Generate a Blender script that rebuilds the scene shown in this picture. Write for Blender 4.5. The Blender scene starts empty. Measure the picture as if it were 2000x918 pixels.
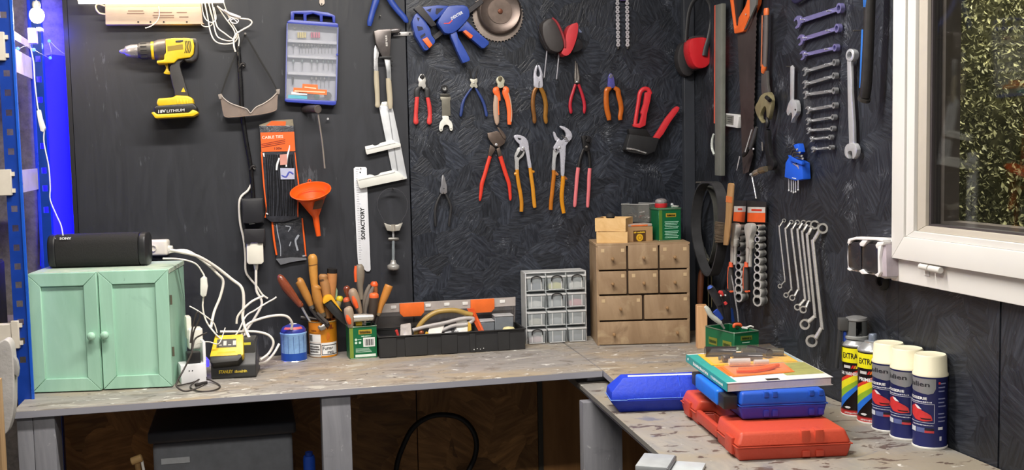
import bpy, bmesh, math, random
from mathutils import Vector, Matrix
random.seed(7)
S = bpy.context.scene
COL = S.collection

# ------------------------------------------------------------------ camera
F_PX, YAW, PITCH, ROLL = 2134.6, 0.2352, 0.0799, 0.0202
D = 3.2            # back wall plane y
XR = 1.352         # right wall plane x
BZ = 0.90          # back bench top height
LZ = 0.866         # side bench top height
CAM = Vector((0, 0, BZ + 0.5858))
_f = Vector((math.sin(YAW)*math.cos(PITCH), math.cos(YAW)*math.cos(PITCH), -math.sin(PITCH)))
_r0 = Vector((math.cos(YAW), -math.sin(YAW), 0)); _d0 = _f.cross(_r0)
_r = _r0*math.cos(ROLL) + _d0*math.sin(ROLL)
_d = -_r0*math.sin(ROLL) + _d0*math.cos(ROLL)
cd = bpy.data.cameras.new('camera'); cam = bpy.data.objects.new('camera', cd); COL.objects.link(cam)
cd.sensor_width = 36; cd.lens = F_PX/2000*36; cd.clip_start = .02
m = Matrix((( _r.x, -_d.x, -_f.x), (_r.y, -_d.y, -_f.y), (_r.z, -_d.z, -_f.z))).to_4x4()
m.translation = CAM; cam.matrix_world = m; S.camera = cam

# ------------------------------------------------------------------ world, exposure
w = bpy.data.worlds.new('world'); S.world = w; w.use_nodes = True
w.node_tree.nodes['Background'].inputs[0].default_value = (.75, .82, 1, 1)
w.node_tree.nodes['Background'].inputs[1].default_value = .10
S.view_settings.view_transform = 'Standard'; S.view_settings.look = 'None'
S.view_settings.gamma = 1; S.view_settings.use_curve_mapping = False
S.view_settings.exposure = 0.38

# ceiling lamp over the bench, then one added as fill (housings built below)
LAMPS = [((.22, 2.15, 2.36), 1.25, .10, 34, (1, .95, .88)), ((.05, .75, 2.36), 1.25, .10, 26, (1, .95, .88))]
for (p, lx, ly, e, c) in LAMPS:
    ld = bpy.data.lights.new('ceiling_or_fill_light', 'AREA'); ld.shape = 'RECTANGLE'; ld.size = lx; ld.size_y = ly
    ld.energy = e; ld.color = c
    lo = bpy.data.objects.new('ceiling_or_fill_light', ld); lo.location = p; COL.objects.link(lo)

# ------------------------------------------------------------------ pixel geometry of the reference frame
K = dict(cA=(0,0,.26144), cB=(0,240,.26144), cC=(0,430,.26144), cD=(0,660,.28105), cE=(380,0,.21783), cF=(380,180,.21783),
 cG=(380,350,.21783), cH=(340,530,.27234), dA=(660,0,.26144), dB=(660,200,.19608), dC=(660,360,.19608), dD=(800,120,.16343),
 dE=(1000,0,.26144), dF=(900,230,.21783), dG=(1100,360,.21783), dH=(980,500,.21786), eA=(1300,0,.21794), eB=(1360,180,.22867),
 eC=(1520,0,.18519), eD=(1520,160,.26128), eE=(1330,340,.28329), eF=(1500,410,.30516), eG=(1340,540,.19608), eH=(1180,660,.28108),
 fA=(1600,560,.38986), fB=(1700,0,.3268), fC=(1700,300,.34843), fD=(520,480,.26144), fE=(700,570,.18), fF=(400,660,.2811),
 fG=(760,700,.23748), fH=(1120,700,.23753), gC=(1130,440,.27242), gE=(1730,380,.26137), gF=(1600,740,.19386), px=(0,0,1))
def kp(k, x, y):
    a, b, s = K[k]; return a + x*s, b + y*s
def ray(u, v): return _f + _r*((u-1000)/F_PX) + _d*((v-459)/F_PX)
def depth(P): return (Vector(P)-CAM).dot(_f)
class Plane:
    "a real plane of the room; at() gives the point of it seen at a measured position, off metres in front of it"
    def __init__(s, p, n, up=(0,0,1)):
        s.p = Vector(p); s.n = Vector(n).normalized()
        s.u = Vector(up); s.u = (s.u - s.n*s.u.dot(s.n)).normalized(); s.r = s.u.cross(s.n)
    def at(s, k, x, y, off=0.0):
        u, v = kp(k, x, y); dr = ray(u, v); q = s.p + s.n*off
        return CAM + dr*((q-CAM).dot(s.n)/dr.dot(s.n))
    def sc(s, k, x, y, off=0.0):
        return depth(s.at(k, x, y, off))/F_PX*K[k][2]
BW = Plane((0, D, 0), (0,-1,0)); RW = Plane((XR, 0, 0), (-1,0,0))
BT = Plane((0,0,BZ), (0,0,1), (0,1,0)); LT = Plane((0,0,LZ), (0,0,1), (0,1,0))
def bt(u, v): return BT.at('px', u, v)
def lt(u, v): return LT.at('px', u, v)

# ------------------------------------------------------------------ materials
def lin(c):
    c = c/255.0; return c/12.92 if c <= .04045 else ((c+.055)/1.055)**2.4
def rgb(c): return (lin(c[0]), lin(c[1]), lin(c[2]), 1)
_mc = {}
def M(c, rough=.5, metal=0.0, var=.12, scale=30.0, bump=0.0, alpha=1.0, coat=0.0, emit=0.0, spec=.5, trans=0.0):
    key = (tuple(c), rough, metal, var, scale, bump, alpha, coat, emit, spec, trans)
    if key in _mc: return _mc[key]
    mt = bpy.data.materials.new('mat_%d_%d_%d' % tuple(int(x) for x in c)); mt.use_nodes = True
    nt = mt.node_tree; b = nt.nodes['Principled BSDF']; L = nt.links.new
    tc = nt.nodes.new('ShaderNodeTexCoord'); nz = nt.nodes.new('ShaderNodeTexNoise')
    nz.inputs['Scale'].default_value = scale; nz.inputs['Detail'].default_value = 5; nz.inputs['Roughness'].default_value = .65
    L(tc.outputs['Object'], nz.inputs['Vector'])
    mx = nt.nodes.new('ShaderNodeMix'); mx.data_type = 'RGBA'
    mx.inputs[6].default_value = rgb([max(0, x*(1-var)) for x in c]); mx.inputs[7].default_value = rgb([min(255, x*(1+var)) for x in c])
    L(nz.outputs['Fac'], mx.inputs[0]); L(mx.outputs[2], b.inputs['Base Color'])
    mr = nt.nodes.new('ShaderNodeMapRange'); mr.inputs['To Min'].default_value = max(.02, rough-.1); mr.inputs['To Max'].default_value = min(1, rough+.1)
    L(nz.outputs['Fac'], mr.inputs['Value']); L(mr.outputs[0], b.inputs['Roughness'])
    b.inputs['Metallic'].default_value = metal; b.inputs['Specular IOR Level'].default_value = spec
    if alpha < 1: b.inputs['Alpha'].default_value = alpha
    if coat: b.inputs['Coat Weight'].default_value = coat; b.inputs['Coat Roughness'].default_value = .08
    if emit: b.inputs['Emission Color'].default_value = rgb(c); b.inputs['Emission Strength'].default_value = emit
    if bump:
        bp = nt.nodes.new('ShaderNodeBump'); bp.inputs['Strength'].default_value = bump; bp.inputs['Distance'].default_value = .002
        L(nz.outputs['Fac'], bp.inputs['Height']); L(bp.outputs[0], b.inputs['Normal'])
    _mc[key] = mt; return mt
def steel(c=(200,200,202), rough=.28, var=.15): return M(c, rough, .6, var, 60)
STEEL = steel(); CHROME = steel((225,226,230), .16, .06); DSTEEL = steel((110,106,102), .42); BLKST = M((46,45,46), .45, .6, .25, 50)
BLACK = M((24,24,26), .5); BLKPL = M((34,34,36), .42, var=.2); WHITE = M((236,234,228), .4, var=.03); RUBBER = M((30,30,31), .75, var=.3, scale=60)

# ------------------------------------------------------------------ scene tree
ROOT = {}
def tag(o, label=None, cat=None, group=None, kind=None):
    if label: o['label'] = label
    if cat: o['category'] = cat
    if group: o['group'] = group
    if kind: o['kind'] = kind
    return o
def thing(name, label, cat, loc, group=None, kind=None):
    o = bpy.data.objects.new(name, None); o.empty_display_size = .03; o.location = Vector(loc); COL.objects.link(o)
    ROOT[o.name] = Vector(loc); return tag(o, label, cat, group, kind)
def copy_tree(o, parent=None):
    c = o.copy(); COL.objects.link(c); c.parent = parent
    for ch in list(o.children): copy_tree(ch, c)
    return c
def catmull(P, n=6, closed=False):
    "smooth a list of tuples of any length"
    if n <= 1 or len(P) < 3: return [tuple(p) for p in P]
    out = []; N = len(P); rng = range(N if closed else N-1)
    g = (lambda i: P[i % N]) if closed else (lambda i: P[max(0, min(N-1, i))])
    for i in rng:
        a, b, c, d = g(i-1), g(i), g(i+1), g(i+2)
        for k in range(n):
            t = k/n
            out.append(tuple(.5*((2*b[j]) + (c[j]-a[j])*t + (2*a[j]-5*b[j]+4*c[j]-d[j])*t*t + (3*b[j]-a[j]-3*c[j]+d[j])*t**3) for j in range(len(b))))
    if not closed: out.append(tuple(P[-1]))
    return out
class MB:
    def __init__(s): s.v = []; s.f = []; s.sm = []
    def add(s, vs, fs, smooth=True):
        b = len(s.v); s.v += [Vector(x) for x in vs]; s.f += [[i+b for i in f] for f in fs]; s.sm += [smooth]*len(fs); return s
    def hexa(s, p):      # 8 points: bottom ring 0-3, top ring 4-7
        return s.add(p, [(3,2,1,0),(4,5,6,7),(0,1,5,4),(1,2,6,5),(2,3,7,6),(3,0,4,7)], False)
    def box(s, c, size, rz=0.0, ry=0.0, rx=0.0):
        R = Matrix.Rotation(rz,3,'Z') @ Matrix.Rotation(ry,3,'Y') @ Matrix.Rotation(rx,3,'X'); c = Vector(c); a, b, h = [x/2 for x in size]
        return s.hexa([c + R @ Vector(q) for q in ((-a,-b,-h),(a,-b,-h),(a,b,-h),(-a,b,-h),(-a,-b,h),(a,-b,h),(a,b,h),(-a,b,h))])
    def bx(s, x0, x1, y0, y1, z0, z1): return s.box(((x0+x1)/2,(y0+y1)/2,(z0+z1)/2), (abs(x1-x0),abs(y1-y0),abs(z1-z0)))
    def prism(s, pts, vec):          # outline of 3D points pushed along vec
        n = len(pts); vec = Vector(vec); A = [Vector(p) for p in pts]; B = [p+vec for p in A]
        nn = Vector((0,0,0))
        for i in range(n): nn += A[i].cross(A[(i+1) % n])
        if nn.dot(vec) > 0: A.reverse(); B.reverse()
        b = len(s.v); s.add(A+B, [list(range(n)), list(range(2*n-1, n-1, -1))] + [(i, i+n, (i+1) % n+n, (i+1) % n) for i in range(n)][::1], False); 
        # side winding fix: flip
        for k in range(len(s.f)-n, len(s.f)): s.f[k] = list(s.f[k])
        return s
    def tube(s, pts, rad, sides=10, flat=1.0, nrm=None, closed=False, caps=True):
        P = [Vector(p) for p in pts]; n = len(P)
        if not hasattr(rad, '__len__'): rad = [rad]*n
        T = []
        for i in range(n):
            a = P[(i-1) % n] if (closed or i > 0) else P[i]; b = P[(i+1) % n] if (closed or i < n-1) else P[i]
            t = b-a; T.append(t.normalized() if t.length > 1e-9 else Vector((0,0,1)))
        if nrm is not None: N0 = Vector(nrm)
        else: N0 = Vector((0,0,1)) if abs(T[0].z) < .9 else Vector((1,0,0))
        base = len(s.v); vs = []
        for i in range(n):
            N0 = (N0 - T[i]*N0.dot(T[i]))
            if nrm is not None:
                N0 = Vector(nrm) - T[i]*Vector(nrm).dot(T[i])
            if N0.length < 1e-6: N0 = T[i].orthogonal()
            N0.normalize(); Bv = T[i].cross(N0)
            for k in range(sides):
                a = 2*math.pi*k/sides; vs.append(P[i] + (N0*math.cos(a)*flat + Bv*math.sin(a))*rad[i])
        fs = []
        for i in range(n if closed else n-1):
            j = (i+1) % n
            for k in range(sides): k2 = (k+1) % sides; fs.append((i*sides+k, i*sides+k2, j*sides+k2, j*sides+k))
        if not closed and caps:
            fs.append(list(range(sides-1,-1,-1))); fs.append([(n-1)*sides+k for k in range(sides)])
        return s.add(vs, fs)
    def lathe(s, prof, o, axis=(0,0,1), segs=28, ref=None, a0=0, a1=None):
        ax = Vector(axis).normalized(); rx = (Vector(ref) if ref is not None else ax.orthogonal()); rx = (rx-ax*rx.dot(ax)).normalized(); ry = ax.cross(rx); o = Vector(o)
        vs = []; n = len(prof); full = a1 is None; ns = segs if full else segs+1
        for (r, h) in prof:
            for k in range(ns):
                a = a0 + (2*math.pi if full else (a1-a0))*k/segs; vs.append(o + ax*h + (rx*math.cos(a)+ry*math.sin(a))*max(r, 1e-5))
        fs = []
        for i in range(n-1):
            for k in range(segs):
                k2 = (k+1) % ns; fs.append((i*ns+k, i*ns+k2, (i+1)*ns+k2, (i+1)*ns+k))
        return s.add(vs, fs)
    def disc(s, o, axis, r, h, segs=20): return s.lathe([(0,0),(r,0),(r,h),(0,h)], o, axis, segs)
    def ball(s, o, r, seg=14, sq=(1,1,1)):
        vs = []; fs = []; o = Vector(o); R = seg//2
        for i in range(R+1):
            th = math.pi*i/R
            for k in range(seg):
                a = 2*math.pi*k/seg; vs.append(o + Vector((math.sin(th)*math.cos(a)*sq[0], math.sin(th)*math.sin(a)*sq[1], math.cos(th)*sq[2]))*r)
        for i in range(R):
            for k in range(seg): fs.append((i*seg+k, (i+1)*seg+k, (i+1)*seg+(k+1) % seg, i*seg+(k+1) % seg))
        return s.add(vs, fs)
    # ---- on a wall plane, from measured positions
    def plate(s, fr, k, pts, off, th, sm=1):
        if sm > 1: pts = catmull(pts, sm, True)
        return s.prism([fr.at(k, x, y, off) for x, y in pts], -fr.n*th)
    def rod(s, fr, k, pts, off, sm=4, sides=10, flat=1.0, closed=False):
        "points (x, y, radius[, extra offset]) in measured units"
        q = [(p[0], p[1], p[2], (p[3] if len(p) > 3 else 0.0)) for p in pts]
        q = catmull(q, sm, closed)
        P = [fr.at(k, a[0], a[1], off+a[3]) for a in q]; R = [max(.0002, a[2]*fr.sc(k, a[0], a[1], off)) for a in q]
        return s.tube(P, R, sides, flat, fr.n, closed)
    def ring(s, fr, k, x, y, ro, ri, off, th, n=20, sqx=1.0):
        "flat washer in the wall plane; radii in metres"
        c = fr.at(k, x, y, off); A = []
        for j in range(n):
            a = 2*math.pi*j/n; e = fr.r*math.cos(a)*sqx + fr.u*math.sin(a); A.append((c+e*ro, c+e*ri))
        vs = [p[0] for p in A]+[p[1] for p in A]+[p[0]-fr.n*th for p in A]+[p[1]-fr.n*th for p in A]; fs = []
        for j in range(n):
            q = (j+1) % n; fs += [(j,n+j,n+q,q)[::-1], (2*n+j,2*n+q,3*n+q,3*n+j)[::-1], (j,q,2*n+q,2*n+j)[::-1], (n+j,3*n+j,3*n+q,n+q)[::-1]]
        return s.add(vs, fs, False)
    def build(s, name, mat, parent=None, bevel=0.0, seg=2, label=None, smooth=None):
        off = Vector((0,0,0))
        if parent is not None:
            r = parent
            while r.parent is not None: r = r.parent
            off = ROOT.get(r.name, Vector((0,0,0)))
        else:
            # a one-mesh thing: origin at the middle of its base
            lo = [min(v[i] for v in s.v) for i in range(3)]; hi = [max(v[i] for v in s.v) for i in range(3)]
            off = Vector(((lo[0]+hi[0])/2, (lo[1]+hi[1])/2, lo[2]))
        me = bpy.data.meshes.new(name); me.from_pydata([v-off for v in s.v], [], s.f)
        for p, q in zip(me.polygons, s.sm): p.use_smooth = q
        bm = bmesh.new(); bm.from_mesh(me)
        bmesh.ops.recalc_face_normals(bm, faces=bm.faces)
        if bevel:
            ed = [e for e in bm.edges if len(e.link_faces) == 2 and e.calc_face_angle(0) > .5]
            bmesh.ops.bevel(bm, geom=ed, offset=bevel, segments=seg, profile=.6, affect='EDGES', clamp_overlap=True)
            for f in bm.faces: f.smooth = True
        bm.to_mesh(me); bm.free()
        if bevel:
            try: me.set_sharp_from_angle(angle=.75)
            except Exception: pass
        else:
            try: me.set_sharp_from_angle(angle=.9)
            except Exception: pass
        me.materials.append(mat)
        o = bpy.data.objects.new(name, me); COL.objects.link(o)
        if parent is not None: o.parent = parent
        else: o.location = off; ROOT[o.name] = off
        if label: o['label'] = label
        return o
_glyph = {}
def text_pts(t, bold=0.0):
    "flat mesh of a word: (verts, faces), width and height normalised to 1 line"
    if (t, bold) in _glyph: return _glyph[(t, bold)]
    if t[0] == '~':      # a run of print too small to read: one uneven strip of letter-sized marks
        n = int(t[1:]); rs = random.Random(n*7); vs = []; fs = []
        for i in range(n):
            for x0, x1, h in ((i+.0, i+.78, rs.uniform(.7, 1)), (i+.78, i+1.0, rs.uniform(.05, .25))):
                b = len(vs); vs += [(x0/n, 0), (x1/n, 0), (x1/n, h), (x0/n, h)]
                if b: fs.append((b-3, b, b+1, b+2, b+3)); fs[-1] = (b-3, b+1, b+2, b+3)
                else: fs.append((b, b+1, b+2, b+3))
        _glyph[(t, bold)] = (vs, fs); return _glyph[(t, bold)]
    cu = bpy.data.curves.new('t', 'FONT'); cu.body = t; cu.size = 1; cu.resolution_u = 2; cu.offset = bold
    ob = bpy.data.objects.new('t', cu); COL.objects.link(ob)
    dg = bpy.context.evaluated_depsgraph_get(); me = bpy.data.meshes.new_from_object(ob.evaluated_get(dg))
    vs = [tuple(v.co) for v in me.vertices]; fs = [list(p.vertices) for p in me.polygons]
    bpy.data.objects.remove(ob); bpy.data.curves.remove(cu); bpy.data.meshes.remove(me)
    x0 = min(v[0] for v in vs); x1 = max(v[0] for v in vs); y0 = min(v[1] for v in vs); y1 = max(v[1] for v in vs)
    r = ([((v[0]-x0)/(x1-x0), (v[1]-y0)/(y1-y0)) for v in vs], fs); _glyph[(t, bold)] = r; return r
def text4(mb, t, o, xv, yv, bold=0.0, lift=.0004):
    "print t in the parallelogram o, o+xv, o+yv"
    o, xv, yv = Vector(o), Vector(xv), Vector(yv); n = xv.cross(yv).normalized()*lift
    vs, fs = text_pts(t, bold); return mb.add([o + xv*a + yv*b + n for a, b in vs], fs, False)
def lettering(name, t, mat, parent, o, xv, yv, bold=0.0, lift=.0004):
    mb = MB(); text4(mb, t, o, xv, yv, bold, lift); return mb.build(name, mat, parent)
def quad(name, mat, parent, o, xv, yv, lift=.0004, th=.0003):
    o, xv, yv = Vector(o), Vector(xv), Vector(yv); n = xv.cross(yv).normalized()
    return MB().prism([o+n*(lift), o+xv+n*lift, o+xv+yv+n*lift, o+yv+n*lift], -n*th).build(name, mat, parent)
def rrect(cx, cy, w, h, r, n=4):
    out = []
    for (sx, sy, a) in ((1,1,0),(-1,1,90),(-1,-1,180),(1,-1,270)):
        for i in range(n+1):
            t = math.radians(a+90*i/n); out.append((cx+sx*(w/2-r)+r*math.cos(t), cy+sy*(h/2-r)+r*math.sin(t)))
    return out
class Fr:
    "a thing's own frame: origin on what it stands on, yaw about z; P(x right, y back, z up)"
    def __init__(s, o, yaw=0.0): s.o = Vector(o); s.x = Vector((math.cos(yaw), math.sin(yaw), 0)); s.y = Vector((-math.sin(yaw), math.cos(yaw), 0)); s.z = Vector((0,0,1)); s.yaw = yaw
    def P(s, x, y, z=0.0): return s.o + s.x*x + s.y*y + s.z*z
    def box(s, mb, x0, x1, y0, y1, z0, z1):
        return mb.hexa([s.P(x0,y0,z0), s.P(x1,y0,z0), s.P(x1,y1,z0), s.P(x0,y1,z0), s.P(x0,y0,z1), s.P(x1,y0,z1), s.P(x1,y1,z1), s.P(x0,y1,z1)])
# ------------------------------------------------------------------ wall and bench materials
def mat_osb(name, c, axis, flake=16.0, bump=.55, fleck=.5, stretch=(5, 45), rough=.42, ply=False, c2=None):
    mt = bpy.data.materials.new(name); mt.use_nodes = True; nt = mt.node_tree; L = nt.links.new; b = nt.nodes['Principled BSDF']; N = nt.nodes.new
    tc = N('ShaderNodeTexCoord'); vo = N('ShaderNodeTexVoronoi'); vo.inputs['Scale'].default_value = flake
    wn = N('ShaderNodeTexNoise'); wn.inputs['Scale'].default_value = 7; wn.inputs['Detail'].default_value = 3
    mixv = N('ShaderNodeMix'); mixv.data_type = 'VECTOR'; mixv.inputs[0].default_value = .12
    L(tc.outputs['Object'], wn.inputs['Vector']); L(tc.outputs['Object'], mixv.inputs[4]); L(wn.outputs['Color'], mixv.inputs[5])
    L(mixv.outputs[1], vo.inputs['Vector'])
    sp = N('ShaderNodeSeparateColor'); L(vo.outputs['Color'], sp.inputs[0])
    ang = N('ShaderNodeMath'); ang.operation = 'MULTIPLY'; ang.inputs[1].default_value = .0 if ply else 6.283; L(sp.outputs[0], ang.inputs[0])
    vr = N('ShaderNodeVectorRotate'); vr.rotation_type = axis + '_AXIS'; L(tc.outputs['Object'], vr.inputs['Vector']); L(ang.outputs[0], vr.inputs['Angle'])
    mp = N('ShaderNodeMapping'); a, c_ = stretch
    mp.inputs['Scale'].default_value = (c_ if axis == 'Y' else 8, c_ if axis == 'X' else 8, a)
    L(vr.outputs[0], mp.inputs['Vector'])
    n1 = N('ShaderNodeTexNoise'); n1.inputs['Scale'].default_value = 1.6; n1.inputs['Detail'].default_value = 6; n1.inputs['Roughness'].default_value = .6; n1.inputs['Distortion'].default_value = 2.2 if ply else .4
    L(mp.outputs[0], n1.inputs['Vector'])
    h = N('ShaderNodeMath'); h.operation = 'MULTIPLY_ADD'; L(sp.outputs[1], h.inputs[0]); h.inputs[1].default_value = .35 if not ply else .02; L(n1.outputs['Fac'], h.inputs[2])
    bp = N('ShaderNodeBump'); bp.inputs['Strength'].default_value = bump; bp.inputs['Distance'].default_value = .004; L(h.outputs[0], bp.inputs['Height']); L(bp.outputs[0], b.inputs['Normal'])
    cr = N('ShaderNodeValToRGB'); cr.color_ramp.elements[0].position = .42 if not ply else .3; cr.color_ramp.elements[1].position = .78
    cr.color_ramp.elements[0].color = rgb([x*.85 for x in c]); cr.color_ramp.elements[1].color = rgb(c2 or [min(255, x*1.25+3) for x in c])
    L(n1.outputs['Fac'], cr.inputs[0]); cb_ = N('ShaderNodeMapRange'); cb_.inputs['To Min'].default_value = 1.0 if ply else .72; cb_.inputs['To Max'].default_value = 1.0 if ply else 1.5; L(sp.outputs[2], cb_.inputs['Value'])
    cm_ = N('ShaderNodeMix'); cm_.data_type = 'RGBA'; cm_.blend_type = 'MULTIPLY'; cm_.inputs[0].default_value = 1; L(cr.outputs[0], cm_.inputs[6]); L(cb_.outputs[0], cm_.inputs[7])
    # scuffs that show the pale wood through the paint
    n2 = N('ShaderNodeTexNoise'); n2.inputs['Scale'].default_value = 5.5; n2.inputs['Detail'].default_value = 9; n2.inputs['Roughness'].default_value = .72; L(mp.outputs[0], n2.inputs['Vector'])
    n3 = N('ShaderNodeTexNoise'); n3.inputs['Scale'].default_value = 9; n3.inputs['Detail'].default_value = 3; L(tc.outputs['Object'], n3.inputs['Vector'])
    mm = N('ShaderNodeMath'); mm.operation = 'MULTIPLY'; L(n2.outputs['Fac'], mm.inputs[0]); L(n3.outputs['Fac'], mm.inputs[1])
    r2 = N('ShaderNodeMapRange'); r2.inputs['From Min'].default_value = .355; r2.inputs['From Max'].default_value = .40; r2.inputs['To Max'].default_value = fleck; L(mm.outputs[0], r2.inputs['Value'])
    mx = N('ShaderNodeMix'); mx.data_type = 'RGBA'; L(r2.outputs[0], mx.inputs[0]); L(cm_.outputs[2], mx.inputs[6]); mx.inputs[7].default_value = rgb((132,136,144))
    L(mx.outputs[2], b.inputs['Base Color']); b.inputs['Roughness'].default_value = rough
    rr = N('ShaderNodeMapRange'); rr.inputs['To Min'].default_value = rough-.12; rr.inputs['To Max'].default_value = rough+.2; L(n1.outputs['Fac'], rr.inputs['Value']); L(rr.outputs[0], b.inputs['Roughness'])
    return mt
def mat_wood(name, c1, c2, scale=(3, 40, 40), rough=.55, dist=1.5, stain=None, stain_amt=0.0, bump=.15, s2=None):
    mt = bpy.data.materials.new(name); mt.use_nodes = True; nt = mt.node_tree; L = nt.links.new; b = nt.nodes['Principled BSDF']; N = nt.nodes.new
    tc = N('ShaderNodeTexCoord'); mp = N('ShaderNodeMapping'); mp.inputs['Scale'].default_value = scale; L(tc.outputs['Object'], mp.inputs['Vector'])
    n1 = N('ShaderNodeTexNoise'); n1.inputs['Scale'].default_value = 1; n1.inputs['Detail'].default_value = 7; n1.inputs['Roughness'].default_value = .62; n1.inputs['Distortion'].default_value = dist; L(mp.outputs[0], n1.inputs['Vector'])
    cr = N('ShaderNodeValToRGB'); cr.color_ramp.elements[0].position = .32; cr.color_ramp.elements[1].position = .68
    cr.color_ramp.elements[0].color = rgb(c1); cr.color_ramp.elements[1].color = rgb(c2); L(n1.outputs['Fac'], cr.inputs[0]); out = cr.outputs[0]
    for k, (sc, lo, hi, colr, amt) in enumerate((stain or [])):
        n2 = N('ShaderNodeTexNoise'); n2.inputs['Scale'].default_value = sc; n2.inputs['Detail'].default_value = 8; n2.inputs['Roughness'].default_value = .6; n2.inputs['Distortion'].default_value = .6
        mo = N('ShaderNodeMapping'); mo.inputs['Location'].default_value = (k*3.7, k*1.3, 0); mo.inputs['Scale'].default_value = (1, 1.7, 1); L(tc.outputs['Object'], mo.inputs['Vector']); L(mo.outputs[0], n2.inputs['Vector'])
        r2 = N('ShaderNodeMapRange'); r2.inputs['From Min'].default_value = lo; r2.inputs['From Max'].default_value = hi; r2.inputs['To Max'].default_value = amt; L(n2.outputs['Fac'], r2.inputs['Value'])
        mx = N('ShaderNodeMix'); mx.data_type = 'RGBA'; L(r2.outputs[0], mx.inputs[0]); L(out, mx.inputs[6]); mx.inputs[7].default_value = rgb(colr); out = mx.outputs[2]
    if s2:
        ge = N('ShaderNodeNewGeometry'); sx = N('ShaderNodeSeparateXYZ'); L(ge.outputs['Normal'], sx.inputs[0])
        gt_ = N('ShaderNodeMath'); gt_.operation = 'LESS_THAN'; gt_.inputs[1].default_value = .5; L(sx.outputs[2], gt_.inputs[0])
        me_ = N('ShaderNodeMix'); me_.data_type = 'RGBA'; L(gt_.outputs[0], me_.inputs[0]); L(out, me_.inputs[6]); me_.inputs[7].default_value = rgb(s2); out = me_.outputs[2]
    L(out, b.inputs['Base Color']); b.inputs['Roughness'].default_value = rough
    if bump:
        bp = N('ShaderNodeBump'); bp.inputs['Strength'].default_value = bump; bp.inputs['Distance'].default_value = .002; L(n1.outputs['Fac'], bp.inputs['Height']); L(bp.outputs[0], b.inputs['Normal'])
    return mt
M_PLY = mat_osb('painted_plywood', (37,39,46), 'Y', 9, .10, .2, (2.2, 12), .5, True, c2=(42,44,51))
M_OSB = mat_osb('painted_flake_board', (31,35,44), 'Y', 19, .45, .95, (16, 90), .36, c2=(56,61,72))  # paler streaks put the flakes' gloss highlights into the colour
M_OSBR = mat_osb('painted_flake_board_side', (33,36,43), 'X', 13, .40, .8, (9, 90), .40, c2=(50,54,62))
M_RAWOSB = mat_osb('raw_flake_board', (150,106,60), 'Y', 9, .2, .0, (5, 30), .6, c2=(190,140,84))
M_RAWPLY = mat_wood('raw_plank', (140,96,54), (176,128,76), (14, 14, 1.2), .6)
STN = [(3.2,.46,.60,(162,146,122),.85), (11,.55,.64,(108,98,88),.6), (7,.60,.66,(196,192,180),.6), (26,.62,.67,(226,224,218),.85), (34,.62,.66,(70,62,56),.75)]
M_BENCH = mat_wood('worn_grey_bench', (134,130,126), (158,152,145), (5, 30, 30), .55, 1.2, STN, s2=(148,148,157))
STN2 = [(4,.46,.6,(150,140,122),.8), (17,.575,.61,(70,48,42),.8), (6,.62,.68,(104,108,124),.7), (30,.66,.70,(226,224,218),.8)]
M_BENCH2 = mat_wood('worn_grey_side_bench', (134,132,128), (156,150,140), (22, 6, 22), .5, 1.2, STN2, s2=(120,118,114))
M_GREYP = mat_wood('grey_painted_timber', (116,116,122), (138,138,143), (26, 26, 3), .5, 1.0, [(26,.64,.7,(196,196,196),.5), (9,.6,.68,(98,98,104),.5)])
M_CONC = M((118,112,108), .9, var=.5, scale=45, bump=.8)

# ------------------------------------------------------------------ room shell
def st(o): o['kind'] = 'structure'; return o
st(MB().bx(-2.2, 2.6, -1.5, D+.3, -.05, 0).build('floor', M((88,84,80), .8, var=.25, scale=6, bump=.3)))
st(MB().bx(-2.2, XR+.12, -1.5, D+.3, 2.42, 2.47).build('ceiling', M((196,194,190), .8, var=.05)))
st(MB().bx(-2.2, -2.15, -1.5, D+.3, 0, 2.42).build('wall_left', M((150,146,140), .8, var=.1)))
XL = BW.at('px', 144, 261).x; XS = BW.at('px', 801, 350).x
wb = thing('wall_back', None, None, (0, D, 0), kind='structure')
MB().bx(-2.2, XR+.1, D+.06, D+.12, 0, 2.42).build('rough_wall', M_CONC, wb, label='rough grey aggregate wall behind the rack')
MB().bx(XL, XS-.0012, D, D+.018, BZ-.03, 2.42).build('plywood_panel', M_PLY, wb, .001, 1, label='smooth charcoal painted plywood panel')
MB().bx(XS+.0012, XR, D-.002, D+.018, BZ-.03, 2.42).build('flake_board_panel', M_OSB, wb, .001, 1, label='charcoal painted flake board panel')
z1 = BZ-.034
xa = BW.at('px', 815, 830).x; xb = BW.at('px', 1050, 830).x; xc = BW.at('px', 1059, 830).x
MB().bx(XL-.08, xa-.002, D+.002, D+.018, 0, z1).build('raw_board', M_RAWOSB, wb, label='unpainted brown board below the bench')
MB().bx(xa+.001, xb, D, D+.018, 0, z1).build('raw_board', M_RAWOSB, wb, label='unpainted brown board below the bench')
MB().bx(xb+.0005, xc, D-.008, D+.018, 0, z1).build('joint_strip', M((74,72,64), .6), wb, label='grey joint strip')
MB().bx(xc+.0005, XR, D-.003, D+.018, 0, z1).build('plank', M_RAWPLY, wb, label='brown plank below the bench')
MB().bx(XL-.08, XR, D-.03, D-.004, BZ-.09, BZ-.036).build('batten', M_RAWPLY, wb)

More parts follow.
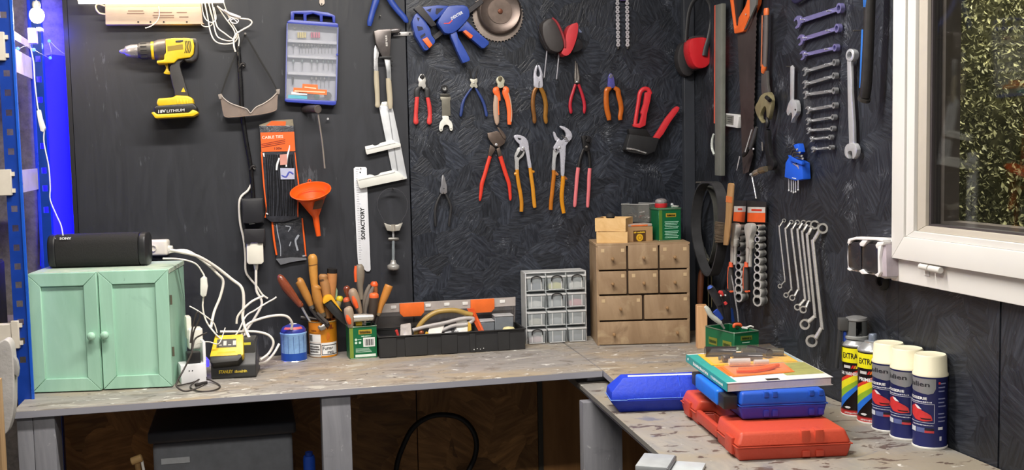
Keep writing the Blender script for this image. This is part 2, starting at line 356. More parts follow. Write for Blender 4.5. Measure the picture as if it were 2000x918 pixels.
# right wall with the window opening
YW0, ZW0 = 2.1085-.03, 1.177+.03; YW1, ZW1 = .95, 2.25; YS = 1.7494
wr = thing('wall_right', None, None, (XR, 2, 0), kind='structure')
MB().bx(XR, XR+.05, YW0, D+.02, 0, 2.42).build('panel', M_OSBR, wr)
MB().bx(XR, XR+.05, YS+.0025, YW0-.0008, 0, ZW0).build('panel', M_OSBR, wr)
MB().bx(XR, XR+.05, -1.5, YS-.0025, 0, ZW0).build('panel', M_OSBR, wr)
MB().bx(XR, XR+.05, -1.5, YW1, ZW0, 2.42).build('panel', M_OSBR, wr)
MB().bx(XR, XR+.05, YW1, YW0, ZW1, 2.42).build('panel', M_OSBR, wr)
MB().bx(XR+.05, XR+.07, YS-.05, YS+.05, 0, ZW0).build('backing', BLACK, wr)
xt = BW.at('px', 1336, 250, .02).x
st(MB().bx(xt, XR-.0005, D-.024, D-.0025, BZ+.0005, 2.42).build('trim_1', M((50,53,60), .5, var=.15, scale=14), None, .0015, 1))

# ------------------------------------------------------------------ window
WOFF = .028
def wpt(k, x, y, off=WOFF): p = RW.at(k, x, y, off); return p.y, p.z
def ringframe(mb, o, i, x0, x1):
    "mitred frame between outer (y0,z0) and inner (y0,z0) corner, window opens toward -y and up"
    (oy, oz), (iy, iz) = o, i; dy, dz = oy-iy, iz-oz
    O = [(oy,oz),(YW1-.03+ (2.1085-oy),oz),(YW1-.03+(2.1085-oy),ZW1-(oz-1.177)),(oy,ZW1-(oz-1.177))]
    I = [(O[0][0]-dy,oz+dz),(O[1][0]+dy,oz+dz),(O[2][0]+dy,O[2][1]-dz),(O[3][0]-dy,O[3][1]-dz)]
    for a in range(4):
        b = (a+1) % 4
        q = [O[a],O[b],I[b],I[a]]
        mb.hexa([(x0,)+p for p in q]+[(x1,)+p for p in q])
    return mb
WPVC = M((214,212,208), .35, var=.02, scale=8)
win = thing('window_1', None, None, (XR, 1.6, 1.17), kind='structure')
pO = wpt('px',1740,547); pS = wpt('px',1754,503); pI = wpt('px',1778,462); pI2 = wpt('px',1794,451); pG = wpt('px',1811,441)
ringframe(MB(), pO, (pS[0]-.012, pS[1]+.012), XR-WOFF, XR+.06).build('outer_frame', WPVC, win, .0012, 1)
ringframe(MB(), (pS[0]+.0, pS[1]+.0), pI, XR-WOFF-.016, XR+.05).build('sash', WPVC, win, .002, 2)
ringframe(MB(), pI, pI2, XR-WOFF-.011, XR+.04).build('glazing_bead', WPVC, win, .001, 1)
ringframe(MB(), pI2, pG, XR-WOFF-.004, XR+.04).build('inner_bead', M((186,178,166), .35, var=.03), win, .002, 2)
ringframe(MB(), pG, (pG[0]-.006, pG[1]+.004), XR-WOFF+.004, XR+.03).build('gasket', M((60,54,56), .6), win)
ringframe(MB(), (pG[0]-.006, pG[1]+.004), (pG[0]-.02, pG[1]+.010), XR-.004, XR+.03).build('spacer', M((96,86,84), .45, .2), win)
gl = bpy.data.materials.new('window_glass'); gl.use_nodes = True; nt = gl.node_tree; nt.nodes.remove(nt.nodes['Principled BSDF'])
tr = nt.nodes.new('ShaderNodeBsdfTransparent'); tr.inputs[0].default_value = (.9,.92,.9,1); gs = nt.nodes.new('ShaderNodeBsdfGlossy'); gs.inputs['Roughness'].default_value = .02
fr_ = nt.nodes.new('ShaderNodeLayerWeight'); fr_.inputs[0].default_value = .5; pw = nt.nodes.new('ShaderNodeMath'); pw.operation = 'POWER'; pw.inputs[1].default_value = 5; nt.links.new(fr_.outputs['Facing'], pw.inputs[0])
ml = nt.nodes.new('ShaderNodeMath'); ml.operation = 'MULTIPLY_ADD'; ml.inputs[1].default_value = .9; ml.inputs[2].default_value = .04
nt.links.new(pw.outputs[0], ml.inputs[0])
mxs = nt.nodes.new('ShaderNodeMixShader'); nt.links.new(ml.outputs[0], mxs.inputs[0]); nt.links.new(tr.outputs[0], mxs.inputs[1]); nt.links.new(gs.outputs[0], mxs.inputs[2]); nt.links.new(mxs.outputs[0], nt.nodes['Material Output'].inputs[0])
GLASS = gl
MB().bx(XR-WOFF+.008, XR-WOFF+.012, YW1, pG[0]-.001, pG[1]+.001, ZW1-.1).build('pane', gl, win)
hg = MB(); hp = [Vector((XR-WOFF-.012,)+wpt('gE', x, y, WOFF+.012)) for x, y in ((258,535),(320,548),(330,551),(412,567))]
hg.tube([hp[0], hp[1]], .0062, 14); hg.tube([hp[2], hp[3]], .0066, 14); hg.build('hinge_pin_cover', WPVC, win, .0008, 1)
mp = [Vector((XR-WOFF-.002,)+wpt('gE', x, y, WOFF)) for x, y in ((290,556),(330,562),(330,610),(290,600))]
MB().prism(mp, (.004,0,0)).build('hinge_plate', WPVC, win)

# ------------------------------------------------------------------ outside: ivy-covered bank close to the window
random.seed(3)
hb = MB()
for i in range(60000):
    y = random.uniform(1.1, 3.1); z = random.uniform(.85, 2.45); x = XR+.45+.05*math.sin(y*7+z*3)+random.uniform(0,.11)
    c = Vector((x, y, z)); a = Vector((random.gauss(-.6,.5), random.gauss(0,.6), random.gauss(0,.6))).normalized(); t = a.orthogonal().normalized()
    t = (t*math.cos(i*2.4)+a.cross(t)*math.sin(i*2.4)); s = a.cross(t); l = random.uniform(.005,.012); wd = l*random.uniform(.35,.6)
    hb.add([c-t*l, c+s*wd+a*.003, c+t*l, c-s*wd+a*.003], [(0,1,2),(0,2,3)], False)
lm = bpy.data.materials.new('ivy'); lm.use_nodes = True; nt = lm.node_tree; b = nt.nodes['Principled BSDF']
oi = nt.nodes.new('ShaderNodeTexNoise'); oi.inputs['Scale'].default_value = 40; tc = nt.nodes.new('ShaderNodeTexCoord'); nt.links.new(tc.outputs['Object'], oi.inputs['Vector'])
cr = nt.nodes.new('ShaderNodeValToRGB'); cr.color_ramp.elements[0].position = .3; cr.color_ramp.elements[0].color = rgb((84,84,54)); cr.color_ramp.elements[1].position = .7; cr.color_ramp.elements[1].color = rgb((164,160,118))
nt.links.new(oi.outputs['Fac'], cr.inputs[0]); nt.links.new(cr.outputs[0], b.inputs['Base Color']); b.inputs['Roughness'].default_value = .6
o = hb.build('ivy_foliage', lm); tag(o, 'olive green ivy leaves seen through the window pane', 'ivy', kind='stuff')
bank = MB().bx(XR+.62, XR+.7, -.4, 3.4, -.05, 3.2).build('bank', M((96,94,64), .9, var=.5, scale=60, bump=.9))
tag(bank, 'dark earth bank behind the ivy outside the window', 'bank')

# ------------------------------------------------------------------ back bench and side bench
FY = D-.5107
wk = thing('workbench', 'long grey painted workbench along the black back wall', 'workbench', (.3, FY, 0))
xl = bt(27.5, 800).x
sA = bt(1140, 696.5); sB = bt(1177, 722.5); sC = bt(1216, 757)
V3 = lambda x, y, z: Vector((x, y, z))
sA2 = sB + (sA-sB)*((D-.004-sB.y)/(sA.y-sB.y))
MB().prism([V3(xl,FY,BZ), V3(sB.x-.0015,FY,BZ), V3(sA2.x-.0015,D-.004,BZ), V3(xl+.008,D-.004,BZ)], (0,0,-.018)).build('top_board', M_BENCH, wk, .0015, 1)
MB().prism([V3(sB.x,FY,BZ+.0004), V3(sC.x,sC.y,BZ+.0004), V3(XR-.003,sC.y,BZ+.0004), V3(XR-.003,D-.004,BZ+.0004), V3(sA2.x,D-.004,BZ+.0004)], (0,0,-.018)).build('corner_board', M_BENCH, wk, .0015, 1)
FP = Plane((0,FY,0),(0,-1,0))
def legbox(u0, u1, v, y0, y1, zt, name='leg', par=wk):
    a = FP.at('px', u0, v, FY-y0).x; b = FP.at('px', u1, v, FY-y0).x
    return MB().bx(a, b, y0, y1, 0, zt).build(name, M_GREYP, par, .003, 2)
legbox(34, 66, 860, FY+.012, FY+.10, BZ-.019); legbox(66.3, 109, 860, FY+.012, FY+.10, BZ-.019)
legbox(630, 687, 850, FY+.010, FY+.085, BZ-.019)
a = FP.at('px',1147,740,-.03).x; b_ = FP.at('px',1182,740,-.03).x
MB().bx(a, b_, FY+.03, FY+.08, LZ+.0005, BZ-.0185).build('support_block', M_GREYP, wk, .001, 1)
sw = thing('side_workbench', 'lower grey workbench under the window with worn flaked top', 'workbench', (1.1, 2.3, 0))
A = lt(1131, 749); B = lt(1300, 897); dr = (B-A).normalized(); C_ = A + dr*((.9-A.y)/dr.y)
MB().prism([A, C_, V3(XR-.003,.9,LZ), V3(XR-.003,D-.036,LZ), V3(A.x+.02,D-.036,LZ)], (0,0,-.013)).build('top_board', M_BENCH2, sw, .001, 1)
MB().prism([A+V3(.008,0,-.0133), C_+V3(.008,0,-.0133), V3(XR-.004,.9,LZ-.0133), V3(XR-.004,D-.036,LZ-.0133), V3(A.x+.03,D-.036,LZ-.0133)], (0,0,-.012)).build('under_board', M_GREYP, sw, .001, 1)
LY = 2.60; lp = Plane((0,LY,0),(0,-1,0))
MB().bx(lp.at('px',1140,860).x, lp.at('px',1216,860).x, LY, LY+.035, 0, LZ-.0258).build('leg', M_GREYP, sw, .003, 2)
MB().bx(XR-.08, XR-.02, 1.0, D-.06, 0, LZ-.0258).build('wall_support', M_GREYP, sw)

# ------------------------------------------------------------------ ceiling lamp and added fill lamp housings (above the frame)
for (p, lx, ly, e, c), lb in zip(LAMPS, ('white ceiling batten lamp over the workbench', 'unseen white batten lamp added as fill in the middle of the room')):
    t = thing('ceiling_or_fill_lamp', lb, 'lamp', (p[0], p[1], 2.42))
    MB().bx(p[0]-lx/2-.03, p[0]+lx/2+.03, p[1]-.06, p[1]+.06, 2.385, 2.419).build('housing', WHITE, t, .004, 2)
    MB().bx(p[0]-lx/2, p[0]+lx/2, p[1]-.045, p[1]+.045, 2.365, 2.3845).build('diffuser', M((255,244,228), .5, emit=3), t, .004, 2)

# unseen lamp and housing added outside to brighten the ivy
t = thing('added_ivy_lamp', 'unseen lamp added outside above the window to light the ivy', 'lamp', (XR+.18, 2.1, 2.5))
MB().bx(XR+.125, XR+.21, 1.95, 2.25, 2.5, 2.56).build('housing', WHITE, t, .004, 2)
MB().bx(XR+.13, XR+.2, 1.97, 2.23, 2.49, 2.4995).build('diffuser', M((255,244,222),.5,emit=3), t)
ld = bpy.data.lights.new('added_ivy_light','AREA'); ld.shape='RECTANGLE'; ld.size=.04; ld.size_y=.2; ld.energy=24; ld.color=(1,.94,.8)
lo = bpy.data.objects.new('added_ivy_light', ld); lo.location=(XR+.17,2.1,2.48); lo.rotation_euler=(0,math.radians(-20),0); COL.objects.link(lo)
# ------------------------------------------------------------------ blue steel rack at the left
random.seed(11)
RBLUE = M((16,58,150), .35, .1, .15); CREAM = M((206,198,184), .45, var=.06)
UY = 2.82; up = Plane((0,UY,0),(0,-1,0)); RY = 3.13; rp = Plane((0,RY,0),(0,-1,0))
rk = thing('steel_rack', 'blue perforated steel rack with cream shelf beams left of the bench', 'rack', (up.at('px',30,500).x, UY, 0))
ux0 = up.at('cC',62,60).x; ux1 = up.at('cC',168,60).x
holes = [up.at('px', 25, v).z for v in (29,143,181,220,258,296,408,446,484,521,557,594,630,667,704)]
def upright(name, x0, x1, y, hs, hx0, hx1, flange):
    mb = MB(); hh = .0075
    mb.bx(x0, hx0, y, y+.002, 0, 2.2); mb.bx(hx1, x1, y, y+.002, 0, 2.2)
    zs = sorted(hs); lo = 0
    for z in zs: mb.bx(hx0, hx1, y, y+.002, lo, z-hh); lo = z+hh
    mb.bx(hx0, hx1, y, y+.002, lo, 2.2)
    mb.bx(x1-.002, x1, y+.002, y+flange, 0, 2.2)
    return mb.build(name, RBLUE, rk)
cx = (ux0+ux1)/2
upright('upright', ux0, ux1, UY, holes, cx-.007, cx+.007, .03)
MB().bx(ux1-.001, ux1+.006, UY-.004, UY+.003, 0, 2.2).build('upright_edge', M((24,84,190), .3), rk, .001, 1)
rx0 = rp.at('px',70,300).x; rx1 = rp.at('px',93,300).x; rcx = rp.at('px',84,300).x
upright('upright', rx0, rx1, RY, [rp.at('px',84,v).z for v in (115,155,195,240,285,333,368,410)], rcx-.006, rcx+.006, .03)
MB().bx(rx0-.002, rx0+.006, RY-.004, RY+.003, 0, 2.2).build('upright_edge', M((30,60,230), .3), rk, .001, 1)
for v0, v1 in ((332,377),(92,138),(57,73)):
    a = up.at('px',46,v0).z; b = up.at('px',46,v1).z
    MB().hexa([V3(x,y,z) for z in (b,a) for x,y in ((ux1-.004,UY+.012),(ux1-.001,UY+.012),(rx0+.003,RY-.006),(rx0,RY-.006))]).build('side_tie', M((188,180,214), .5), rk)  # blue LED light put into the tie colour as lavender
for v0, v1, u0, u1 in ((62,118,-12,9),(331,382,-6,22),(628,682,22,37)):
    a = up.at('px',10,v0,.012).z; b = up.at('px',10,v1,.012).z; q0 = up.at('px',u0,(v0+v1)/2,.012).x; q1 = up.at('px',u1,(v0+v1)/2,.012).x
    MB().bx(q0, q1, UY-.012, UY-.001, b, a).build('beam_hook', CREAM, rk, .001, 1)
    MB().bx(q0-.9, q0+.006, UY-.010, UY+.02, b+.012, a-.008).build('shelf_beam', CREAM, rk, .001, 1)
    MB().bx(q0-.9, ux0-.002, UY+.021, RY, (a+b)/2-.006, (a+b)/2+.006).build('shelf_board', M((140,130,118), .7), rk)
    for t in (.18,.82):
        zz = a+(b-a)*t; MB().bx(q1-.001, q1+.007, UY-.006, UY-.002, zz-.005, zz+.005).build('hook_tab', CREAM, rk)
# dark odds and ends on the rack shelf
zsh = up.at('px',10,628,.012).z-.012
for i,(u,hw,hh,cc,lb) in enumerate(((2,.03,.16,(36,34,34),'tall dark box on the rack shelf at the picture edge'),(-46,.025,.20,(58,48,60),'purple grey carton on the rack shelf'))):
    x = rp.at('px',u,560,.08).x; zb = (up.at('px',10,628,.012).z+up.at('px',10,682,.012).z)/2+.0065
    t = thing('storage_carton', lb, 'box', (x, UY+.09, zb)); MB().bx(x-hw,x+hw,UY+.05,UY+.14,zb,zb+hh).build('carton', M(cc,.6), t, .002, 1); MB().bx(x-hw*.9,x+hw*.9,UY+.055,UY+.135,zb+hh+.0002,zb+hh+.006).build('flap', M([min(255,q*1.5) for q in cc],.6), t)
# bag and timber post at the lower left edge
bp_ = Plane((0,2.45,0),(0,-1,0))
t = thing('sack', 'crumpled pale grey sack hanging beside the bench end', 'sack', bp_.at('px',14,760))
mb = MB(); pts = [(2,668),(12,664),(20,672),(24,690),(26,720),(27,760),(26,800),(20,830),(8,850),(-30,852),(-34,700)]
mb.plate(bp_, 'px', catmull(pts,3,True), .02, .04); mb.build('sack_body', M((176,172,168), .55, var=.15, scale=18, bump=.9), t, .008, 3)
mb = MB(); mb.plate(bp_,'px',[(18,682),(33,706),(36,722),(34,738),(24,728)],.012,.02); mb.build('folded_corner', M((150,148,146), .55), t, .003, 2)
o = MB().bx(bp_.at('px',-40,800,.2).x, bp_.at('px',5,800,.2).x, 2.22, 2.26, 0, bp_.at('px',0,740,.2).z).build('timber_post', mat_wood('raw_post', (150,120,84), (186,152,112), (30,30,3)))
tag(o, 'raw timber post at the lower left picture edge', 'post')

# ------------------------------------------------------------------ blue-lit panel, LEDs, bulb, cable
mb = MB(); mb.prism([BW.at('px',u,v,-.045) for u,v in ((78,112),(100,106),(133,110),(141,150),(160,470),(160,520),(78,520))], (0,.012,0))
o = mb.build('blue_lit_board', M((20,14,235), .55, var=.04, scale=10)); tag(o, 'smooth board coloured with blue LED light between the rack and the black wall', 'board')  # blue of the LED light put into the board's base colour
MB().bx(XL-.012, XL-.0005, D-.001, D+.03, BZ, 2.4).build('edge_strip', BLACK, wb)
BLED = M((40,70,255), .3, emit=9)
wire = [(118,-20),(125,5),(127,45),(131,78),(131,106),(112,95),(96,80),(100,100),(98,113),(80,105),(66,97),(50,90),(35,95),(20,88)]
fl = thing('fairy_lights', 'string of small blue LEDs beside the rack', 'lights', BW.at('px',95,60,.0))
MB().rod(BW,'px',[(x,y,.6,(.275 if x<90 else .0)) for x,y in wire], -.02, 5, 6).build('wire', M((190,190,205), .4), fl)
for x,y in ((125,5),(127,46),(96,80),(98,113),(66,97),(35,95)):
    c = BW.at('px',x,y,-.016+(.275 if x<90 else 0)); MB().ball(c, .0045, 10).build('led', BLED, fl)
for x,y,e in ((112,60,.5),(84,90,.7)):
    ld = bpy.data.lights.new('led_glow','POINT'); ld.energy = e*.5; ld.color = (.02,.03,1); ld.shadow_soft_size = .01
    lo = bpy.data.objects.new('led_glow', ld); lo.location = BW.at('px',x,y,.05); COL.objects.link(lo)
ld = bpy.data.lights.new('added_blue_light','AREA'); ld.shape='RECTANGLE'; ld.size=.012; ld.size_y=.75; ld.energy=2.4; ld.color=(.03,.02,1)  # area light added to make the board bluer, its source unseen
lo = bpy.data.objects.new('added_blue_light', ld); pz = BW.at('px',82,280,-.005); lo.location = pz; COL.objects.link(lo)
_z = -Vector((.80,.60,0)); _y = Vector((0,0,1)); _x = _y.cross(_z)
lo.rotation_euler = Matrix((( _x.x,_y.x,_z.x),(_x.y,_y.y,_z.y),(_x.z,_y.z,_z.z))).to_euler()
MB().bx(pz.x-.012, pz.x-.004, pz.y-.006, pz.y+.004, pz.z-.38, pz.z+.38).build('added_blue_strip', M((60,70,255),.4,emit=1.5), fl)  # glowing strip added as a body for the added blue light
bp = BW.at('px',72,30,.27)
t = thing('light_bulb', 'glowing warm bulb hanging above the rack', 'bulb', bp)
MB().ball(bp, .018, 16, (1,1,1.1)).build('glass_bulb', M((255,226,170), .3, emit=14), t)
MB().lathe([(0,.016),(.009,.016),(.010,.028),(.008,.034),(0,.036)], bp, (0,0,1), 14).build('cap', CHROME, t)
MB().tube([bp+V3(0,0,.035), bp+V3(.003,0,.07), bp+V3(0,.004,.12), bp+V3(.002,0,.3)], .0018, 6).build('flex', M((180,170,190), .5), t)
ld = bpy.data.lights.new('bulb_light','POINT'); ld.energy = 1.2; ld.color = (1,.8,.5); ld.shadow_soft_size = .02
lo = bpy.data.objects.new('bulb_light', ld); lo.location = bp+V3(0,-.03,-.02); COL.objects.link(lo)
t = thing('junction_box', 'white junction box fixed by the rack under the bulb', 'junction box', BW.at('px',62,70,.25))
p0 = BW.at('px',53,54,.27); p1 = BW.at('px',70,84,.27); MB().bx(p0.x,p1.x,D-.27,D-.235,p1.z,p0.z).build('housing', M((200,196,220),.5), t, .003, 2)
p0 = BW.at('px',70.5,53,.27); p1 = BW.at('px',81,60,.27); MB().bx(p0.x,p1.x,D-.27,D-.235,p1.z,p0.z).build('lid', M((216,212,232),.5), t, .002, 2)
t = thing('switch_cable', 'thin white cable with inline switch hanging in front of the blue-lit panel', 'cable', BW.at('px',76,235,.02))
MB().rod(BW,'px',[(55,82,1.3),(60,95,1.3),(66,125,1.3),(68,160,1.3),(73,205,1.3),(76,216,1.3)],.245,5,8).build('upper_cord', M((230,228,240),.4), t)
MB().rod(BW,'px',[(86,256,1.3),(86,280,1.3),(95,325,1.3),(98,365,1.3),(98,390,1.3),(110,420,1.3),(119,440,1.3),(123,460,1.3)],.245,5,8).build('lower_cord', M((230,228,240),.4), t)
mb = MB(); mb.plate(BW,'px',[(71,216),(78,214),(82,232),(88,250),(85,258),(79,256),(74,236)],.253,.016); mb.build('switch', M((228,226,222),.4), t, .002, 2)

# ------------------------------------------------------------------ LED work lamp at the top left
t = thing('strip_lamp', 'bright warm LED strip lamp with printed white housing at the top', 'lamp', BW.at('px',320,30,.03))
mb = MB(); mb.plate(BW,'px',[(205,6),(392,4),(396,44),(400,47),(206,48)],.035,.034); mb.build('housing', M((176,158,140),.5,var=.04), t, .002, 2)
MB().rod(BW,'px',[(153,-1,8.5),(205,-1.5,8.5),(330,-2,8.5),(437,-3,8.5)],.05,1,16).build('tube', M((255,236,205),.4,emit=5), t)
for i,(x,y,ww) in enumerate(((250,21,30),(248,26,34),(300,24,36),(298,30,42),(300,34,40),(345,24,20),(350,33,18))):
    o = BW.at('px',x,y+1.2,.0352); quad('print_line', M((120,96,84),.6), t, o, BW.at('px',x+ww,y+1.2-.1,.0352)-o, BW.at('px',x,y-.6,.0352)-o)
for x in (270,294,320,365):
    MB().disc(BW.at('px',x,43,.034), (0,-1,0), .0025, .002, 10).build('screw', BLKST, t)
mb = MB(); mb.rod(BW,'px',[(189,20,1.6),(187,12,1.6),(192,8,1.6),(200,10,1.6),(205,12,1.6)],.03,4,8); mb.rod(BW,'px',[(189,20,1.6),(195,26,1.6),(206,28,1.6)],.03,4,8); mb.build('wire_hook', M((235,205,160),.4), t)
MB().rod(BW,'px',[(310,12,.9),(311,30,.9),(306,42,.9),(295,51,.9),(284,55,.9)],.038,5,8).build('pull_cord', WHITE, t)
ld = bpy.data.lights.new('strip_lamp_light','AREA'); ld.shape='RECTANGLE'; ld.size=.4; ld.size_y=.02; ld.energy=1.5; ld.color=(1,.86,.66)
lo = bpy.data.objects.new('strip_lamp_light', ld); lo.location = BW.at('px',300,12,.075); lo.rotation_euler=(math.radians(-40),0,0); COL.objects.link(lo)
# bundle of white flex at the lamp's right end
WCORD = M((238,232,222),.42,var=.03)
t = thing('flex_bundle', 'tangled bundle of thin white flex below the strip lamp end', 'cable', BW.at('px',440,60,.03))
for i,(pts,r) in enumerate((
    ([(386,-6),(388,20),(392,45),(400,52),(412,50),(416,40),(410,20),(408,-5)],.9),
    ([(398,-5),(405,30),(411,62),(420,80),(436,86),(455,84),(463,76),(466,66)],1.3),
    ([(404,-5),(414,30),(422,66),(432,76),(450,80),(462,72),(464,62)],1.2),
    ([(412,-5),(418,25),(424,52),(440,66),(455,76),(460,70),(455,55),(440,35),(426,14)],1.2),
    ([(434,-5),(442,20),(450,40),(462,60),(467,76),(466,90)],1.0),
    ([(424,12),(440,24),(452,34),(470,36),(486,38),(492,43),(488,50),(474,58),(462,66),(457,76),(457,90),(460,101)],1.6),
    ([(394,4),(396,22),(402,38),(414,44),(422,36),(418,14)],.9))):
    MB().rod(BW,'px',[(x,y,r,.003*math.sin(i*2+j)) for j,(x,y) in enumerate(pts)],.03+.004*i,5,8).build('flex_loop', WCORD, t)
MB().rod(BW,'px',[(437,19,1.6),(448,26,2.6),(458,30,2.8),(470,34,2.2)],.055,3,10).build('connector', M((236,228,236),.4), t)
mb = MB(); mb.rod(BW,'px',[(446,40,1),(455,34,1),(466,40,1),(460,46,1),(450,42,1),(456,37,1),(464,44,1)],.05,4,6); mb.build('twist_tie', M((220,214,220),.5), t)

# ------------------------------------------------------------------ cordless drill
t = thing('cordless_drill', 'yellow and black cordless drill hanging on the black wall', 'drill', BW.at('cA',1300,560,.0))
YEL = M((226,188,30),.4,var=.12); DGR = M((52,50,50),.5,var=.2)
ax0 = BW.at('cA',890,385,.045); ax1 = BW.at('cA',1480,370,.045); axd = (ax1-ax0); LN = axd.length; axd.normalize()
sc = BW.sc('cA',1200,400,.045)
def dl(prof, name, mat, segs=24):
    return MB().lathe([(r*sc, LN*(x-890)/590) for x, r in prof], ax0, axd, segs).build(name, mat, t)
dl([(890,0),(892,8),(905,16),(930,22),(940,38),(980,48),(1030,50),(1032,0)],'chuck',steel((170,165,165),.3))
dl([(1030,52),(1050,62),(1128,64),(1130,0)],'torque_collar',DGR)
dl([(1130,66),(1150,67),(1152,0)],'yellow_ring',YEL)
for k in range(14):
    a = k*2*math.pi/14; e = Vector((0,0,1)).cross(axd).normalized(); g = axd.cross(e)
    c = ax0+axd*LN*(1075-890)/590 + (e*math.cos(a)+g*math.sin(a))*63*sc
    MB().tube([c-axd*.008,c+axd*.008],.0016,6).build('grip_rib', BLKPL, t)
dl([(1152,68),(1180,80),(1240,86),(1242,0)],'gear_housing',M((84,78,76),.4,.3))
mb = MB(); mb.plate(BW,'cA',[(1235,292),(1300,283),(1400,283),(1440,290),(1450,340),(1445,405),(1420,430),(1330,440),(1300,470),(1170,475),(1172,452),(1225,448),(1228,410),(1240,395)],.078,.066); mb.build('motor_housing', YEL, t, .006, 3)
mb = MB(); mb.plate(BW,'cA',[(1385,284),(1465,286),(1480,320),(1482,400),(1470,440),(1440,462),(1390,462),(1370,440),(1420,430),(1448,400),(1450,330)],.072,.054); mb.build('rear_cover', DGR, t, .005, 3)
for k in range(4):
    mb = MB(); mb.rod(BW,'cA',[(1382+k*12,305,3.2),(1390+k*12,350,3.2),(1380+k*12,395,3.2)],.0785,4,6); mb.build('vent_slot', BLACK, t)
mb = MB(); mb.plate(BW,'cA',[(1310,303),(1365,296),(1372,308),(1345,318),(1312,318)],.0795,.006); mb.build('speed_switch', DGR, t, .001, 1)
mb = MB(); mb.plate(BW,'cA',[(1250,345),(1365,330),(1368,368),(1252,382)],.0788,.004); mb.build('nameplate', M((150,126,40),.5), t, .0006, 1)
mb = MB(); mb.plate(BW,'cA',catmull([(1300,462),(1330,405),(1380,400),(1382,440),(1345,470),(1350,520),(1372,590),(1392,660),(1404,700),(1400,720),(1310,715),(1306,690),(1290,640),(1275,570),(1268,500)],2,True),.068,.046); mb.build('handle', DGR, t, .008, 3)
mb = MB(); mb.plate(BW,'cA',catmull([(1228,470),(1252,462),(1256,500),(1262,530),(1280,540),(1272,556),(1222,548),(1232,530),(1240,505)],2,True),.055,.022); mb.build('trigger', YEL, t, .003, 2)
mb = MB(); mb.plate(BW,'cA',[(1226,402),(1250,402),(1268,448),(1310,448),(1305,470),(1226,470)],.074,.058); mb.build('trigger_guard', YEL, t, .004, 2)
mb = MB(); mb.plate(BW,'cA',[(1312,712),(1402,716),(1440,735),(1448,785),(1400,790),(1180,795),(1168,770),(1180,735),(1290,728)],.082,.076); mb.build('battery_shoe', YEL, t, .005, 3)
mb = MB(); mb.plate(BW,'cA',[(1150,800),(1180,790),(1445,770),(1472,800),(1475,825),(1420,845),(1180,862),(1150,845)],.09,.085); mb.build('battery', M((28,26,26),.4), t, .005, 3)
mb = MB(); mb.plate(BW,'cA',[(1128,842),(1150,835),(1175,855),(1410,842),(1440,818),(1480,835),(1478,850),(1440,868),(1160,884)],.094,.09); mb.build('battery_base', YEL, t, .004, 2)
for k in range(4):
    mb = MB(); x = 1322+k*24; mb.plate(BW,'cA',[(x,745),(x+10,744),(x+10,778),(x,779)],.0845,.004); mb.build('release_rib', M((240,204,60),.4), t, .001, 1)
o = BW.at('cA',1183,846,.0903); lettering('lettering','18V', M((235,235,235),.5), t, o, BW.at('cA',1238,840,.0903)-o, BW.at('cA',1183,822,.0903)-o, .02)
o = BW.at('cA',1246,841,.0903); lettering('lettering','LITHIUM', M((215,215,215),.5), t, o, BW.at('cA',1378,832,.0903)-o, BW.at('cA',1246,820,.0903)-o, .01)
mb = MB(); mb.plate(BW,'cA',[(1352,686),(1370,652),(1386,688)],.0685,.003); mb.build('warning_mark', YEL, t)

# ------------------------------------------------------------------ goggles, cable, clips
t = thing('safety_goggles', 'clear dusty safety goggles hanging by a black strap', 'goggles', BW.at('cF',490,160,.01))
DUST = M((160,142,130),.35,var=.2,scale=25,alpha=.42)
mb = MB()
g = catmull([(225,20),(245,20),(262,50),(320,95),(400,125),(430,130),(470,150),(500,188),(530,155),(555,128),(600,110),(680,60),(735,0),(755,-8),(752,20),(745,50),(742,120),(735,160),(690,180),(600,200),(500,212),(400,222),(300,228),(262,215),(248,150),(235,80)],3,True)
mb.plate(BW,'cF',g,.05,.004); mb.build('lens', DUST, t, .001, 1)
MB().rod(BW,'cF',[(240,25,5),(262,55,5),(320,98,5),(400,128,5),(470,152,5),(500,188,5),(530,156,5),(560,130,5),(620,102,5),(690,55,5),(740,5,5)],.052,3,8).build('upper_rim', M((196,186,178),.3,alpha=.8), t)
mb = MB()
q = [(262,215),(300,228),(400,222),(500,212),(600,200),(690,180),(735,160)]
mb.add([BW.at('cF',x,y,.05) for x,y in q]+[BW.at('cF',x,y-8,.006) for x,y in q],[(i,i+1,i+8,i+7) for i in range(6)]); mb.build('bottom_shield', M((170,140,122),.4,alpha=.8), t)
for x,y in ((228,45),(748,0)):
    mb = MB(); mb.plate(BW,'cF',[(x-20,y-25),(x+18,y-30),(x+16,y+18),(x-8,y+20)],.054,.03); mb.build('strap_lug', M((150,140,132),.4,alpha=.85), t, .002, 2)
STR = M((16,16,17),.7)
MB().rod(BW,'cE',[(455,312,6),(520,420,9),(600,560,10),(680,690,9),(735,800,6)],.03,3,6,.35).build('strap', STR, t)
MB().rod(BW,'cE',[(455,312,6),(400,420,7),(340,560,9),(280,720,9),(240,840,7)],.025,3,6,.35).build('strap', STR, t)
MB().disc(BW.at('cE',455,312,0),(0,-1,0),.003,.035,10).build('hanging_screw', DSTEEL, t)
t = thing('black_cable', 'thick black cable running down the wall to the black sockets', 'cable', BW.at('px',495,385,.0))
MB().rod(BW,'px',[(463,60,2.0),(466,100,4.0),(470,160,4.4),(473,220,4.4),(480,270,4.2),(488,315,4.2),(492,350,4.0),(495,392,4.0)],.014,5,12).build('cord', M((18,18,19),.28,coat=.3), t)
for x,y in ((473,126),(493,326)):
    mb = MB(); mb.rod(BW,'px',[(x-5,y+6,2.2),(x-2,y,2.4),(x+3,y-2,2.4),(x+6,y+2,2)],.022,3,8); mb.build('clip', BLKST, t)
    MB().disc(BW.at('px',x+4,y+2,.0),(0,-1,0),.004,.022,10).build('clip_nail', DSTEEL, t)

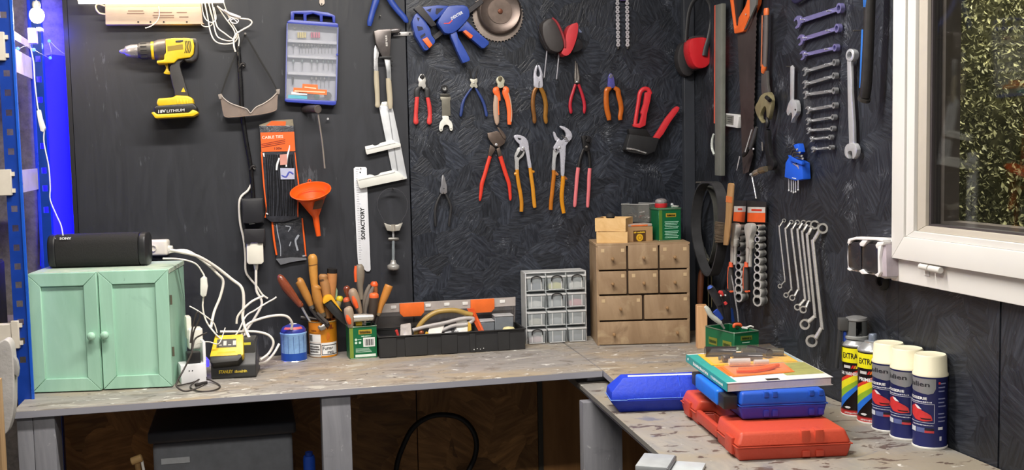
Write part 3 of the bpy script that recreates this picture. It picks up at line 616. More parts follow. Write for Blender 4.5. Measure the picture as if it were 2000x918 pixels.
# ------------------------------------------------------------------ rotary bit case
t = thing('bit_case', 'blue framed clear plastic case full of rotary bits on the wall', 'case', BW.at('cE',1050,900,.0))
BLU = M((58,72,170),.35,var=.06); CLR = M((190,196,205),.12,alpha=.16,var=.02,spec=.8)
mb = MB()
mb.plate(BW,'cE',[(862,100),(890,98),(1050,92),(1200,112),(1262,140),(1262,205),(1240,200),(1235,150),(1150,140),(1150,195),(1125,192),(1122,140),(1065,120),(1005,135),(1005,188),(978,188),(975,125),(895,122),(892,185),(862,185)],.028,.02); mb.build('carry_handle', BLU, t, .002, 2)
mb = MB(); mb.plate(BW,'cE',[(832,190),(860,175),(1270,205),(1290,215),(1288,245),(832,208)],.036,.034); mb.build('top_bar', BLU, t, .002, 2)
mb = MB(); mb.plate(BW,'cE',[(810,880),(1275,905),(1268,940),(1240,945),(830,915),(808,905)],.036,.034); mb.build('bottom_bar', BLU, t, .003, 2)
for q in ([(826,205),(836,206),(822,882),(812,880)],[(1282,240),(1292,242),(1276,905),(1262,905)]):
    mb = MB(); mb.plate(BW,'cE',q,.035,.033); mb.build('side_rail', M((120,128,190),.4,alpha=.9), t, .001, 1)
mb = MB(); mb.plate(BW,'cE',[(836,206),(1284,242),(1264,905),(822,882)],.006,.006); mb.build('back_tray', M((178,178,186),.5,var=.05), t)
rows = ((350,378),(492,515),(640,668))
for a,b in rows:
    mb = MB(); mb.plate(BW,'cE',[(834,a),(1278,a+22),(1277,b+22),(833,b)],.024,.018); mb.build('tray_ledge', M((196,196,204),.45), t, .001, 1)
random.seed(5)
def bits(y0, y1, xs, head, hc=(120,118,120)):
    for x in xs:
        mb = MB(); mb.rod(BW,'cE',[(x,y0+head,3.2),(x,y1,3.2)],.014,1,6); mb.build('bit_shank', steel((150,150,155),.35), t)
        mb = MB(); r = random.uniform(8,15); mb.rod(BW,'cE',[(x,y0,r*.4),(x,y0+head*.3,r),(x,y0+head,r*.8),(x,y0+head*1.1,3)],.014,2,8); mb.build('bit_head', M(hc,.5,.4), t)
bits(395,480,(885,940,965,995,1022,1050,1080,1110,1140,1170,1200,1230),22)
bits(530,630,(885,965,1050,1100,1155,1200,1235),34,(130,140,142))
bits(690,790,(1050,1090,1130,1165,1205),30)
for x,c in ((930,(214,196,120)),(950,(214,196,120)),(970,(214,196,120)),(992,(214,196,120)),(1050,(196,92,120)),(1072,(206,110,130)),(1094,(196,92,120)),(1116,(206,110,130))):
    MB().rod(BW,'cE',[(x,290,9),(x,338,9)],.014,1,10).build('sanding_drum', M(c,.6), t)
for x in (895,970,1025,1082):
    MB().disc(BW.at('cE',x,250,.008),(0,-1,0),.0038,.008,14).build('collet', DSTEEL, t)
MB().disc(BW.at('cE',1095,865,.008),(0,-1,0),.0085,.003,20).build('grinding_disc', M((64,150,130),.6), t)
MB().disc(BW.at('cE',1195,858,.012),(0,-1,0),.0105,.003,20).build('grinding_disc', M((66,58,56),.6), t)
MB().rod(BW,'cE',[(880,690,10),(880,760,7)],.014,1,8).build('bit_shank', BLACK, t)
for pts,c,nm in (([(888,785),(965,790),(968,752),(1105,760),(1106,800),(1188,806),(1186,852),(884,830)],(232,110,50),'orange_label'),([(870,822),(1010,832),(1010,852),(868,845)],(226,226,226),'white_label'),([(840,850),(1010,862),(1010,890),(838,880)],(90,170,190),'teal_label')):
    mb = MB(); mb.plate(BW,'cE',pts,.0365,.0006); mb.build(nm, M(c,.5), t)
for (x0,x1,y) in ((895,1170,812),(985,1090,778)):
    o = BW.at('cE',x0,y+8,.0368); quad('print_line', M((245,200,170),.5), t, o, BW.at('cE',x1,y+20,.0368)-o, BW.at('cE',x0,y-2,.0368)-o)
mb = MB(); mb.plate(BW,'cE',[(836,206),(1284,242),(1264,905),(822,882)],.0358,.0014); mb.build('clear_lid', CLR, t)
MB().disc(BW.at('cE',1278,490,.034),(0,-1,0),.003,.004,12).build('latch_dot', BLU, t)

# ------------------------------------------------------------------ T handle key, hook
t = thing('tee_handle_key', 'dark T handle hex key hanging below the bit case', 'hex key', BW.at('cF',1135,690,.0))
ha = BW.at('cF',1106,152,.078); hbk = BW.at('cF',985,150,.004)
MB().tube([ha,hbk],.0108,18,caps=True).build('handle', M((86,78,76),.4,.5), t)
mb = MB(); mb.lathe([(.0108,0),(.0114,.0006),(.0092,.0012),(.0088,.0002),(0,.0002)], ha, (ha-hbk), 18); mb.build('handle_end', M((100,92,88),.4,.3), t)
MB().tube([ha+V3(0,.008,-.008), BW.at('cF',1120,280,.065), BW.at('cF',1145,450,.055), BW.at('cF',1168,684,.05)],[.0024]*4,8).build('shaft', M((150,142,132),.35,.3), t)
t = thing('hanging_hook', 'small steel hook plate at the top of the plywood above the bit case', 'hook', BW.at('px',628,8,0))
mb = MB(); mb.plate(BW,'cE',[(1118,-10),(1165,-10),(1168,30),(1150,50),(1128,48),(1116,25)],.004,.004); mb.build('plate', steel((160,150,140),.4), t, .0006, 1)
MB().disc(BW.at('cE',1140,36,.004),(0,-1,0),.002,.002,10).build('screw', BLKST, t)
for i,(k,x,y,lb) in enumerate((('cF',1195,240,'bare screw in the black wall right of the T handle key'),)):
    t = thing('wall_screw', lb, 'screw', BW.at(k,x,y,0)); MB().disc(BW.at(k,x,y,0),(0,-1,0),.0016,.012,8).build('shank', DSTEEL, t); MB().disc(BW.at(k,x,y,.012),(0,-1,0),.0034,.002,12).build('head', STEEL, t)

# ------------------------------------------------------------------ cable tie packs
ORG = M((236,98,34),.42,var=.05)
def mat_film(): return M((58,60,66),.18,var=.9,scale=55,bump=1.0,spec=.8)
t = thing('cable_tie_pack', 'orange and clear pack of black cable ties hanging on the wall', 'cable ties', BW.at('cG',770,370,.0))
mb = MB(); mb.plate(BW,'cF',[(578,300),(890,300),(905,540),(940,860),(925,1080),(930,1130),(800,1165),(690,1165),(640,1130),(628,860)],.022,.006); mb.build('bag', M((44,45,50),.2,var=.7,scale=70,bump=.8), t, .002, 2)
mb = MB(); mb.plate(BW,'cF',[(580,295),(690,255),(880,242),(888,302),(582,308)],.018,.002); mb.build('header_fold', M((150,140,120),.3,alpha=.8), t)
mb = MB(); mb.plate(BW,'cF',[(640,300),(690,258),(820,262),(815,300)],.0188,.001); mb.build('header_card', ORG, t)
mb = MB(); mb.plate(BW,'cF',[(590,362),(893,355),(903,528),(600,536)],.0235,.001); mb.build('label', ORG, t)
mb = MB(); mb.rod(BW,'cF',[(602,536,9),(612,700,8),(625,860,8),(642,1010,8),(645,1080,8),(632,1125,7)],.02,3,8); mb.rod(BW,'cF',[(898,540,7),(915,700,8),(932,840,8),(925,1010,8),(925,1120,6)],.02,3,8); mb.build('edge_band', ORG, t)
random.seed(9)
for k in range(16):
    x = 640+k*16; mb = MB(); mb.rod(BW,'cF',[(x,560,4.5),(x+12+random.uniform(-6,6),750,4.5),(x+18+random.uniform(-8,8),940,4.5),(x+8+random.uniform(-8,8),1110,4.5)],.0225,3,6,.5); mb.build('cable_tie', M((20,20,22),.25,coat=.4), t)
for pts,c in (([(765,560),(828,555),(830,650),(768,655)],(196,140,128)),([(768,680),(895,682),(897,780),(772,782)],(176,180,205))):
    mb = MB(); mb.plate(BW,'cF',pts,.0262,.0006); mb.build('picture_print', M(c,.4), t)
mb = MB(); mb.rod(BW,'cF',[(780,745,6),(820,760,8),(850,715,8),(885,735,7)],.0266,3,6,.3); mb.build('picture_mark', M((70,80,170),.4), t)
for pts in ([(735,700,8),(740,650,10),(760,590,8)],[(822,670,7),(828,590,9),(848,510,7),(852,475,3)],[(618,545,9),(624,580,5)],[(642,1085,8),(660,1095,5)]):
    mb = MB(); mb.rod(BW,'cF',pts,.0255,3,6,.25); mb.build('film_crease', M((225,225,228),.25), t)
o = BW.at('cF',606,420,.0242); lettering('lettering','CABLE TIES', M((250,226,206),.5), t, o, BW.at('cF',795,410,.0242)-o, BW.at('cF',604,394,.0242)-o, .01)
o = BW.at('cF',716,516,.0242); lettering('lettering','100x', M((60,30,14),.5), t, o, BW.at('cF',784,512,.0242)-o, BW.at('cF',716,494,.0242)-o, .01)
for k in range(3):
    o = BW.at('cF',600,470+k*14,.0242); quad('print_line', M((120,40,16),.5), t, o, BW.at('cF',812,428+k*16,.0242)-o, BW.at('cF',600,465+k*14,.0242)-o)
t = thing('cable_tie_pack', 'second pack of black cable ties peeking out below the first', 'cable ties', BW.at('cG',870,770,.0))
mb = MB(); mb.plate(BW,'cG',[(690,330),(960,330),(985,560),(1005,710),(880,742),(770,768),(725,720),(735,690),(705,560)],.011,.006); mb.build('bag', M((40,41,45),.2,var=.8,scale=60,bump=.9), t, .002, 2)
mb = MB(); mb.rod(BW,'cG',[(696,380,9),(712,540,10),(735,680,8)],.011,3,8); mb.rod(BW,'cG',[(965,350,7),(985,560,8),(998,690,7)],.011,3,8); mb.build('edge_band', ORG, t)
for pts in ([(735,400,4),(745,480,5),(770,600,4),(772,690,4)],[(935,500,10),(915,530,12),(905,560,9),(925,640,10)],[(815,420,5),(860,430,6),(840,470,5)],[(865,560,4),(850,600,6)],[(968,690,8),(998,685,7)]):
    mb = MB(); mb.rod(BW,'cG',pts,.0124,3,6,.25); mb.build('film_crease', M((150,155,165),.25), t)
mb = MB(); mb.plate(BW,'cG',[(728,715),(860,700),(1000,705),(1004,722),(870,742),(772,768)],.0118,.001); mb.build('bag_seam', M((120,122,128),.25,alpha=.8), t)

# ------------------------------------------------------------------ funnel
t = thing('funnel', 'orange plastic funnel hanging on a nail beside the cable ties', 'funnel', BW.at('cG',1040,300,.0))
FO = M((240,92,22),.38,var=.05); 
cm = BW.at('cG',1040,105,.06); tip = BW.at('cG',1112,510,.028); axf = (tip-cm).normalized()
axm = Vector((-.10,-.42,.9)).normalized()
# oval mouth tilted up toward the viewer: sections between the rim and the spout
def ringpts(c, u, v, a, b, n=36): return [c+u*(math.cos(2*math.pi*i/n)*a)+v*(math.sin(2*math.pi*i/n)*b) for i in range(n)]
s_ = BW.sc('cG',1040,105,.06)
ur = (BW.r*math.cos(.13)+BW.u*math.sin(.13)).normalized()
vr = (BW.u*.42 - BW.n*-.0 + BW.n*.0); vr = (BW.u*.48 + Vector((0,1,0))*.88).normalized()
secs = []
for c,a,b in ((cm,180,150),(cm+axf*.004,176,146),(cm+axf*.010,160,132),(cm*.62+BW.at('cG',1085,330,.04)*.38,112,96),(BW.at('cG',1086,335,.04),30,28),(BW.at('cG',1098,420,.034),26,25),(tip,21,20)):
    secs.append((c,a*s_,b*s_))
n = 36; vs=[]; fs=[]
for j,(c,a,b) in enumerate(secs):
    tt = min(1,j/4.0); v2 = (vr*(1-tt)+Vector((0,1,0))*tt).normalized(); vs += ringpts(c,ur,v2,a,b,n)
base=len(vs)
for j,(c,a,b) in enumerate(secs[:5]):
    tt = min(1,j/4.0); v2 = (vr*(1-tt)+Vector((0,1,0))*tt).normalized(); vs += ringpts(c-axf*(.0 if j else -.0004),ur,v2,a-.0018,b-.0018,n)
for j in range(6):
    for i in range(n): fs.append((j*n+i,j*n+(i+1)%n,(j+1)*n+(i+1)%n,(j+1)*n+i))
for j in range(4):
    for i in range(n): fs.append((base+j*n+i,base+(j+1)*n+i,base+(j+1)*n+(i+1)%n,base+j*n+(i+1)%n))
for i in range(n): fs.append((i,base+i,base+(i+1)%n,(i+1)%n))
fs.append([6*n+i for i in range(n)])
mb = MB(); mb.add(vs,fs); mb.build('cone', FO, t)
mb = MB(); mb.tube(ringpts(cm,ur,vr,181*s_,151*s_,40),.0016,8,closed=True); mb.build('rim', FO, t)
mb = MB(); mb.tube(ringpts(cm+axf*.013,ur,vr,128*s_,108*s_,40),.001,6,closed=True); mb.build('inner_step', M((226,84,20),.4), t)
bkp = cm+vr*150*s_
MB().tube([bkp+BW.r*.004*math.cos(a)+BW.u*(.004+.005*math.sin(a)) for a in [2*math.pi*i/14 for i in range(14)]],.0014,6,closed=True).build('hanging_eye', FO, t)
MB().disc(BW.at('cF',1048,790,0),(0,-1,0),.0014,.025,8).build('nail', DSTEEL, t)
mb = MB()
pl = [BW.at('cG',x,y,o_) for x,y,o_ in ((1078,202,.088),(1160,180,.082),(1140,262,.070),(1058,272,.076))]
mb.prism(pl,(0,.001,0)); mb.build('sticker', M((70,44,30),.5), t)

# ------------------------------------------------------------------ wall sockets with charger plug
t = thing('black_socket', 'upper black flap socket box on the plywood wall', 'socket', BW.at('cG',520,400,.0))
BSO = M((34,34,37),.38,var=.08)
mb = MB(); mb.plate(BW,'cG',[(414,178),(614,168),(624,392),(440,402)],.045,.044); mb.build('box', BSO, t, .003, 2)
mb = MB(); mb.plate(BW,'cG',[(424,190),(606,180),(614,380),(560,395),(540,388),(500,400),(442,392)],.05,.006); mb.build('flap', M((40,40,44),.35,var=.06), t, .002, 2)
mb = MB(); mb.rod(BW,'cG',[(490,405,6),(540,398,6)],.047,1,8); mb.build('hinge', BLACK, t)
t = thing('black_socket', 'lower black flap socket box with a white plug on the plywood wall', 'socket', BW.at('cG',540,600,.0))
mb = MB(); mb.plate(BW,'cG',[(440,450),(632,440),(640,600),(455,615)],.03,.029); mb.build('box', BSO, t, .003, 2)
mb = MB(); mb.plate(BW,'cG',[(444,448),(630,446),(620,560),(612,575),(570,578),(562,566),(505,568),(498,582),(456,582),(446,566)],.062,.005); mb.build('flap', M((44,43,46),.35,var=.06), t, .002, 2)
t = thing('charger_plug', 'white square charger plug in the lower black socket with its cable', 'plug', BW.at('cG',545,760,.0))
mb = MB(); mb.plate(BW,'cG',[(465,575),(615,570),(622,745),(600,762),(485,765),(468,745)],.056,.05); mb.build('body', M((226,222,210),.35,var=.03), t, .004, 2)
mb = MB(); mb.rod(BW,'cG',[(550,762,22),(552,800,18),(552,815,14)],.035,1,12); mb.build('strain_relief', M((230,228,220),.4), t)
MB().rod(BW,'px',[(500,525,2.6),(500,545,2.6),(501,568,2.6),(510,585,2.6),(510,598,2.6),(497,622,2.6),(482,645,2.4),(476,660,2.2)],.036,5,10).build('cord', WCORD, t)
t = thing('white_flex', 'white flex running down left of the black sockets', 'cable', BW.at('px',480,520,.0))
MB().rod(BW,'px',[(490,360,1.6),(484,372,2.2),(471,384,2.3),(467,400,2.3),(469,435,2.3),(476,468,2.3),(479,500,2.2),(480,530,2.2),(490,546,2.2),(502,560,2),(512,575,2),(523,583,2)],.012,5,10).build('cord', WCORD, t)
# ------------------------------------------------------------------ tools on the back wall
def P(mb_pts, k, off, th, name, mat, t, bev=.0008, sm=1, fr=BW, seg=2):
    mb = MB(); mb.plate(fr, k, mb_pts, off, th, sm); return mb.build(name, mat, t, bev, seg)
def R(pts, k, off, name, mat, t, sm=4, sides=10, flat=1.0, fr=BW, closed=False):
    return MB().rod(fr, k, pts, off, sm, sides, flat, closed).build(name, mat, t)
def nail(t, k, x, y, ln=.02, fr=BW, r=.0015):
    return MB().disc(fr.at(k, x, y, 0), fr.n, r, ln, 8).build('nail', DSTEEL, t)
def pivot(t, k, x, y, off, r=.003, fr=BW, mat=None):
    return MB().lathe([(0,0),(r,0),(r,.0012),(r*.6,.002),(0,.002)], fr.at(k, x, y, off), fr.n, 14).build('pivot', mat or STEEL, t)

# rivet gun
t = thing('rivet_gun', 'steel hand rivet gun with beige grips hanging on the plywood', 'rivet gun', BW.at('dA',330,800))
P([(270,232),(300,222),(395,216),(400,240),(388,425),(380,432),(335,430),(285,325),(275,275)],'dA',.034,.026,'body',M((104,98,96),.35,.7,.2),t,.003)
R([(385,232,14),(415,228,20),(450,226,20),(465,228,14),(470,230,5)],'dA',.024,'nose',steel((120,116,116),.3),t,2,14)
P([(345,432),(390,430),(398,540),(400,600),(368,600),(362,520)],'dA',.028,.016,'fixed_lever',steel((176,178,180),.3),t,.002)
P(catmull([(276,340),(292,345),(308,395),(300,440),(300,490),(300,545),(272,545),(268,470),(268,400)],2,True),'dA',.024,.010,'moving_lever',STEEL,t,.002)
R([(285,330,5),(330,410,5)],'dA',.03,'spring_link',BLKST,t,1)
BGE = M((178,168,146),.5,var=.06)
R([(286,530,18),(288,600,20),(293,680,19),(296,760,18),(296,790,20),(296,803,12)],'dA',.022,'grip',BGE,t,3,12,.6)
R([(378,585,20),(382,660,22),(388,730,21),(390,780,20),(394,812,14)],'dA',.024,'grip',BGE,t,3,12,.6)
for y in (456,492): MB().disc(BW.at('dA',405,y,.016),(0,-1,0),.0022,.010,10).build('grip_screw',BLKST,t)
P([(345,420),(400,420),(400,436),(310,436),(312,424)],'dA',.036,.006,'clip_band',BLACK,t,.0004,1)
o = BW.at('dA',372,345,.0342); lettering('lettering','~5', M((180,176,172),.5), t, o, BW.at('dA',366,262,.0342)-o, BW.at('dA',356,345,.0342)-o)

# steel strip
t = thing('metal_strip', 'flat pierced steel strip fixed across the panel joint beside the rivet gun', 'bracket', BW.at('dA',490,255))
P([(412,258),(450,240),(560,236),(562,265),(415,272)],'dA',.004,.0035,'strip',steel((168,166,164),.4),t,.0005,1)
for x in (462,536): MB().disc(BW.at('dA',x,253,.004),(0,-1,0),.0025,.0015,10).build('screw',BLKST,t)

# sliding aluminium square
ALU = M((214,217,221),.42,.35,.06,40)
t = thing('sliding_square', 'aluminium sliding square with two arms hanging under the rivet gun', 'square', BW.at('dB',560,760))
P([(410,50),(425,28),(545,45),(552,80),(628,440),(690,755),(672,762),(640,735),(545,690),(535,660)],'dB',.012,.008,'beam',ALU,t,.001)
P([(500,80),(508,80),(600,680),(588,680)],'dB',.0128,.001,'beam_groove',M((150,152,156),.45,.5),t,0)
P([(270,440),(345,422),(370,432),(408,420),(422,405),(548,372),(570,395),(625,410),(628,440),(290,520),(280,500)],'dB',.022,.010,'sliding_arm',M((226,226,222),.42,.15,.04),t,.001)
P([(284,468),(570,402),(574,408),(286,474)],'dB',.0226,.001,'arm_groove',M((170,170,168),.45),t,0)
P([(190,758),(318,718),(345,722),(368,732),(405,722),(425,702),(548,675),(600,692),(690,760),(225,858),(210,845)],'dB',.022,.010,'fixed_arm',M((226,226,220),.42,.15,.04),t,.001)
P([(205,772),(560,695),(563,702),(206,780)],'dB',.0226,.001,'arm_groove',M((176,176,172),.45),t,0)
for x,y in ((565,692),(640,752)): pivot(t,'dB',x,y,.0222,.0012)
P([(425,28),(440,-5),(545,-12),(545,45)],'dB',.011,.005,'top_plate',M((232,230,222),.4,.2),t,.001)

# plastic ruler
t = thing('ruler', 'white plastic ruler hanging on a nail left of the strap wrench', 'ruler', BW.at('dC',250,860))
P([(157,-158),(175,-172),(275,-172),(288,-158),(292,30),(326,850),(312,868),(285,868),(200,790),(190,650),(160,0)],'dC',.006,.0025,'blade',M((222,224,230),.3,var=.03),t,.0006,1)
MB().disc(BW.at('dB',222,697,.0062),(0,-1,0),.0022,.0006,12).build('hole',BLACK,t); nail(t,'dB',224,655,.012)
for k in range(40):
    y = -150+k*23; x0 = 178 + (y+150)*.036
    o = BW.at('dC',x0,y,.0062); quad('tick', M((150,150,155),.5), t, o, BW.at('dC',x0+(22 if k%5 else 34),y,.0062)-o, BW.at('dC',x0,y-3,.0062)-o)
o = BW.at('dC',274,548,.0062); lettering('lettering','SOFACTORY', M((34,34,36),.5), t, o, BW.at('dC',262,228,.0062)-o, BW.at('dC',232,552,.0062)-o, .035)

# oil filter strap wrench
t = thing('strap_wrench', 'oil filter strap wrench with steel band loop and silver knob', 'wrench', BW.at('dC',550,860))
lp_ = [(470,382),(425,300),(392,220),(400,150),(440,80),(500,45),(560,42),(625,70),(672,130),(692,200),(675,290),(640,350),(625,388)]
lp_ = catmull(lp_,4); mb = MB(); A_=[BW.at('dC',x,y,.028) for x,y in lp_]; n=len(A_)
vs=[]; 
for i,p in enumerate(A_):
    c=BW.at('dC',545,230,.028); e=(p-c); e.y=0; e=e.normalized()*.0012; vs += [p+V3(0,-.002,0),p+V3(0,.004,0),p+e+V3(0,.004,0),p+e+V3(0,-.002,0)]
fs=[]
for i in range(n-1):
    for k in range(4): fs.append((i*4+k,i*4+(k+1)%4,(i+1)*4+(k+1)%4,(i+1)*4+k))
mb.add(vs,fs); mb.build('band',steel((96,96,102),.35),t)
P(catmull([(458,382),(500,400),(545,410),(600,402),(648,382),(615,462),(580,466),(540,470),(490,462)],1,True),'dC',.03,.02,'saddle',M((204,200,190),.35,.6),t,.002)
R([(550,400,24),(552,465,24)],'dC',.026,'saddle_boss',M((196,190,178),.35,.6),t,1,16)
R([(550,470,11),(552,530,11)],'dC',.022,'screw_neck',STEEL,t,1,12)
R([(500,545,14),(520,545,20),(585,545,20),(606,545,14)],'dC',.022,'collar_nut',steel((120,118,114),.35),t,1,8)
R([(552,560,15),(552,660,16),(552,760,15)],'dC',.022,'shaft',steel((170,180,186),.25),t,1,14)
R([(552,755,24),(552,790,34),(552,806,58),(552,820,61),(552,838,60),(552,855,44),(552,858,0.5)],'dC',.026,'knob',M((170,168,164),.4,.5),t,2,20)
nail(t,'dC',545,38,.03)

# blue spring clamp at the top edge (handles show)
CBL = M((44,72,158),.42,var=.06)
t = thing('spring_clamp', 'blue spring clamp with its two handles hanging down at the top edge', 'clamp', BW.at('dA',365,190))
R([(330,-120,20),(300,-40,24),(280,20,26),(258,90,22),(240,160,22),(235,195,14)],'dA',.03,'handle',CBL,t,3,12,.7)
R([(355,-120,20),(375,-40,24),(400,15,24),(445,75,23),(490,125,22),(512,160,18),(515,172,8)],'dA',.026,'handle',CBL,t,3,12,.7)
P([(310,-140),(380,-140),(385,-70),(345,-50),(308,-75)],'dA',.036,.03,'pivot_block',BLKPL,t,.002)
nail(t,'dA',312,124,.02)

# bar clamp
t = thing('bar_clamp', 'blue quick bar clamp with orange pads lying across the wall top', 'clamp', BW.at('dA',850,470))
b0 = BW.at('dA',715,285,.026); b1 = BW.at('dA',1078,5,.026); bd=(b1-b0).normalized()
q=Vector((0,-1,0)).cross(bd); mb=MB(); mb.hexa([b0+q*w+V3(0,h,0) for h in (-.004,.004) for w in (0,)]*0 or [b0-q*.0075+V3(0,-.003,0),b1-q*.0075+V3(0,-.003,0),b1+q*.0075+V3(0,-.003,0),b0+q*.0075+V3(0,-.003,0),b0-q*.0075+V3(0,.003,0),b1-q*.0075+V3(0,.003,0),b1+q*.0075+V3(0,.003,0),b0+q*.0075+V3(0,.003,0)]); mb.build('bar',steel((64,62,64),.4),t,.001,1)
P([(630,52),(680,45),(740,38),(830,42),(790,95),(745,140),(700,170),(660,140),(640,100)],'dA',.046,.030,'upper_jaw',CBL,t,.003)
for q in ([(660,75),(700,62),(690,92)],[(735,62),(790,62),(740,110),(728,100)]): P(q,'dA',.0465,.004,'jaw_recess',M((26,30,54),.6),t,0)
P([(575,110),(600,90),(650,150),(690,215),(700,260),(728,300),(725,320),(668,376),(650,378),(635,360),(580,270),(560,200),(556,160)],'dA',.05,.034,'lower_jaw',CBL,t,.003)
for q in ([(590,130),(612,135),(600,160)],[(590,195),(630,200),(640,220),(600,232)],[(615,270),(650,245),(655,262),(622,290)],[(640,330),(658,352),(668,360),(650,360)]): P(q,'dA',.0505,.004,'jaw_recess',M((26,30,54),.6),t,0)
P([(568,65),(605,32),(625,42),(735,180),(735,188),(700,200)],'dA',.058,.02,'pad_strip',M((44,42,44),.5),t,.002)
P([(630,295),(668,276),(708,335),(684,360)],'dA',.056,.02,'orange_pad',M((238,104,40),.45),t,.002)
P(catmull([(820,50),(850,40),(945,38),(975,60),(985,100),(975,140),(900,220),(850,250),(800,248),(775,215),(750,180),(752,150),(790,90)],2,True),'dA',.058,.044,'body',CBL,t,.005)
P(catmull([(838,245),(885,232),(900,280),(940,350),(985,435),(980,455),(940,470),(930,460),(895,390),(865,320)],2,True),'dA',.052,.026,'pistol_handle',CBL,t,.006)
P([(890,238),(960,150),(980,170),(1030,225),(1060,250),(1130,310),(1130,330),(1095,362),(1075,358),(990,285),(930,230)],'dA',.05,.026,'trigger_handle',CBL,t,.005)
P([(935,235),(955,222),(1010,265),(1000,288),(985,284)],'dA',.054,.02,'orange_trigger',M((232,100,44),.45),t,.002)
o = BW.at('dA',850,150,.0585); lettering('lettering','DEXTER', M((232,236,244),.5), t, o, BW.at('dA',935,100,.0585)-o, BW.at('dA',842,130,.0585)-o, .02)
mb=MB(); 
P([(790,172),(828,170),(850,150),(856,155),(832,178),(792,178)],'dA',.0588,.0006,'logo_mark',M((220,60,60),.5),t,0)
for x in (845,905,): pass

# saw blades
t = thing('circular_saw_blade', 'toothed circular saw blade at the wall top behind the grinding disc', 'saw blade', BW.at('dA',1195,320))
cb = BW.at('dA',1195,115,.008); rb = (BW.at('dA',1385,150,.008)-cb).length*1.0; nT=48; vs=[]
for i in range(nT):
    a=2*math.pi*i/nT
    for da,rr in ((0,rb*.955),(.09,rb*.96),(.1,rb*1.02)): vs.append(cb+V3(math.cos(a+da),0,math.sin(a+da))*rr)
mb=MB(); mb.prism(vs,(0,.0022,0)); mb.build('blade',M((150,138,130),.4,.75,.25,30),t)
t = thing('grinding_disc', 'brown metal cup disc hung in front of the saw blade', 'disc', BW.at('dA',1205,230))
c2 = BW.at('dA',1205,88,.012); s2 = BW.sc('dA',1205,88,.012)
mb=MB(); mb.lathe([(0,.0),(168*s2,0),(168*s2,.008),(158*s2,.014),(150*s2,.016),(140*s2,.014),(120*s2,.012),(100*s2,.010),(0,.010)],c2,(0,-1,0),48); mb.build('dish',M((112,100,94),.36,.7,.25,18),t)
mb=MB(); mb.lathe([(0,.010),(92*s2,.010),(92*s2,.0125),(0,.0125)],c2,(0,-1,0),36); mb.build('hub_plate',M((120,106,98),.4,.7,.3,20),t)
mb=MB(); mb.lathe([(0,.0125),(20*s2,.0125),(18*s2,.0165),(8*s2,.0175),(0,.0175)],c2,(0,-1,0),12); mb.build('hub_bolt',M((110,66,48),.5,.5),t)

# ---- row of pliers (dD)
RED = M((206,62,60),.42,var=.06); HSTEEL = M((216,214,208),.3,.5,.08,50)
t = thing('side_cutters', 'red and black side cutters at the left of the pliers row', 'pliers', BW.at('dD',150,755))
P(catmull([(150,145),(182,175),(196,225),(188,262),(196,300),(166,328),(145,300),(106,302),(112,255),(100,222),(118,175)],2,True),'dD',.02,.010,'head',HSTEEL,t,.0015)
P([(150,145),(182,178),(178,198),(152,216),(122,198),(120,176)],'dD',.0215,.003,'jaw_cut',BLKST,t,.0005,1)
for s,a in ((-1,[(130,305,14),(95,335,34),(88,380,34),(90,425,28)]),(1,[(165,310,14),(208,335,34),(212,380,32),(212,430,28)])):
    R(a,'dD',.016,'grip_collar',M((48,48,50),.5),t,3,12,.5)
R([(90,415,26),(85,480,25),(80,560,25),(75,640,24),(75,700,30),(78,735,30),(80,752,14)],'dD',.016,'grip',RED,t,3,12,.55)
R([(214,430,22),(230,500,25),(240,570,26),(243,640,25),(238,700,30),(236,735,30),(236,754,14)],'dD',.016,'grip',RED,t,3,12,.55)
nail(t,'dD',150,330,.014)
t = thing('multitool_blade', 'grey oscillating tool blade with a white pin spanner below it', 'spanner', BW.at('dD',435,835))
mb=MB(); mb.ring(BW,'dD',418,320,.0098,.0062,.016,.006,24); mb.build('mount_ring',BLKST,t)
MB().disc(BW.at('dD',418,320,.008),(0,-1,0),.0064,.004,20).build('mount_plate',M((190,190,188),.4,.5),t)
for i in range(8):
    a=2*math.pi*i/8; c=BW.at('dD',418,320,.0121)+V3(math.cos(a),0,math.sin(a))*.0045; MB().disc(c,(0,-1,0),.0007,.0005,8).build('mount_hole',BLACK,t)
MB().disc(BW.at('dD',412,315,.0122),(0,-1,0),.0023,.001,12).build('centre_hole',BLACK,t)
P([(365,385),(480,385),(482,418),(366,416)],'dD',.012,.006,'shoulder',M((74,72,68),.4,.6),t,.0008,1)
P([(366,420),(490,420),(494,450),(484,468),(490,650),(388,655),(384,468),(370,455)],'dD',.009,.0022,'blade',M((146,142,130),.4,.7,.12,40),t,.0004,1)
P(catmull([(392,652),(465,655),(470,690),(500,720),(515,770),(512,820),(492,830),(478,800),(470,770),(440,755),(410,770),(398,800),(392,828),(370,838),(354,810),(356,760),(372,715),(396,690)],2,True),'dD',.013,.004,'pin_spanner',M((226,226,218),.45,.1),t,.0006)
for x,y in ((375,812),(494,800)): MB().disc(BW.at('dD',x,y,.0132),(0,-1,0),.0014,.002,10).build('pin',DSTEEL,t)
t = thing('circlip_pliers', 'thin blue handled circlip pliers with two needle tips', 'pliers', BW.at('dD',765,660))
NB = M((40,60,120),.45,var=.08)
R([(742,205,10),(728,140,7),(715,85,3)],'dD',.014,'tip',BLKST,t,2,8); R([(790,205,10),(800,140,7),(810,85,3)],'dD',.014,'tip',BLKST,t,2,8)
P([(722,205),(770,215),(808,202),(812,240),(800,262),(815,300),(798,322),(768,300),(748,322),(722,295),(738,255),(728,235)],'dD',.018,.008,'head',M((206,202,186),.3,.4),t,.001)
pivot(t,'dD',768,256,.0182,.0025)
R([(750,310,10),(700,375,13),(655,450,16),(630,520,20),(622,580,20),(612,640,18),(610,660,8)],'dD',.014,'handle',NB,t,4,10,.6)
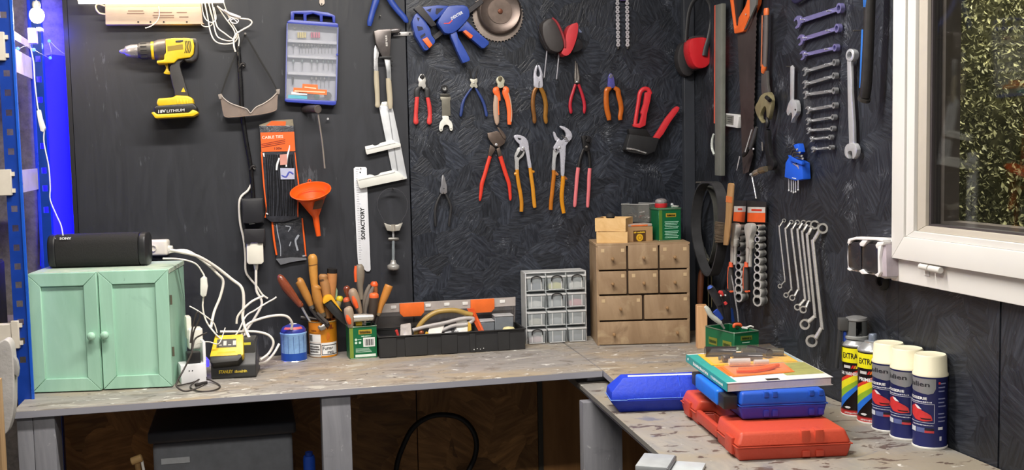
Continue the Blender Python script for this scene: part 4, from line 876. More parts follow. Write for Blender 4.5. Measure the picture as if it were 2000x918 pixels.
R([(788,315,12),(830,390,17),(868,460,18),(895,530,18),(912,600,18),(920,645,17),(922,660,8)],'dD',.014,'handle',NB,t,4,10,.6)
t = thing('orange_cutters', 'side cutters with orange and grey grips', 'pliers', BW.at('dD',1110,765))
P(catmull([(1085,170),(1115,188),(1138,228),(1128,270),(1130,300),(1085,320),(1052,300),(1055,275),(1036,235),(1048,195)],2,True),'dD',.02,.010,'head',M((206,202,180),.28,.4),t,.0015)
P([(1080,172),(1108,192),(1106,215),(1088,242),(1066,235),(1056,208),(1064,182)],'dD',.0215,.003,'jaw_cut',M((112,104,84),.4,.6),t,.0005,1)
OG = M((238,108,54),.45,var=.05); GB = M((176,150,132),.5,var=.06)
R([(1062,318,18),(1035,340,42),(1042,375,38),(1062,420,26),(1070,470,20)],'dD',.017,'grip_collar',OG,t,3,12,.5)
R([(1118,318,18),(1150,335,40),(1150,380,42),(1175,460,36),(1190,540,34),(1198,620,33),(1196,700,30),(1192,755,22)],'dD',.016,'grip',OG,t,4,12,.55)
R([(1028,400,20),(1034,470,33),(1030,540,33),(1034,620,34),(1042,690,32),(1045,740,22),(1045,762,5)],'dD',.0165,'grip',GB,t,4,12,.55)
R([(1175,375,12),(1200,450,10),(1214,540,9),(1218,620,9),(1214,720,9)],'dD',.019,'grip_inlay',GB,t,4,8,.6)
R([(1060,430,8),(1062,540,8),(1066,640,8)],'dD',.019,'grip_inlay',OG,t,4,8,.6)
t = thing('combination_pliers', 'combination pliers with worn bronze grips below the folded ear muffs', 'pliers', BW.at('dD',1555,745))
CH2 = M((218,218,230),.28,.5,.05,40)
P(catmull([(1520,45),(1530,55),(1525,90),(1516,140),(1524,178),(1556,180),(1562,140),(1545,85),(1540,50),(1552,45),(1572,90),(1590,150),(1588,190),(1592,250),(1590,305),(1545,318),(1490,300),(1488,250),(1484,190),(1490,130),(1505,70)],2,True),'dD',.02,.011,'head',CH2,t,.0015)
R([(1556,235,3),(1545,260,4),(1546,310,4)],'dD',.0205,'jaw_seam',BLACK,t,2,6)
BRZ = M((128,86,44),.35,.35,.2)
R([(1500,355,42),(1460,356,14)],'dD',.014,'guard',BLKPL,t,1,8,.5); R([(1600,360,30),(1640,365,13)],'dD',.014,'guard',BLKPL,t,1,8,.5)
R([(1525,305,22),(1495,350,26),(1478,420,26),(1472,500,26),(1478,580,26),(1490,660,25),(1492,720,24),(1492,742,10)],'dD',.016,'grip',BRZ,t,4,12,.6)
R([(1560,308,24),(1592,370,28),(1615,440,28),(1628,520,28),(1626,600,28),(1622,660,27),(1630,720,24),(1632,745,10)],'dD',.016,'grip',M((150,104,42),.32,.35,.2),t,4,12,.6)
# long nose pliers with red handles (dE)
t = thing('long_nose_pliers', 'small long nose pliers with slim red handles', 'pliers', BW.at('dE',485,850))
R([(474,455,3),(476,520,8),(478,580,14),(482,620,15)],'dE',.014,'jaw',DSTEEL,t,2,8,.6); R([(484,470,3),(492,530,8),(498,585,12),(490,620,14)],'dE',.014,'jaw',DSTEEL,t,2,8,.6)
pivot(t,'dE',486,612,.018,.003)
RD2 = M((176,36,52),.4,var=.06)
R([(474,630,11),(458,680,12),(440,740,13),(434,790,13),(440,835,13),(442,850,5)],'dE',.014,'handle',RD2,t,4,10,.7)
R([(496,630,11),(515,680,12),(532,735,13),(542,790,13),(540,830,12),(540,848,5)],'dE',.014,'handle',RD2,t,4,10,.7)
# amber cutters
AMB = M((186,96,28),.3,.1,.15,coat=.4)
t = thing('amber_cutters', 'cutting pliers with glossy amber grips and blue tinted jaw', 'pliers', BW.at('dE',765,900))
P(catmull([(738,545),(752,560),(764,590),(768,625),(770,650),(745,660),(718,650),(720,610),(722,575)],2,True),'dE',.02,.011,'head',M((120,118,210),.28,.7),t,.0015)
P([(737,546),(752,562),(750,580),(735,585),(724,575)],'dE',.0212,.002,'jaw_cut',M((170,170,190),.3,.8),t,.0004,1)
R([(738,655,14),(712,672,22),(705,700,20),(704,760,21),(710,820,21),(722,870,20),(726,898,16)],'dE',.017,'grip',AMB,t,4,12,.65)
R([(762,655,14),(790,674,20),(796,710,20),(810,765,20),(816,820,19),(808,870,18),(810,896,16)],'dE',.017,'grip',AMB,t,4,12,.65)
# tin snips (dF)
RDH = M((212,58,40),.42,var=.06); RST = M((112,98,90),.4,.8,.2,30)
t = thing('tin_snips', 'tin snips with long bright red handles and brown steel jaws', 'snips', BW.at('dF',310,745))
P([(240,138),(275,130),(325,118),(362,140),(385,165),(405,195),(392,230),(350,262),(300,255),(265,210),(244,175)],'dF',.02,.007,'lower_jaw',RST,t,.001)
P([(325,82),(345,88),(385,130),(408,170),(400,195),(385,185),(355,140)],'dF',.024,.006,'upper_jaw',RST,t,.001)
P([(265,240),(300,265),(312,285),(275,345),(245,340)],'dF',.018,.008,'shank',RST,t,.001); P([(320,280),(350,262),(372,345),(338,348)],'dF',.02,.008,'shank',RST,t,.001)
pivot(t,'dF',318,242,.0202,.0042)
R([(262,345,17),(240,420,18),(215,510,18),(190,590,19),(182,660,16),(174,720,13),(172,745,6)],'dF',.017,'handle',RDH,t,4,12,.6)
R([(354,345,20),(380,430,19),(405,510,19),(432,590,18),(440,660,15),(444,720,13),(444,742,6)],'dF',.017,'handle',RDH,t,4,12,.6)
# pump pliers
AM2 = M((196,130,34),.32,.1,.18,coat=.4)
t = thing('pump_pliers', 'closed jaw chrome pump pliers with amber handles', 'pliers', BW.at('dF',590,840))
P(catmull([(478,162),(510,152),(560,165),(590,190),(606,225),(612,280),(622,360),(636,448),(608,450),(594,360),(575,285),(548,300),(530,270),(530,240),(508,220),(485,190)],2,True),'dF',.022,.009,'fixed_jaw',CH2,t,.001)
P([(512,176),(545,188),(530,198),(512,192)],'dF',.0232,.003,'mouth',BLACK,t,.0003,1)
P(catmull([(520,265),(575,285),(560,345),(530,370),(520,400),(522,470),(490,468),(488,400),(482,345),(500,300)],2,True),'dF',.015,.008,'sliding_jaw',M((206,206,206),.28,.5),t,.001)
P([(535,290),(562,305),(520,358),(500,348)],'dF',.0162,.002,'slot',BLACK,t,.0003,1)
pivot(t,'dF',560,272,.0222,.0042)
R([(505,465,16),(508,520,17),(520,600,18),(535,680,18),(545,760,18),(543,842,17)],'dF',.018,'handle',AM2,t,4,12,.65)
R([(622,448,16),(632,530,18),(645,620,18),(652,700,18),(660,780,18),(664,806,14)],'dF',.02,'handle',M((206,140,40),.32,.1,.15,coat=.4),t,4,12,.65)
R([(505,500,18),(478,505,12)],'dF',.018,'guard',AM2,t,1,8,.6); R([(640,485,16),(660,484,9)],'dF',.02,'guard',AM2,t,1,8,.6)
t = thing('pump_pliers', 'wide open chrome pump pliers with amber handles', 'pliers', BW.at('dF',870,855))
P(catmull([(890,72),(930,80),(975,110),(998,150),(992,190),(945,245),(940,330),(932,430),(928,518),(902,518),(898,430),(892,330),(880,280),(850,300),(832,270),(850,235),(880,190),(910,205),(945,160),(930,115),(895,90)],2,True),'dF',.024,.009,'curved_jaw',CH2,t,.001)
for k in range(4): R([(905+k*10,185+k*18-30,3),(958+k*8-8,222+k*12-42,3)],'dF',.0245,'tooth',DSTEEL,t,1,6)
P(catmull([(832,125),(848,135),(862,170),(888,190),(870,210),(850,205),(835,165)],2,True),'dF',.022,.009,'short_jaw',CH2,t,.001)
P(catmull([(838,262),(880,250),(895,290),(862,335),(850,400),(848,470),(820,468),(822,400),(828,330)],2,True),'dF',.017,.008,'second_arm',M((206,208,210),.28,.5),t,.001)
MB().disc(BW.at('dF',856,285,.0242),(0,-1,0),.0032,.0012,12).build('slot_hole',BLACK,t); pivot(t,'dF',885,268,.0242,.0035)
R([(832,470,17),(834,520,19),(826,600,19),(818,680,19),(810,750,19),(806,826,18)],'dF',.018,'handle',M((176,104,26),.34,.1,.2,coat=.3),t,4,12,.65)
R([(915,518,15),(916,560,20),(908,650,20),(905,720,20),(912,790,19),(924,856,17)],'dF',.02,'handle',M((206,136,24),.3,.1,.15,coat=.4),t,4,12,.65)
R([(845,495,18),(872,512,9)],'dF',.018,'guard',M((170,110,60),.4),t,1,8,.6); R([(930,540,18),(952,550,9)],'dF',.02,'guard',M((150,90,56),.4),t,1,8,.6)
# pincers
t = thing('pincers', 'black steel pincers with faded pink handles', 'pincers', BW.at('dF',1090,805))
P(catmull([(1088,165),(1125,158),(1130,180),(1120,200),(1150,235),(1160,280),(1130,300),(1105,290),(1098,240),(1090,200)],2,True),'dF',.022,.012,'jaw',BLKST,t,.002)
P(catmull([(1125,160),(1160,165),(1172,190),(1160,215),(1135,220),(1118,205),(1135,185)],2,True),'dF',.026,.012,'jaw',BLKST,t,.002)
pivot(t,'dF',1128,262,.0225,.004,mat=DSTEEL)
R([(1105,280,15),(1085,330,16),(1068,390,17),(1058,448,17)],'dF',.017,'arm',BLKST,t,3,10,.6); R([(1140,285,15),(1152,340,14),(1158,400,14),(1158,452,14)],'dF',.017,'arm',BLKST,t,3,10,.6)
PNK = M((214,112,118),.5,var=.07)
R([(1053,446,18),(1042,540,18),(1034,640,17),(1026,740,17),(1022,790,15),(1022,802,7)],'dF',.017,'handle',PNK,t,3,12,.65)
R([(1156,452,17),(1150,540,18),(1147,640,17),(1140,740,16),(1138,795,14),(1137,806,7)],'dF',.017,'handle',PNK,t,3,12,.65)
# black pliers low on the wall (dC)
t = thing('black_pliers', 'pliers with thin dark grey handles hanging alone beside the panel joint', 'pliers', BW.at('dC',1045,420))
P(catmull([(1045,-95),(1062,-70),(1075,-20),(1085,20),(1085,55),(1086,85),(1055,95),(1050,70),(1045,95),(1020,85),(1018,50),(1030,10),(1032,-50)],2,True),'dC',.02,.01,'head',M((190,190,194),.3,.85),t,.0012)
MB().disc(BW.at('dC',1056,42,.0202),(0,-1,0),.0015,.001,10).build('pivot',BLACK,t)
R([(1030,92,10),(1000,150,13),(975,220,14),(968,290,14),(970,360,14),(973,410,10),(974,420,4)],'dC',.016,'handle',M((40,40,43),.5),t,4,10,.65)
R([(1072,92,11),(1100,150,14),(1125,220,14),(1122,290,14),(1112,360,14),(1106,410,10),(1106,422,4)],'dC',.016,'handle',M((40,40,43),.5),t,4,10,.65)

# folded ear muffs (dE) with two rods
t = thing('ear_muffs', 'folded ear muffs, dark cup against red cushion, on the back wall', 'ear muffs', BW.at('dE',380,420))
P(catmull([(232,170),(270,138),(300,132),(330,160),(365,230),(388,300),(392,350),(370,385),(330,392),(280,370),(240,300),(225,230)],2,True),'dE',.065,.055,'dark_cup',M((58,54,54),.5,var=.2),t,.012)
R([(300,135,8),(335,168,10),(368,235,10),(392,310,10),(395,355,8)],'dE',.06,'cup_rim',M((150,52,58),.5),t,3,10,1.6)
P(catmull([(470,172),(490,170),(496,200),(490,260),(470,330),(440,395),(405,418),(378,405),(372,390),(395,345),(400,300),(410,240),(435,190)],2,True),'dE',.06,.045,'red_cushion',M((196,52,60),.55,var=.06),t,.010)
P(catmull([(495,205),(522,235),(520,245),(498,240)],1,True),'dE',.05,.01,'arm_tip',M((110,120,150),.4),t,.001,)
P(catmull([(490,290),(530,320),(520,370),(470,390),(450,385)],2,True),'dE',.03,.02,'back_cup',M((34,32,36),.5),t,.004)
R([(170,110,4),(190,200,5),(230,300,5),(262,365,5)],'dE',.05,'headband_wire',M((60,60,66),.4,.5),t,3,8)
for a,b in (((262,372),(240,588)),((352,398),(332,600))):
    t2 = thing('hanging_rod', 'thin dark rod below the folded ear muffs, %s of the two' % ('longer left one' if a[0]<300 else 'right one'), 'rod', BW.at('dE',b[0],b[1]))
    R([(a[0],a[1],5.5),(b[0],b[1],6)],'dE',.03,'shaft',M((150,150,158),.35,.3),t2,1,10); R([(b[0]+1,b[1]-8,7),(b[0],b[1],7)],'dE',.03,'tip',BLKST,t2,1,10)

# bicycle chain, two hanging strands
t = thing('bicycle_chain', 'steel bicycle chain hanging in two strands at the top of the wall', 'chain', BW.at('dE',825,345))
for s0,(xa,xb_) in enumerate(((788,794),(860,864))):
    for i in range(6):
        y = -18+i*62; x = xa+(xb_-xa)*i/6
        if i<6:
            for dy in (0,):
                q=[]
                for a in range(9): q.append((x+15*math.cos(math.pi+math.pi*a/8), y+10-15*math.sin(math.pi+math.pi*a/8)*-1))
                c1=(x,y+12); c2_=(x,y+42); pts=[]
                for a in range(9): an=math.pi+math.pi*a/8; pts.append((c1[0]+15*math.cos(an),c1[1]+15*math.sin(an)))
                pts.append((x+8,y+27))
                for a in range(9): an=math.pi*a/8; pts.append((c2_[0]+15*math.cos(an),c2_[1]+15*math.sin(an)))
                pts.append((x-8,y+27))
                P(pts,'dE',.014,.0015,'outer_link',M((220,218,224),.3,.5),t,0)
                for cy in (c1,c2_): MB().disc(BW.at('dE',cy[0],cy[1],.0142),(0,-1,0),.0016,.0008,10).build('rivet',M((90,86,92),.4,.8),t)
                P([(x-6,y+48),(x+6,y+48),(x+6,y+72),(x-6,y+72)],'dE',.0115,.002,'inner_link',DSTEEL,t,0)
    P([(xb_-13,325),(xb_+13,325),(xb_+13,346),(xb_-13,346)],'dE',.012,.002,'end_link',BLKST,t,.0003,1)
R([(812,-5,12),(848,-5,12)],'dE',.012,'hanging_peg',M((110,90,150),.5),t,1,10)

# red clamp-like hand tool (staple remover handle) on the right
RPL = M((206,48,56),.42,var=.06)
t = thing('red_hand_tool', 'hand tool with red hooked handle, red lever and black block base', 'hand tool', BW.at('px',1250,300))
R([(1240,247,4),(1243,225,4),(1247,200,4),(1250,182,4.5),(1257,174,4.5),(1266,175,4.5),(1270,184,4.5)],'px',.03,'hook_handle',RPL,t,4,10,.8)
P([(1261,180),(1273,180),(1270,198),(1264,222),(1261,245),(1250,250),(1238,248),(1236,243),(1250,241),(1254,225),(1252,220),(1258,202)],'px',.036,.012,'lower_lever',RPL,t,.002)
P([(1323,207),(1328,210),(1326,216),(1310,238),(1296,262),(1284,276),(1276,270),(1286,255),(1300,232),(1316,212)],'px',.036,.014,'side_lever',RPL,t,.003)
P([(1230,262),(1288,270),(1280,296),(1262,303),(1228,297),(1222,292)],'px',.04,.034,'base_block',M((38,38,40),.42,var=.15),t,.003)
P([(1228,252),(1262,252),(1275,270),(1230,266)],'px',.034,.02,'bracket',BLKST,t,.002)
R([(1224,290,2.2),(1240,292,1.4),(1262,299,1.4)],'px',.041,'wear_edge',STEEL,t,1,6)

# red ear defenders in the corner
t = thing('ear_defenders', 'red ear defenders with black headband in the corner', 'ear defenders', BW.at('px',1360,140))
def cup(pts, off, th, nm, mt, bev): return P(catmull(pts,2,True),'eA',off,th,nm,mt,t,bev)
cup([(125,420),(150,385),(190,370),(230,380),(260,440),(270,560),(262,640),(215,685),(160,670),(120,600),(105,510)],.05,.035,'far_cup',M((44,42,44),.55,var=.2),.010)
cup([(205,345),(240,322),(340,318),(360,330),(330,420),(320,520),(300,620),(262,618),(225,560),(200,470),(195,400)],.10,.035,'cushion',M((52,50,54),.6,var=.15),.010)
cup([(220,365),(250,340),(310,332),(365,335),(410,370),(435,420),(432,480),(405,560),(360,605),(300,612),(260,590),(230,530),(212,450)],.135,.05,'red_shell',M((206,38,46),.3,var=.04,coat=.4),.018)
R([(350,500,26),(362,430,24),(385,350,22),(405,240,20),(415,150,20),(405,60,20),(380,0,22),(330,-50,22)],'eA',.14,'headband',M((46,46,48),.5),t,4,10,.5)
R([(330,-50,20),(260,0,20),(215,90,18),(195,230,18),(185,380,16)],'eA',.10,'headband_back',M((30,30,33),.55),t,4,10,.5)
nail(t,'px',1375,2,.10)
# ------------------------------------------------------------------ tools on the right wall
CHR = M((212,214,218),.22,.55,.08,50)
# spirit level
t = thing('spirit_level', 'long grey aluminium spirit level with red edge in the corner', 'spirit level', RW.at('px',1404,343))
pa = RW.at('px',1403,8,.03); pb = RW.at('px',1401.5,343,.03); hw=.5*(RW.at('px',1409,180,.03)-RW.at('px',1397,180,.03)).length
ld_ = (pb-pa).normalized(); sd = ld_.cross(RW.n).normalized()
mb = MB(); mb.hexa([pa-sd*hw-RW.n*.014,pa+sd*hw-RW.n*.014,pa+sd*hw,pa-sd*hw,pb-sd*hw-RW.n*.014,pb+sd*hw-RW.n*.014,pb+sd*hw,pb-sd*hw]); mb.build('rail',M((120,122,114),.5,.2,.12,25),t,.002,2)
sgn = 1 if (RW.at('px',1395,180,.03)-RW.at('px',1404,180,.03)).dot(sd)>0 else -1
mb = MB(); a_=pa+sd*sgn*(hw+.0005); b_2=pb+sd*sgn*(hw+.0005)
mb.hexa([a_-RW.n*.012,a_-RW.n*.012+sd*sgn*.012,a_-RW.n*.002+sd*sgn*.012,a_-RW.n*.002,b_2-RW.n*.012-ld_*.15,b_2-RW.n*.012+sd*sgn*.012-ld_*.15,b_2-RW.n*.002+sd*sgn*.012-ld_*.15,b_2-RW.n*.002-ld_*.15]); mb.build('red_edge',M((190,84,66),.55,var=.3,scale=12),t,.001,1)
MB().rod(RW,'px',[(1394,262,2.2),(1391,275,2.8),(1391,290,2.8),(1395,302,2.2)],.02,3,10).build('vial',M((190,196,190),.2),t)

# hand saw
t = thing('hand_saw', 'rusty hand saw hanging with its orange and black handle at the top edge', 'saw', RW.at('px',1458,340))
mb = MB(); pts=[(1442,62),(1452,66),(1476,8)]
edge=[]
for i in range(60):
    f_=i/59; x=1476-.0*f_; y=2+f_*300; xe=1478-18*f_*0-(8*f_); edge.append((xe+(.8 if i%2 else -.4),y))
bl=[(1440,60),(1455,62),(1474,4)]+edge+[(1462,336),(1451,340),(1449,300),(1446,200)]
mb.plate(RW,'px',bl,.014,.0012); mb.build('blade',M((70,62,60),.45,.5,.5,9),t)
P([(1424,-10),(1428,-10),(1435,55),(1440,52),(1442,35),(1455,12),(1462,-10),(1476,-10),(1474,8),(1462,35),(1451,62),(1434,66)],'px',.024,.02,'handle',M((232,104,44),.45),t,.003,1,RW)
P([(1430,-10),(1448,-10),(1446,15),(1442,45),(1437,52)],'px',.018,.008,'handle_insert',M((34,33,34),.5),t,.002,1,RW)
P([(1464,-10),(1478,-10),(1476,10),(1456,55),(1453,58),(1464,35)],'px',.026,.006,'handle_plate',M((120,120,116),.45,.3),t,.001,1,RW)
pivot(t,'px',1457,28,.0262,.0025,RW)

# big adjustable wrench
t = thing('adjustable_wrench', 'large adjustable wrench with grey and orange grip hanging beside the saw', 'wrench', RW.at('px',1492,240))
OGR = M((204,100,46),.5,var=.1)
R([(1497,30,6.5),(1496,80,6.5),(1494,130,6.5)],'px',.022,'grip',M((84,78,76),.5,var=.12),t,2,14,.7,RW)
R([(1489,30,2.2),(1488,80,2.2),(1487,130,2.2)],'px',.024,'grip_stripe',M((150,84,52),.5),t,2,8,.7,RW)
R([(1497,16,6),(1497,22,7.5),(1497,30,7)],'px',.022,'grip_cap',OGR,t,2,14,.7,RW)
R([(1494,127,7),(1492,134,7.5),(1490,142,5)],'px',.022,'grip_foot',OGR,t,2,14,.7,RW)
P([(1487,140),(1497,138),(1498,165),(1502,188),(1488,192),(1486,165)],'px',.022,.008,'shank',M((120,116,112),.35,.7),t,.002,1,RW)
P(catmull([(1486,186),(1500,180),(1506,195),(1504,215),(1500,232),(1497,232),(1496,212),(1492,208),(1485,220),(1484,232),(1492,239),(1487,240),(1478,225),(1474,210),(1480,198)],2,True),'px',.024,.012,'jaw_head',M((150,142,108),.4,.5,.25,25),t,.002,1,RW)
R([(1497,190,4),(1504,196,4)],'px',.028,'thumb_wheel',BLKST,t,1,10,1,RW)

# white card thermometer
t = thing('thermometer', 'small white thermometer card with grey display right of the spirit level', 'thermometer', RW.at('px',1428,250))
P([(1415,221),(1440,224),(1443,228),(1440,250),(1416,246)],'px',.012,.011,'card',M((206,206,204),.5),t,.001,1,RW)
P([(1418,224),(1433,226),(1432,244),(1418,242)],'px',.0126,.001,'display',M((112,112,106),.4),t,0,1,RW)
for y in (230,234,238): 
    o=RW.at('px',1421,y,.0128); quad('print_line',M((60,60,58),.5),t,o,RW.at('px',1430,y+1,.0128)-o,RW.at('px',1421,y-1.4,.0128)-o)

# black hand drill cluster
t = thing('hand_drill', 'old black hand drill with bright chuck hanging below the adjustable wrench', 'hand drill', RW.at('eB',560,740))
R([(600,215,8),(610,260,20),(600,300,16)],'eB',.03,'frame_top',BLKST,t,2,10,1,RW)
P(catmull([(580,330),(605,330),(610,430),(625,540),(650,575),(660,620),(650,660),(610,670),(598,640),(598,590),(585,500)],2,True),'eB',.03,.012,'frame_arm',M((34,34,36),.4,.4),t,.002,1,RW)
R([(515,300,16),(500,360,22),(480,430,22),(462,480,18)],'eB',.04,'side_handle',M((58,58,60),.5),t,3,12,.8,RW)
R([(445,480,16),(420,520,22),(400,540,18)],'eB',.035,'side_clamp',BLKST,t,2,10,.8,RW)
R([(474,322,6),(445,420,6),(418,510,6)],'eB',.05,'side_rod',CHR,t,1,8,1,RW); R([(370,550,8),(355,620,7),(345,668,4)],'eB',.04,'side_blade',CHR,t,1,8,.6,RW)
MB().ball(RW.at('eB',488,486,.05),.003,10).build('clamp_screw',CHR,t)
R([(595,655,26),(560,668,30),(545,670,28)],'eB',.035,'chuck_body',M((150,138,116),.3,.8),t,2,14,1,RW)
R([(540,672,22),(505,690,26),(490,700,20)],'eB',.035,'chuck_ring',M((190,182,168),.25,.8),t,2,14,1,RW)
R([(485,700,14),(465,705,14),(460,708,6)],'eB',.035,'chuck_nose',CHR,t,2,12,1,RW)
R([(562,425,8),(566,500,8)],'eB',.03,'return_spring',DSTEEL,t,1,8,1,RW)
t = thing('long_drill_bit', 'thin bright steel rod hanging between hand drill and socket cards', 'rod', RW.at('px',1477,386))
R([(1469,346,1.5),(1473,366,1.5),(1477,388,1.5)],'px',.02,'shank',CHR,t,1,8,1,RW); R([(1468,341,2),(1469,347,2)],'px',.02,'collar',DSTEEL,t,1,8,1,RW)

# small chrome adjustable wrench
t = thing('small_adjustable_wrench', 'slim chrome adjustable wrench left of the spanner column', 'wrench', RW.at('px',1546,240))
P([(1543,130),(1547,127),(1550,132),(1549,198),(1543,198)],'px',.014,.004,'shaft',CHR,t,.002,1,RW)
P(catmull([(1543,196),(1553,196),(1556,212),(1555,222),(1548,232),(1545,240),(1547,224),(1544,220),(1539,226),(1536,218),(1538,208)],2,True),'px',.018,.012,'jaw_head',CHR,t,.002,1,RW)
MB().disc(RW.at('px',1554,214,.018),RW.n,.0022,.002,10).build('thumb_wheel',BLKST,t); nail(t,'px',1547,130,.016,RW)

# ------------------------------------------------------------------ combination spanners, one under the other
spn = [(1557,43,1640,16,9.5),(1563,78,1636,55,8.2),(1567,108,1632,93,7.2),(1571,140,1631,122,6.6),(1571,165,1630,148,6.4),(1572,185,1630,177,6.4),(1577,215,1630,206,6.2),(1577,237,1628,229,5.6),(1578,255,1626,251,5.2),(1584,272,1622,268,4.8),(1587,292,1623,288,4.8)]
orn = ('largest, at the top','second from the top','third from the top','fourth from the top','fifth from the top','sixth from the top','fifth from the bottom','fourth from the bottom','third from the bottom','second from the bottom','smallest, at the bottom')
for i,(xo,yo,xr_,yr,r) in enumerate(spn):
    cc = (146,142,200) if i < 3 else (160,161,164)  # purple highlights put into the steel colour of the top three
    mt = M(cc,.22,.6,.1,50) 
    t = thing('combination_spanner','short combination spanner in the column left of the long one, '+orn[i],'spanner',RW.at('px',(xo+xr_)/2,(yo+yr)/2),'spanners in a column')
    a=RW.at('px',xo,yo,.012); b=RW.at('px',xr_,yr,.012); d_=(b-a); ln=d_.length; d_=d_/ln; s_=RW.n.cross(d_)
    scl=depth(a)/F_PX; rr=r*scl
    # shaft, tapered I section
    mb=MB(); w0=rr*.55; p0=a+d_*rr*1.2; p1=b-d_*rr*.8
    mb.hexa([p0-s_*w0-RW.n*.004,p0+s_*w0-RW.n*.004,p0+s_*w0,p0-s_*w0,p1-s_*w0*.8-RW.n*.004,p1+s_*w0*.8-RW.n*.004,p1+s_*w0*.8,p1-s_*w0*.8]); mb.build('shaft',mt,t,.0008,1)
    # open jaw
    o2=a+d_*rr*.2; an=.26
    def L2(u,v): 
        u2=u*math.cos(an)-v*math.sin(an); v2=u*math.sin(an)+v*math.cos(an); return o2+d_*(u2*rr)+s_*(v2*rr)
    jaw=[(1.5,.5),(1.0,.95),(.2,1.25),(-.7,1.2),(-1.3,.95),(-1.3,.6),(-.4,.6),(0,.35),(0,-.35),(-.4,-.6),(-1.3,-.6),(-1.3,-.95),(-.7,-1.2),(.2,-1.25),(1.0,-.95),(1.5,-.5)]
    mb=MB(); mb.prism([L2(u,v)+RW.n*.001 for u,v in jaw],-RW.n*.006); mb.build('open_jaw',mt,t,.0006,1)
    c=b; vs=[];fs=[];n=20
    for j in range(n):
        q=2*math.pi*j/n; e=d_*math.cos(q)+s_*math.sin(q); q2=rr*(.62 if j%2 else .54)
        vs+= [c+e*rr*.98+RW.n*.003,c+e*q2+RW.n*.003,c+e*q2-RW.n*.007,c+e*rr*.98-RW.n*.007]
    for j in range(n):
        k=(j+1)%n
        for z in range(4): fs.append((j*4+z,j*4+(z+1)%4,k*4+(z+1)%4,k*4+z))
    mb=MB(); mb.add(vs,fs,False); mb.build('ring_end',mt,t)
    for f_ in (.12,.86):
        MB().disc(a+d_*(rr*1.4+(ln-rr*2.6)*f_)+RW.n*-.0005,RW.n,.0016,.012,8).build('nail_head',CHROME,t)
t = thing('top_spanner','dark end of a spanner cut off by the picture top above the spanner column','spanner',RW.at('px',1560,2))
R([(1548,-2,5),(1553,3,5),(1560,2,4),(1575,-8,4)],'px',.012,'jaw',M((60,58,90),.3,.6),t,2,10,.6,RW); R([(1575,-8,4),(1620,-22,4)],'px',.012,'shaft',M((60,58,90),.3,.6),t,1,8,.6,RW)
# long combination spanner
t = thing('long_spanner','long chrome combination spanner hanging alone beside the blue handled tool','spanner',RW.at('px',1661,310))
P([(1654,118),(1662,118),(1663,180),(1667,240),(1668,282),(1658,282),(1656,220)],'px',.016,.007,'shaft',CHR,t,.0015,1,RW)
mb=MB(); c=RW.at('px',1660,108,.028); ax_=(RW.n+V3(0,-.15,0)).normalized()
mb.lathe([(.0085,-.014),(.0135,-.014),(.0145,-.010),(.0145,0),(.0125,.0015),(.0085,.0015),(.0085,-.014)],c,ax_,24); mb.build('ring_end',CHR,t)
P(catmull([(1658,280),(1668,280),(1673,292),(1671,304),(1665,311),(1664,300),(1662,295),(1656,296),(1655,302),(1657,310),(1650,304),(1649,292),(1652,284)],2,True),'px',.02,.011,'open_jaw',CHR,t,.0015,1,RW)
# blue black tubular tool
t = thing('blue_pry_bar','long black tubular tool with blue side stripe beside the window','pry bar',RW.at('px',1692,195))
R([(1700,-30,11),(1697,60,11),(1694,130,11),(1691,175,11),(1689,190,10)],'px',.04,'tube',M((44,42,42),.4,.3,.3),t,2,18,1,RW)
R([(1689,190,12.5),(1687,196,12.5)],'px',.04,'end_cap',M((60,58,56),.4,.3),t,1,18,1,RW)
P([(1685,-10),(1693,-10),(1690,15),(1686,14)],'px',.052,.008,'blue_stripe',M((40,100,180),.45),t,.001,1,RW)
P([(1682,58),(1687,57),(1685,110),(1681,172),(1678,172),(1680,110)],'px',.05,.01,'blue_stripe',M((40,100,180),.45),t,.001,1,RW)
nail(t,'px',1690,60,.03,RW)

# hex key set
t = thing('hex_key_set','bright blue holder with steel hex keys on the right wall','hex keys',RW.at('px',1550,378))
HB = M((30,88,206),.4,var=.05)
P([(1534,318),(1541,306),(1554,312),(1566,318),(1568,350),(1553,353),(1532,346)],'px',.028,.022,'holder',HB,t,.002,1,RW)
P([(1549,283),(1558,280),(1562,297),(1557,302),(1553,292)],'px',.024,.016,'top_lug',HB,t,.002,1,RW)
P([(1539,303),(1556,312),(1566,316),(1566,322),(1542,314)],'px',.034,.008,'upper_bar',HB,t,.001,1,RW)
for i,(x,ye) in enumerate(((1541,371),(1546,373),(1550,375),(1554,374),(1559,370))):
    R([(x,346,1.4),(x,ye,1.4)],'px',.018+.002*i,'key_shaft',CHR,t,1,8,1,RW); MB().ball(RW.at('px',x,ye+1,.018+.002*i),.0030,8).build('key_ball',CHR,t)
for i,(y,x1) in enumerate(((292,1558),(298,1563),(305,1567),(310,1569))):
    R([(1545+i*3,y+10,1.6),(1548+i*2,y+1,1.6),(x1-2,y,1.6)],'px',.03,'key_arm',M((90,88,90),.35,.7),t,3,8,1,RW); MB().disc(RW.at('px',x1,y,.03),RW.n,.0028,.003,6).build('key_end',CHR,t)
for i in range(4): R([(1549+i*3,320+i*1.5,1),(1560,324+i*2,1)],'px',.0285,'small_key',M((190,180,196),.3,.6),t,1,6,1,RW)
o=RW.at('px',1547,348,.0283); quad('print_mark',M((210,220,240),.5),t,o,RW.at('px',1555,349.5,.0283)-o,RW.at('px',1547,346.6,.0283)-o)

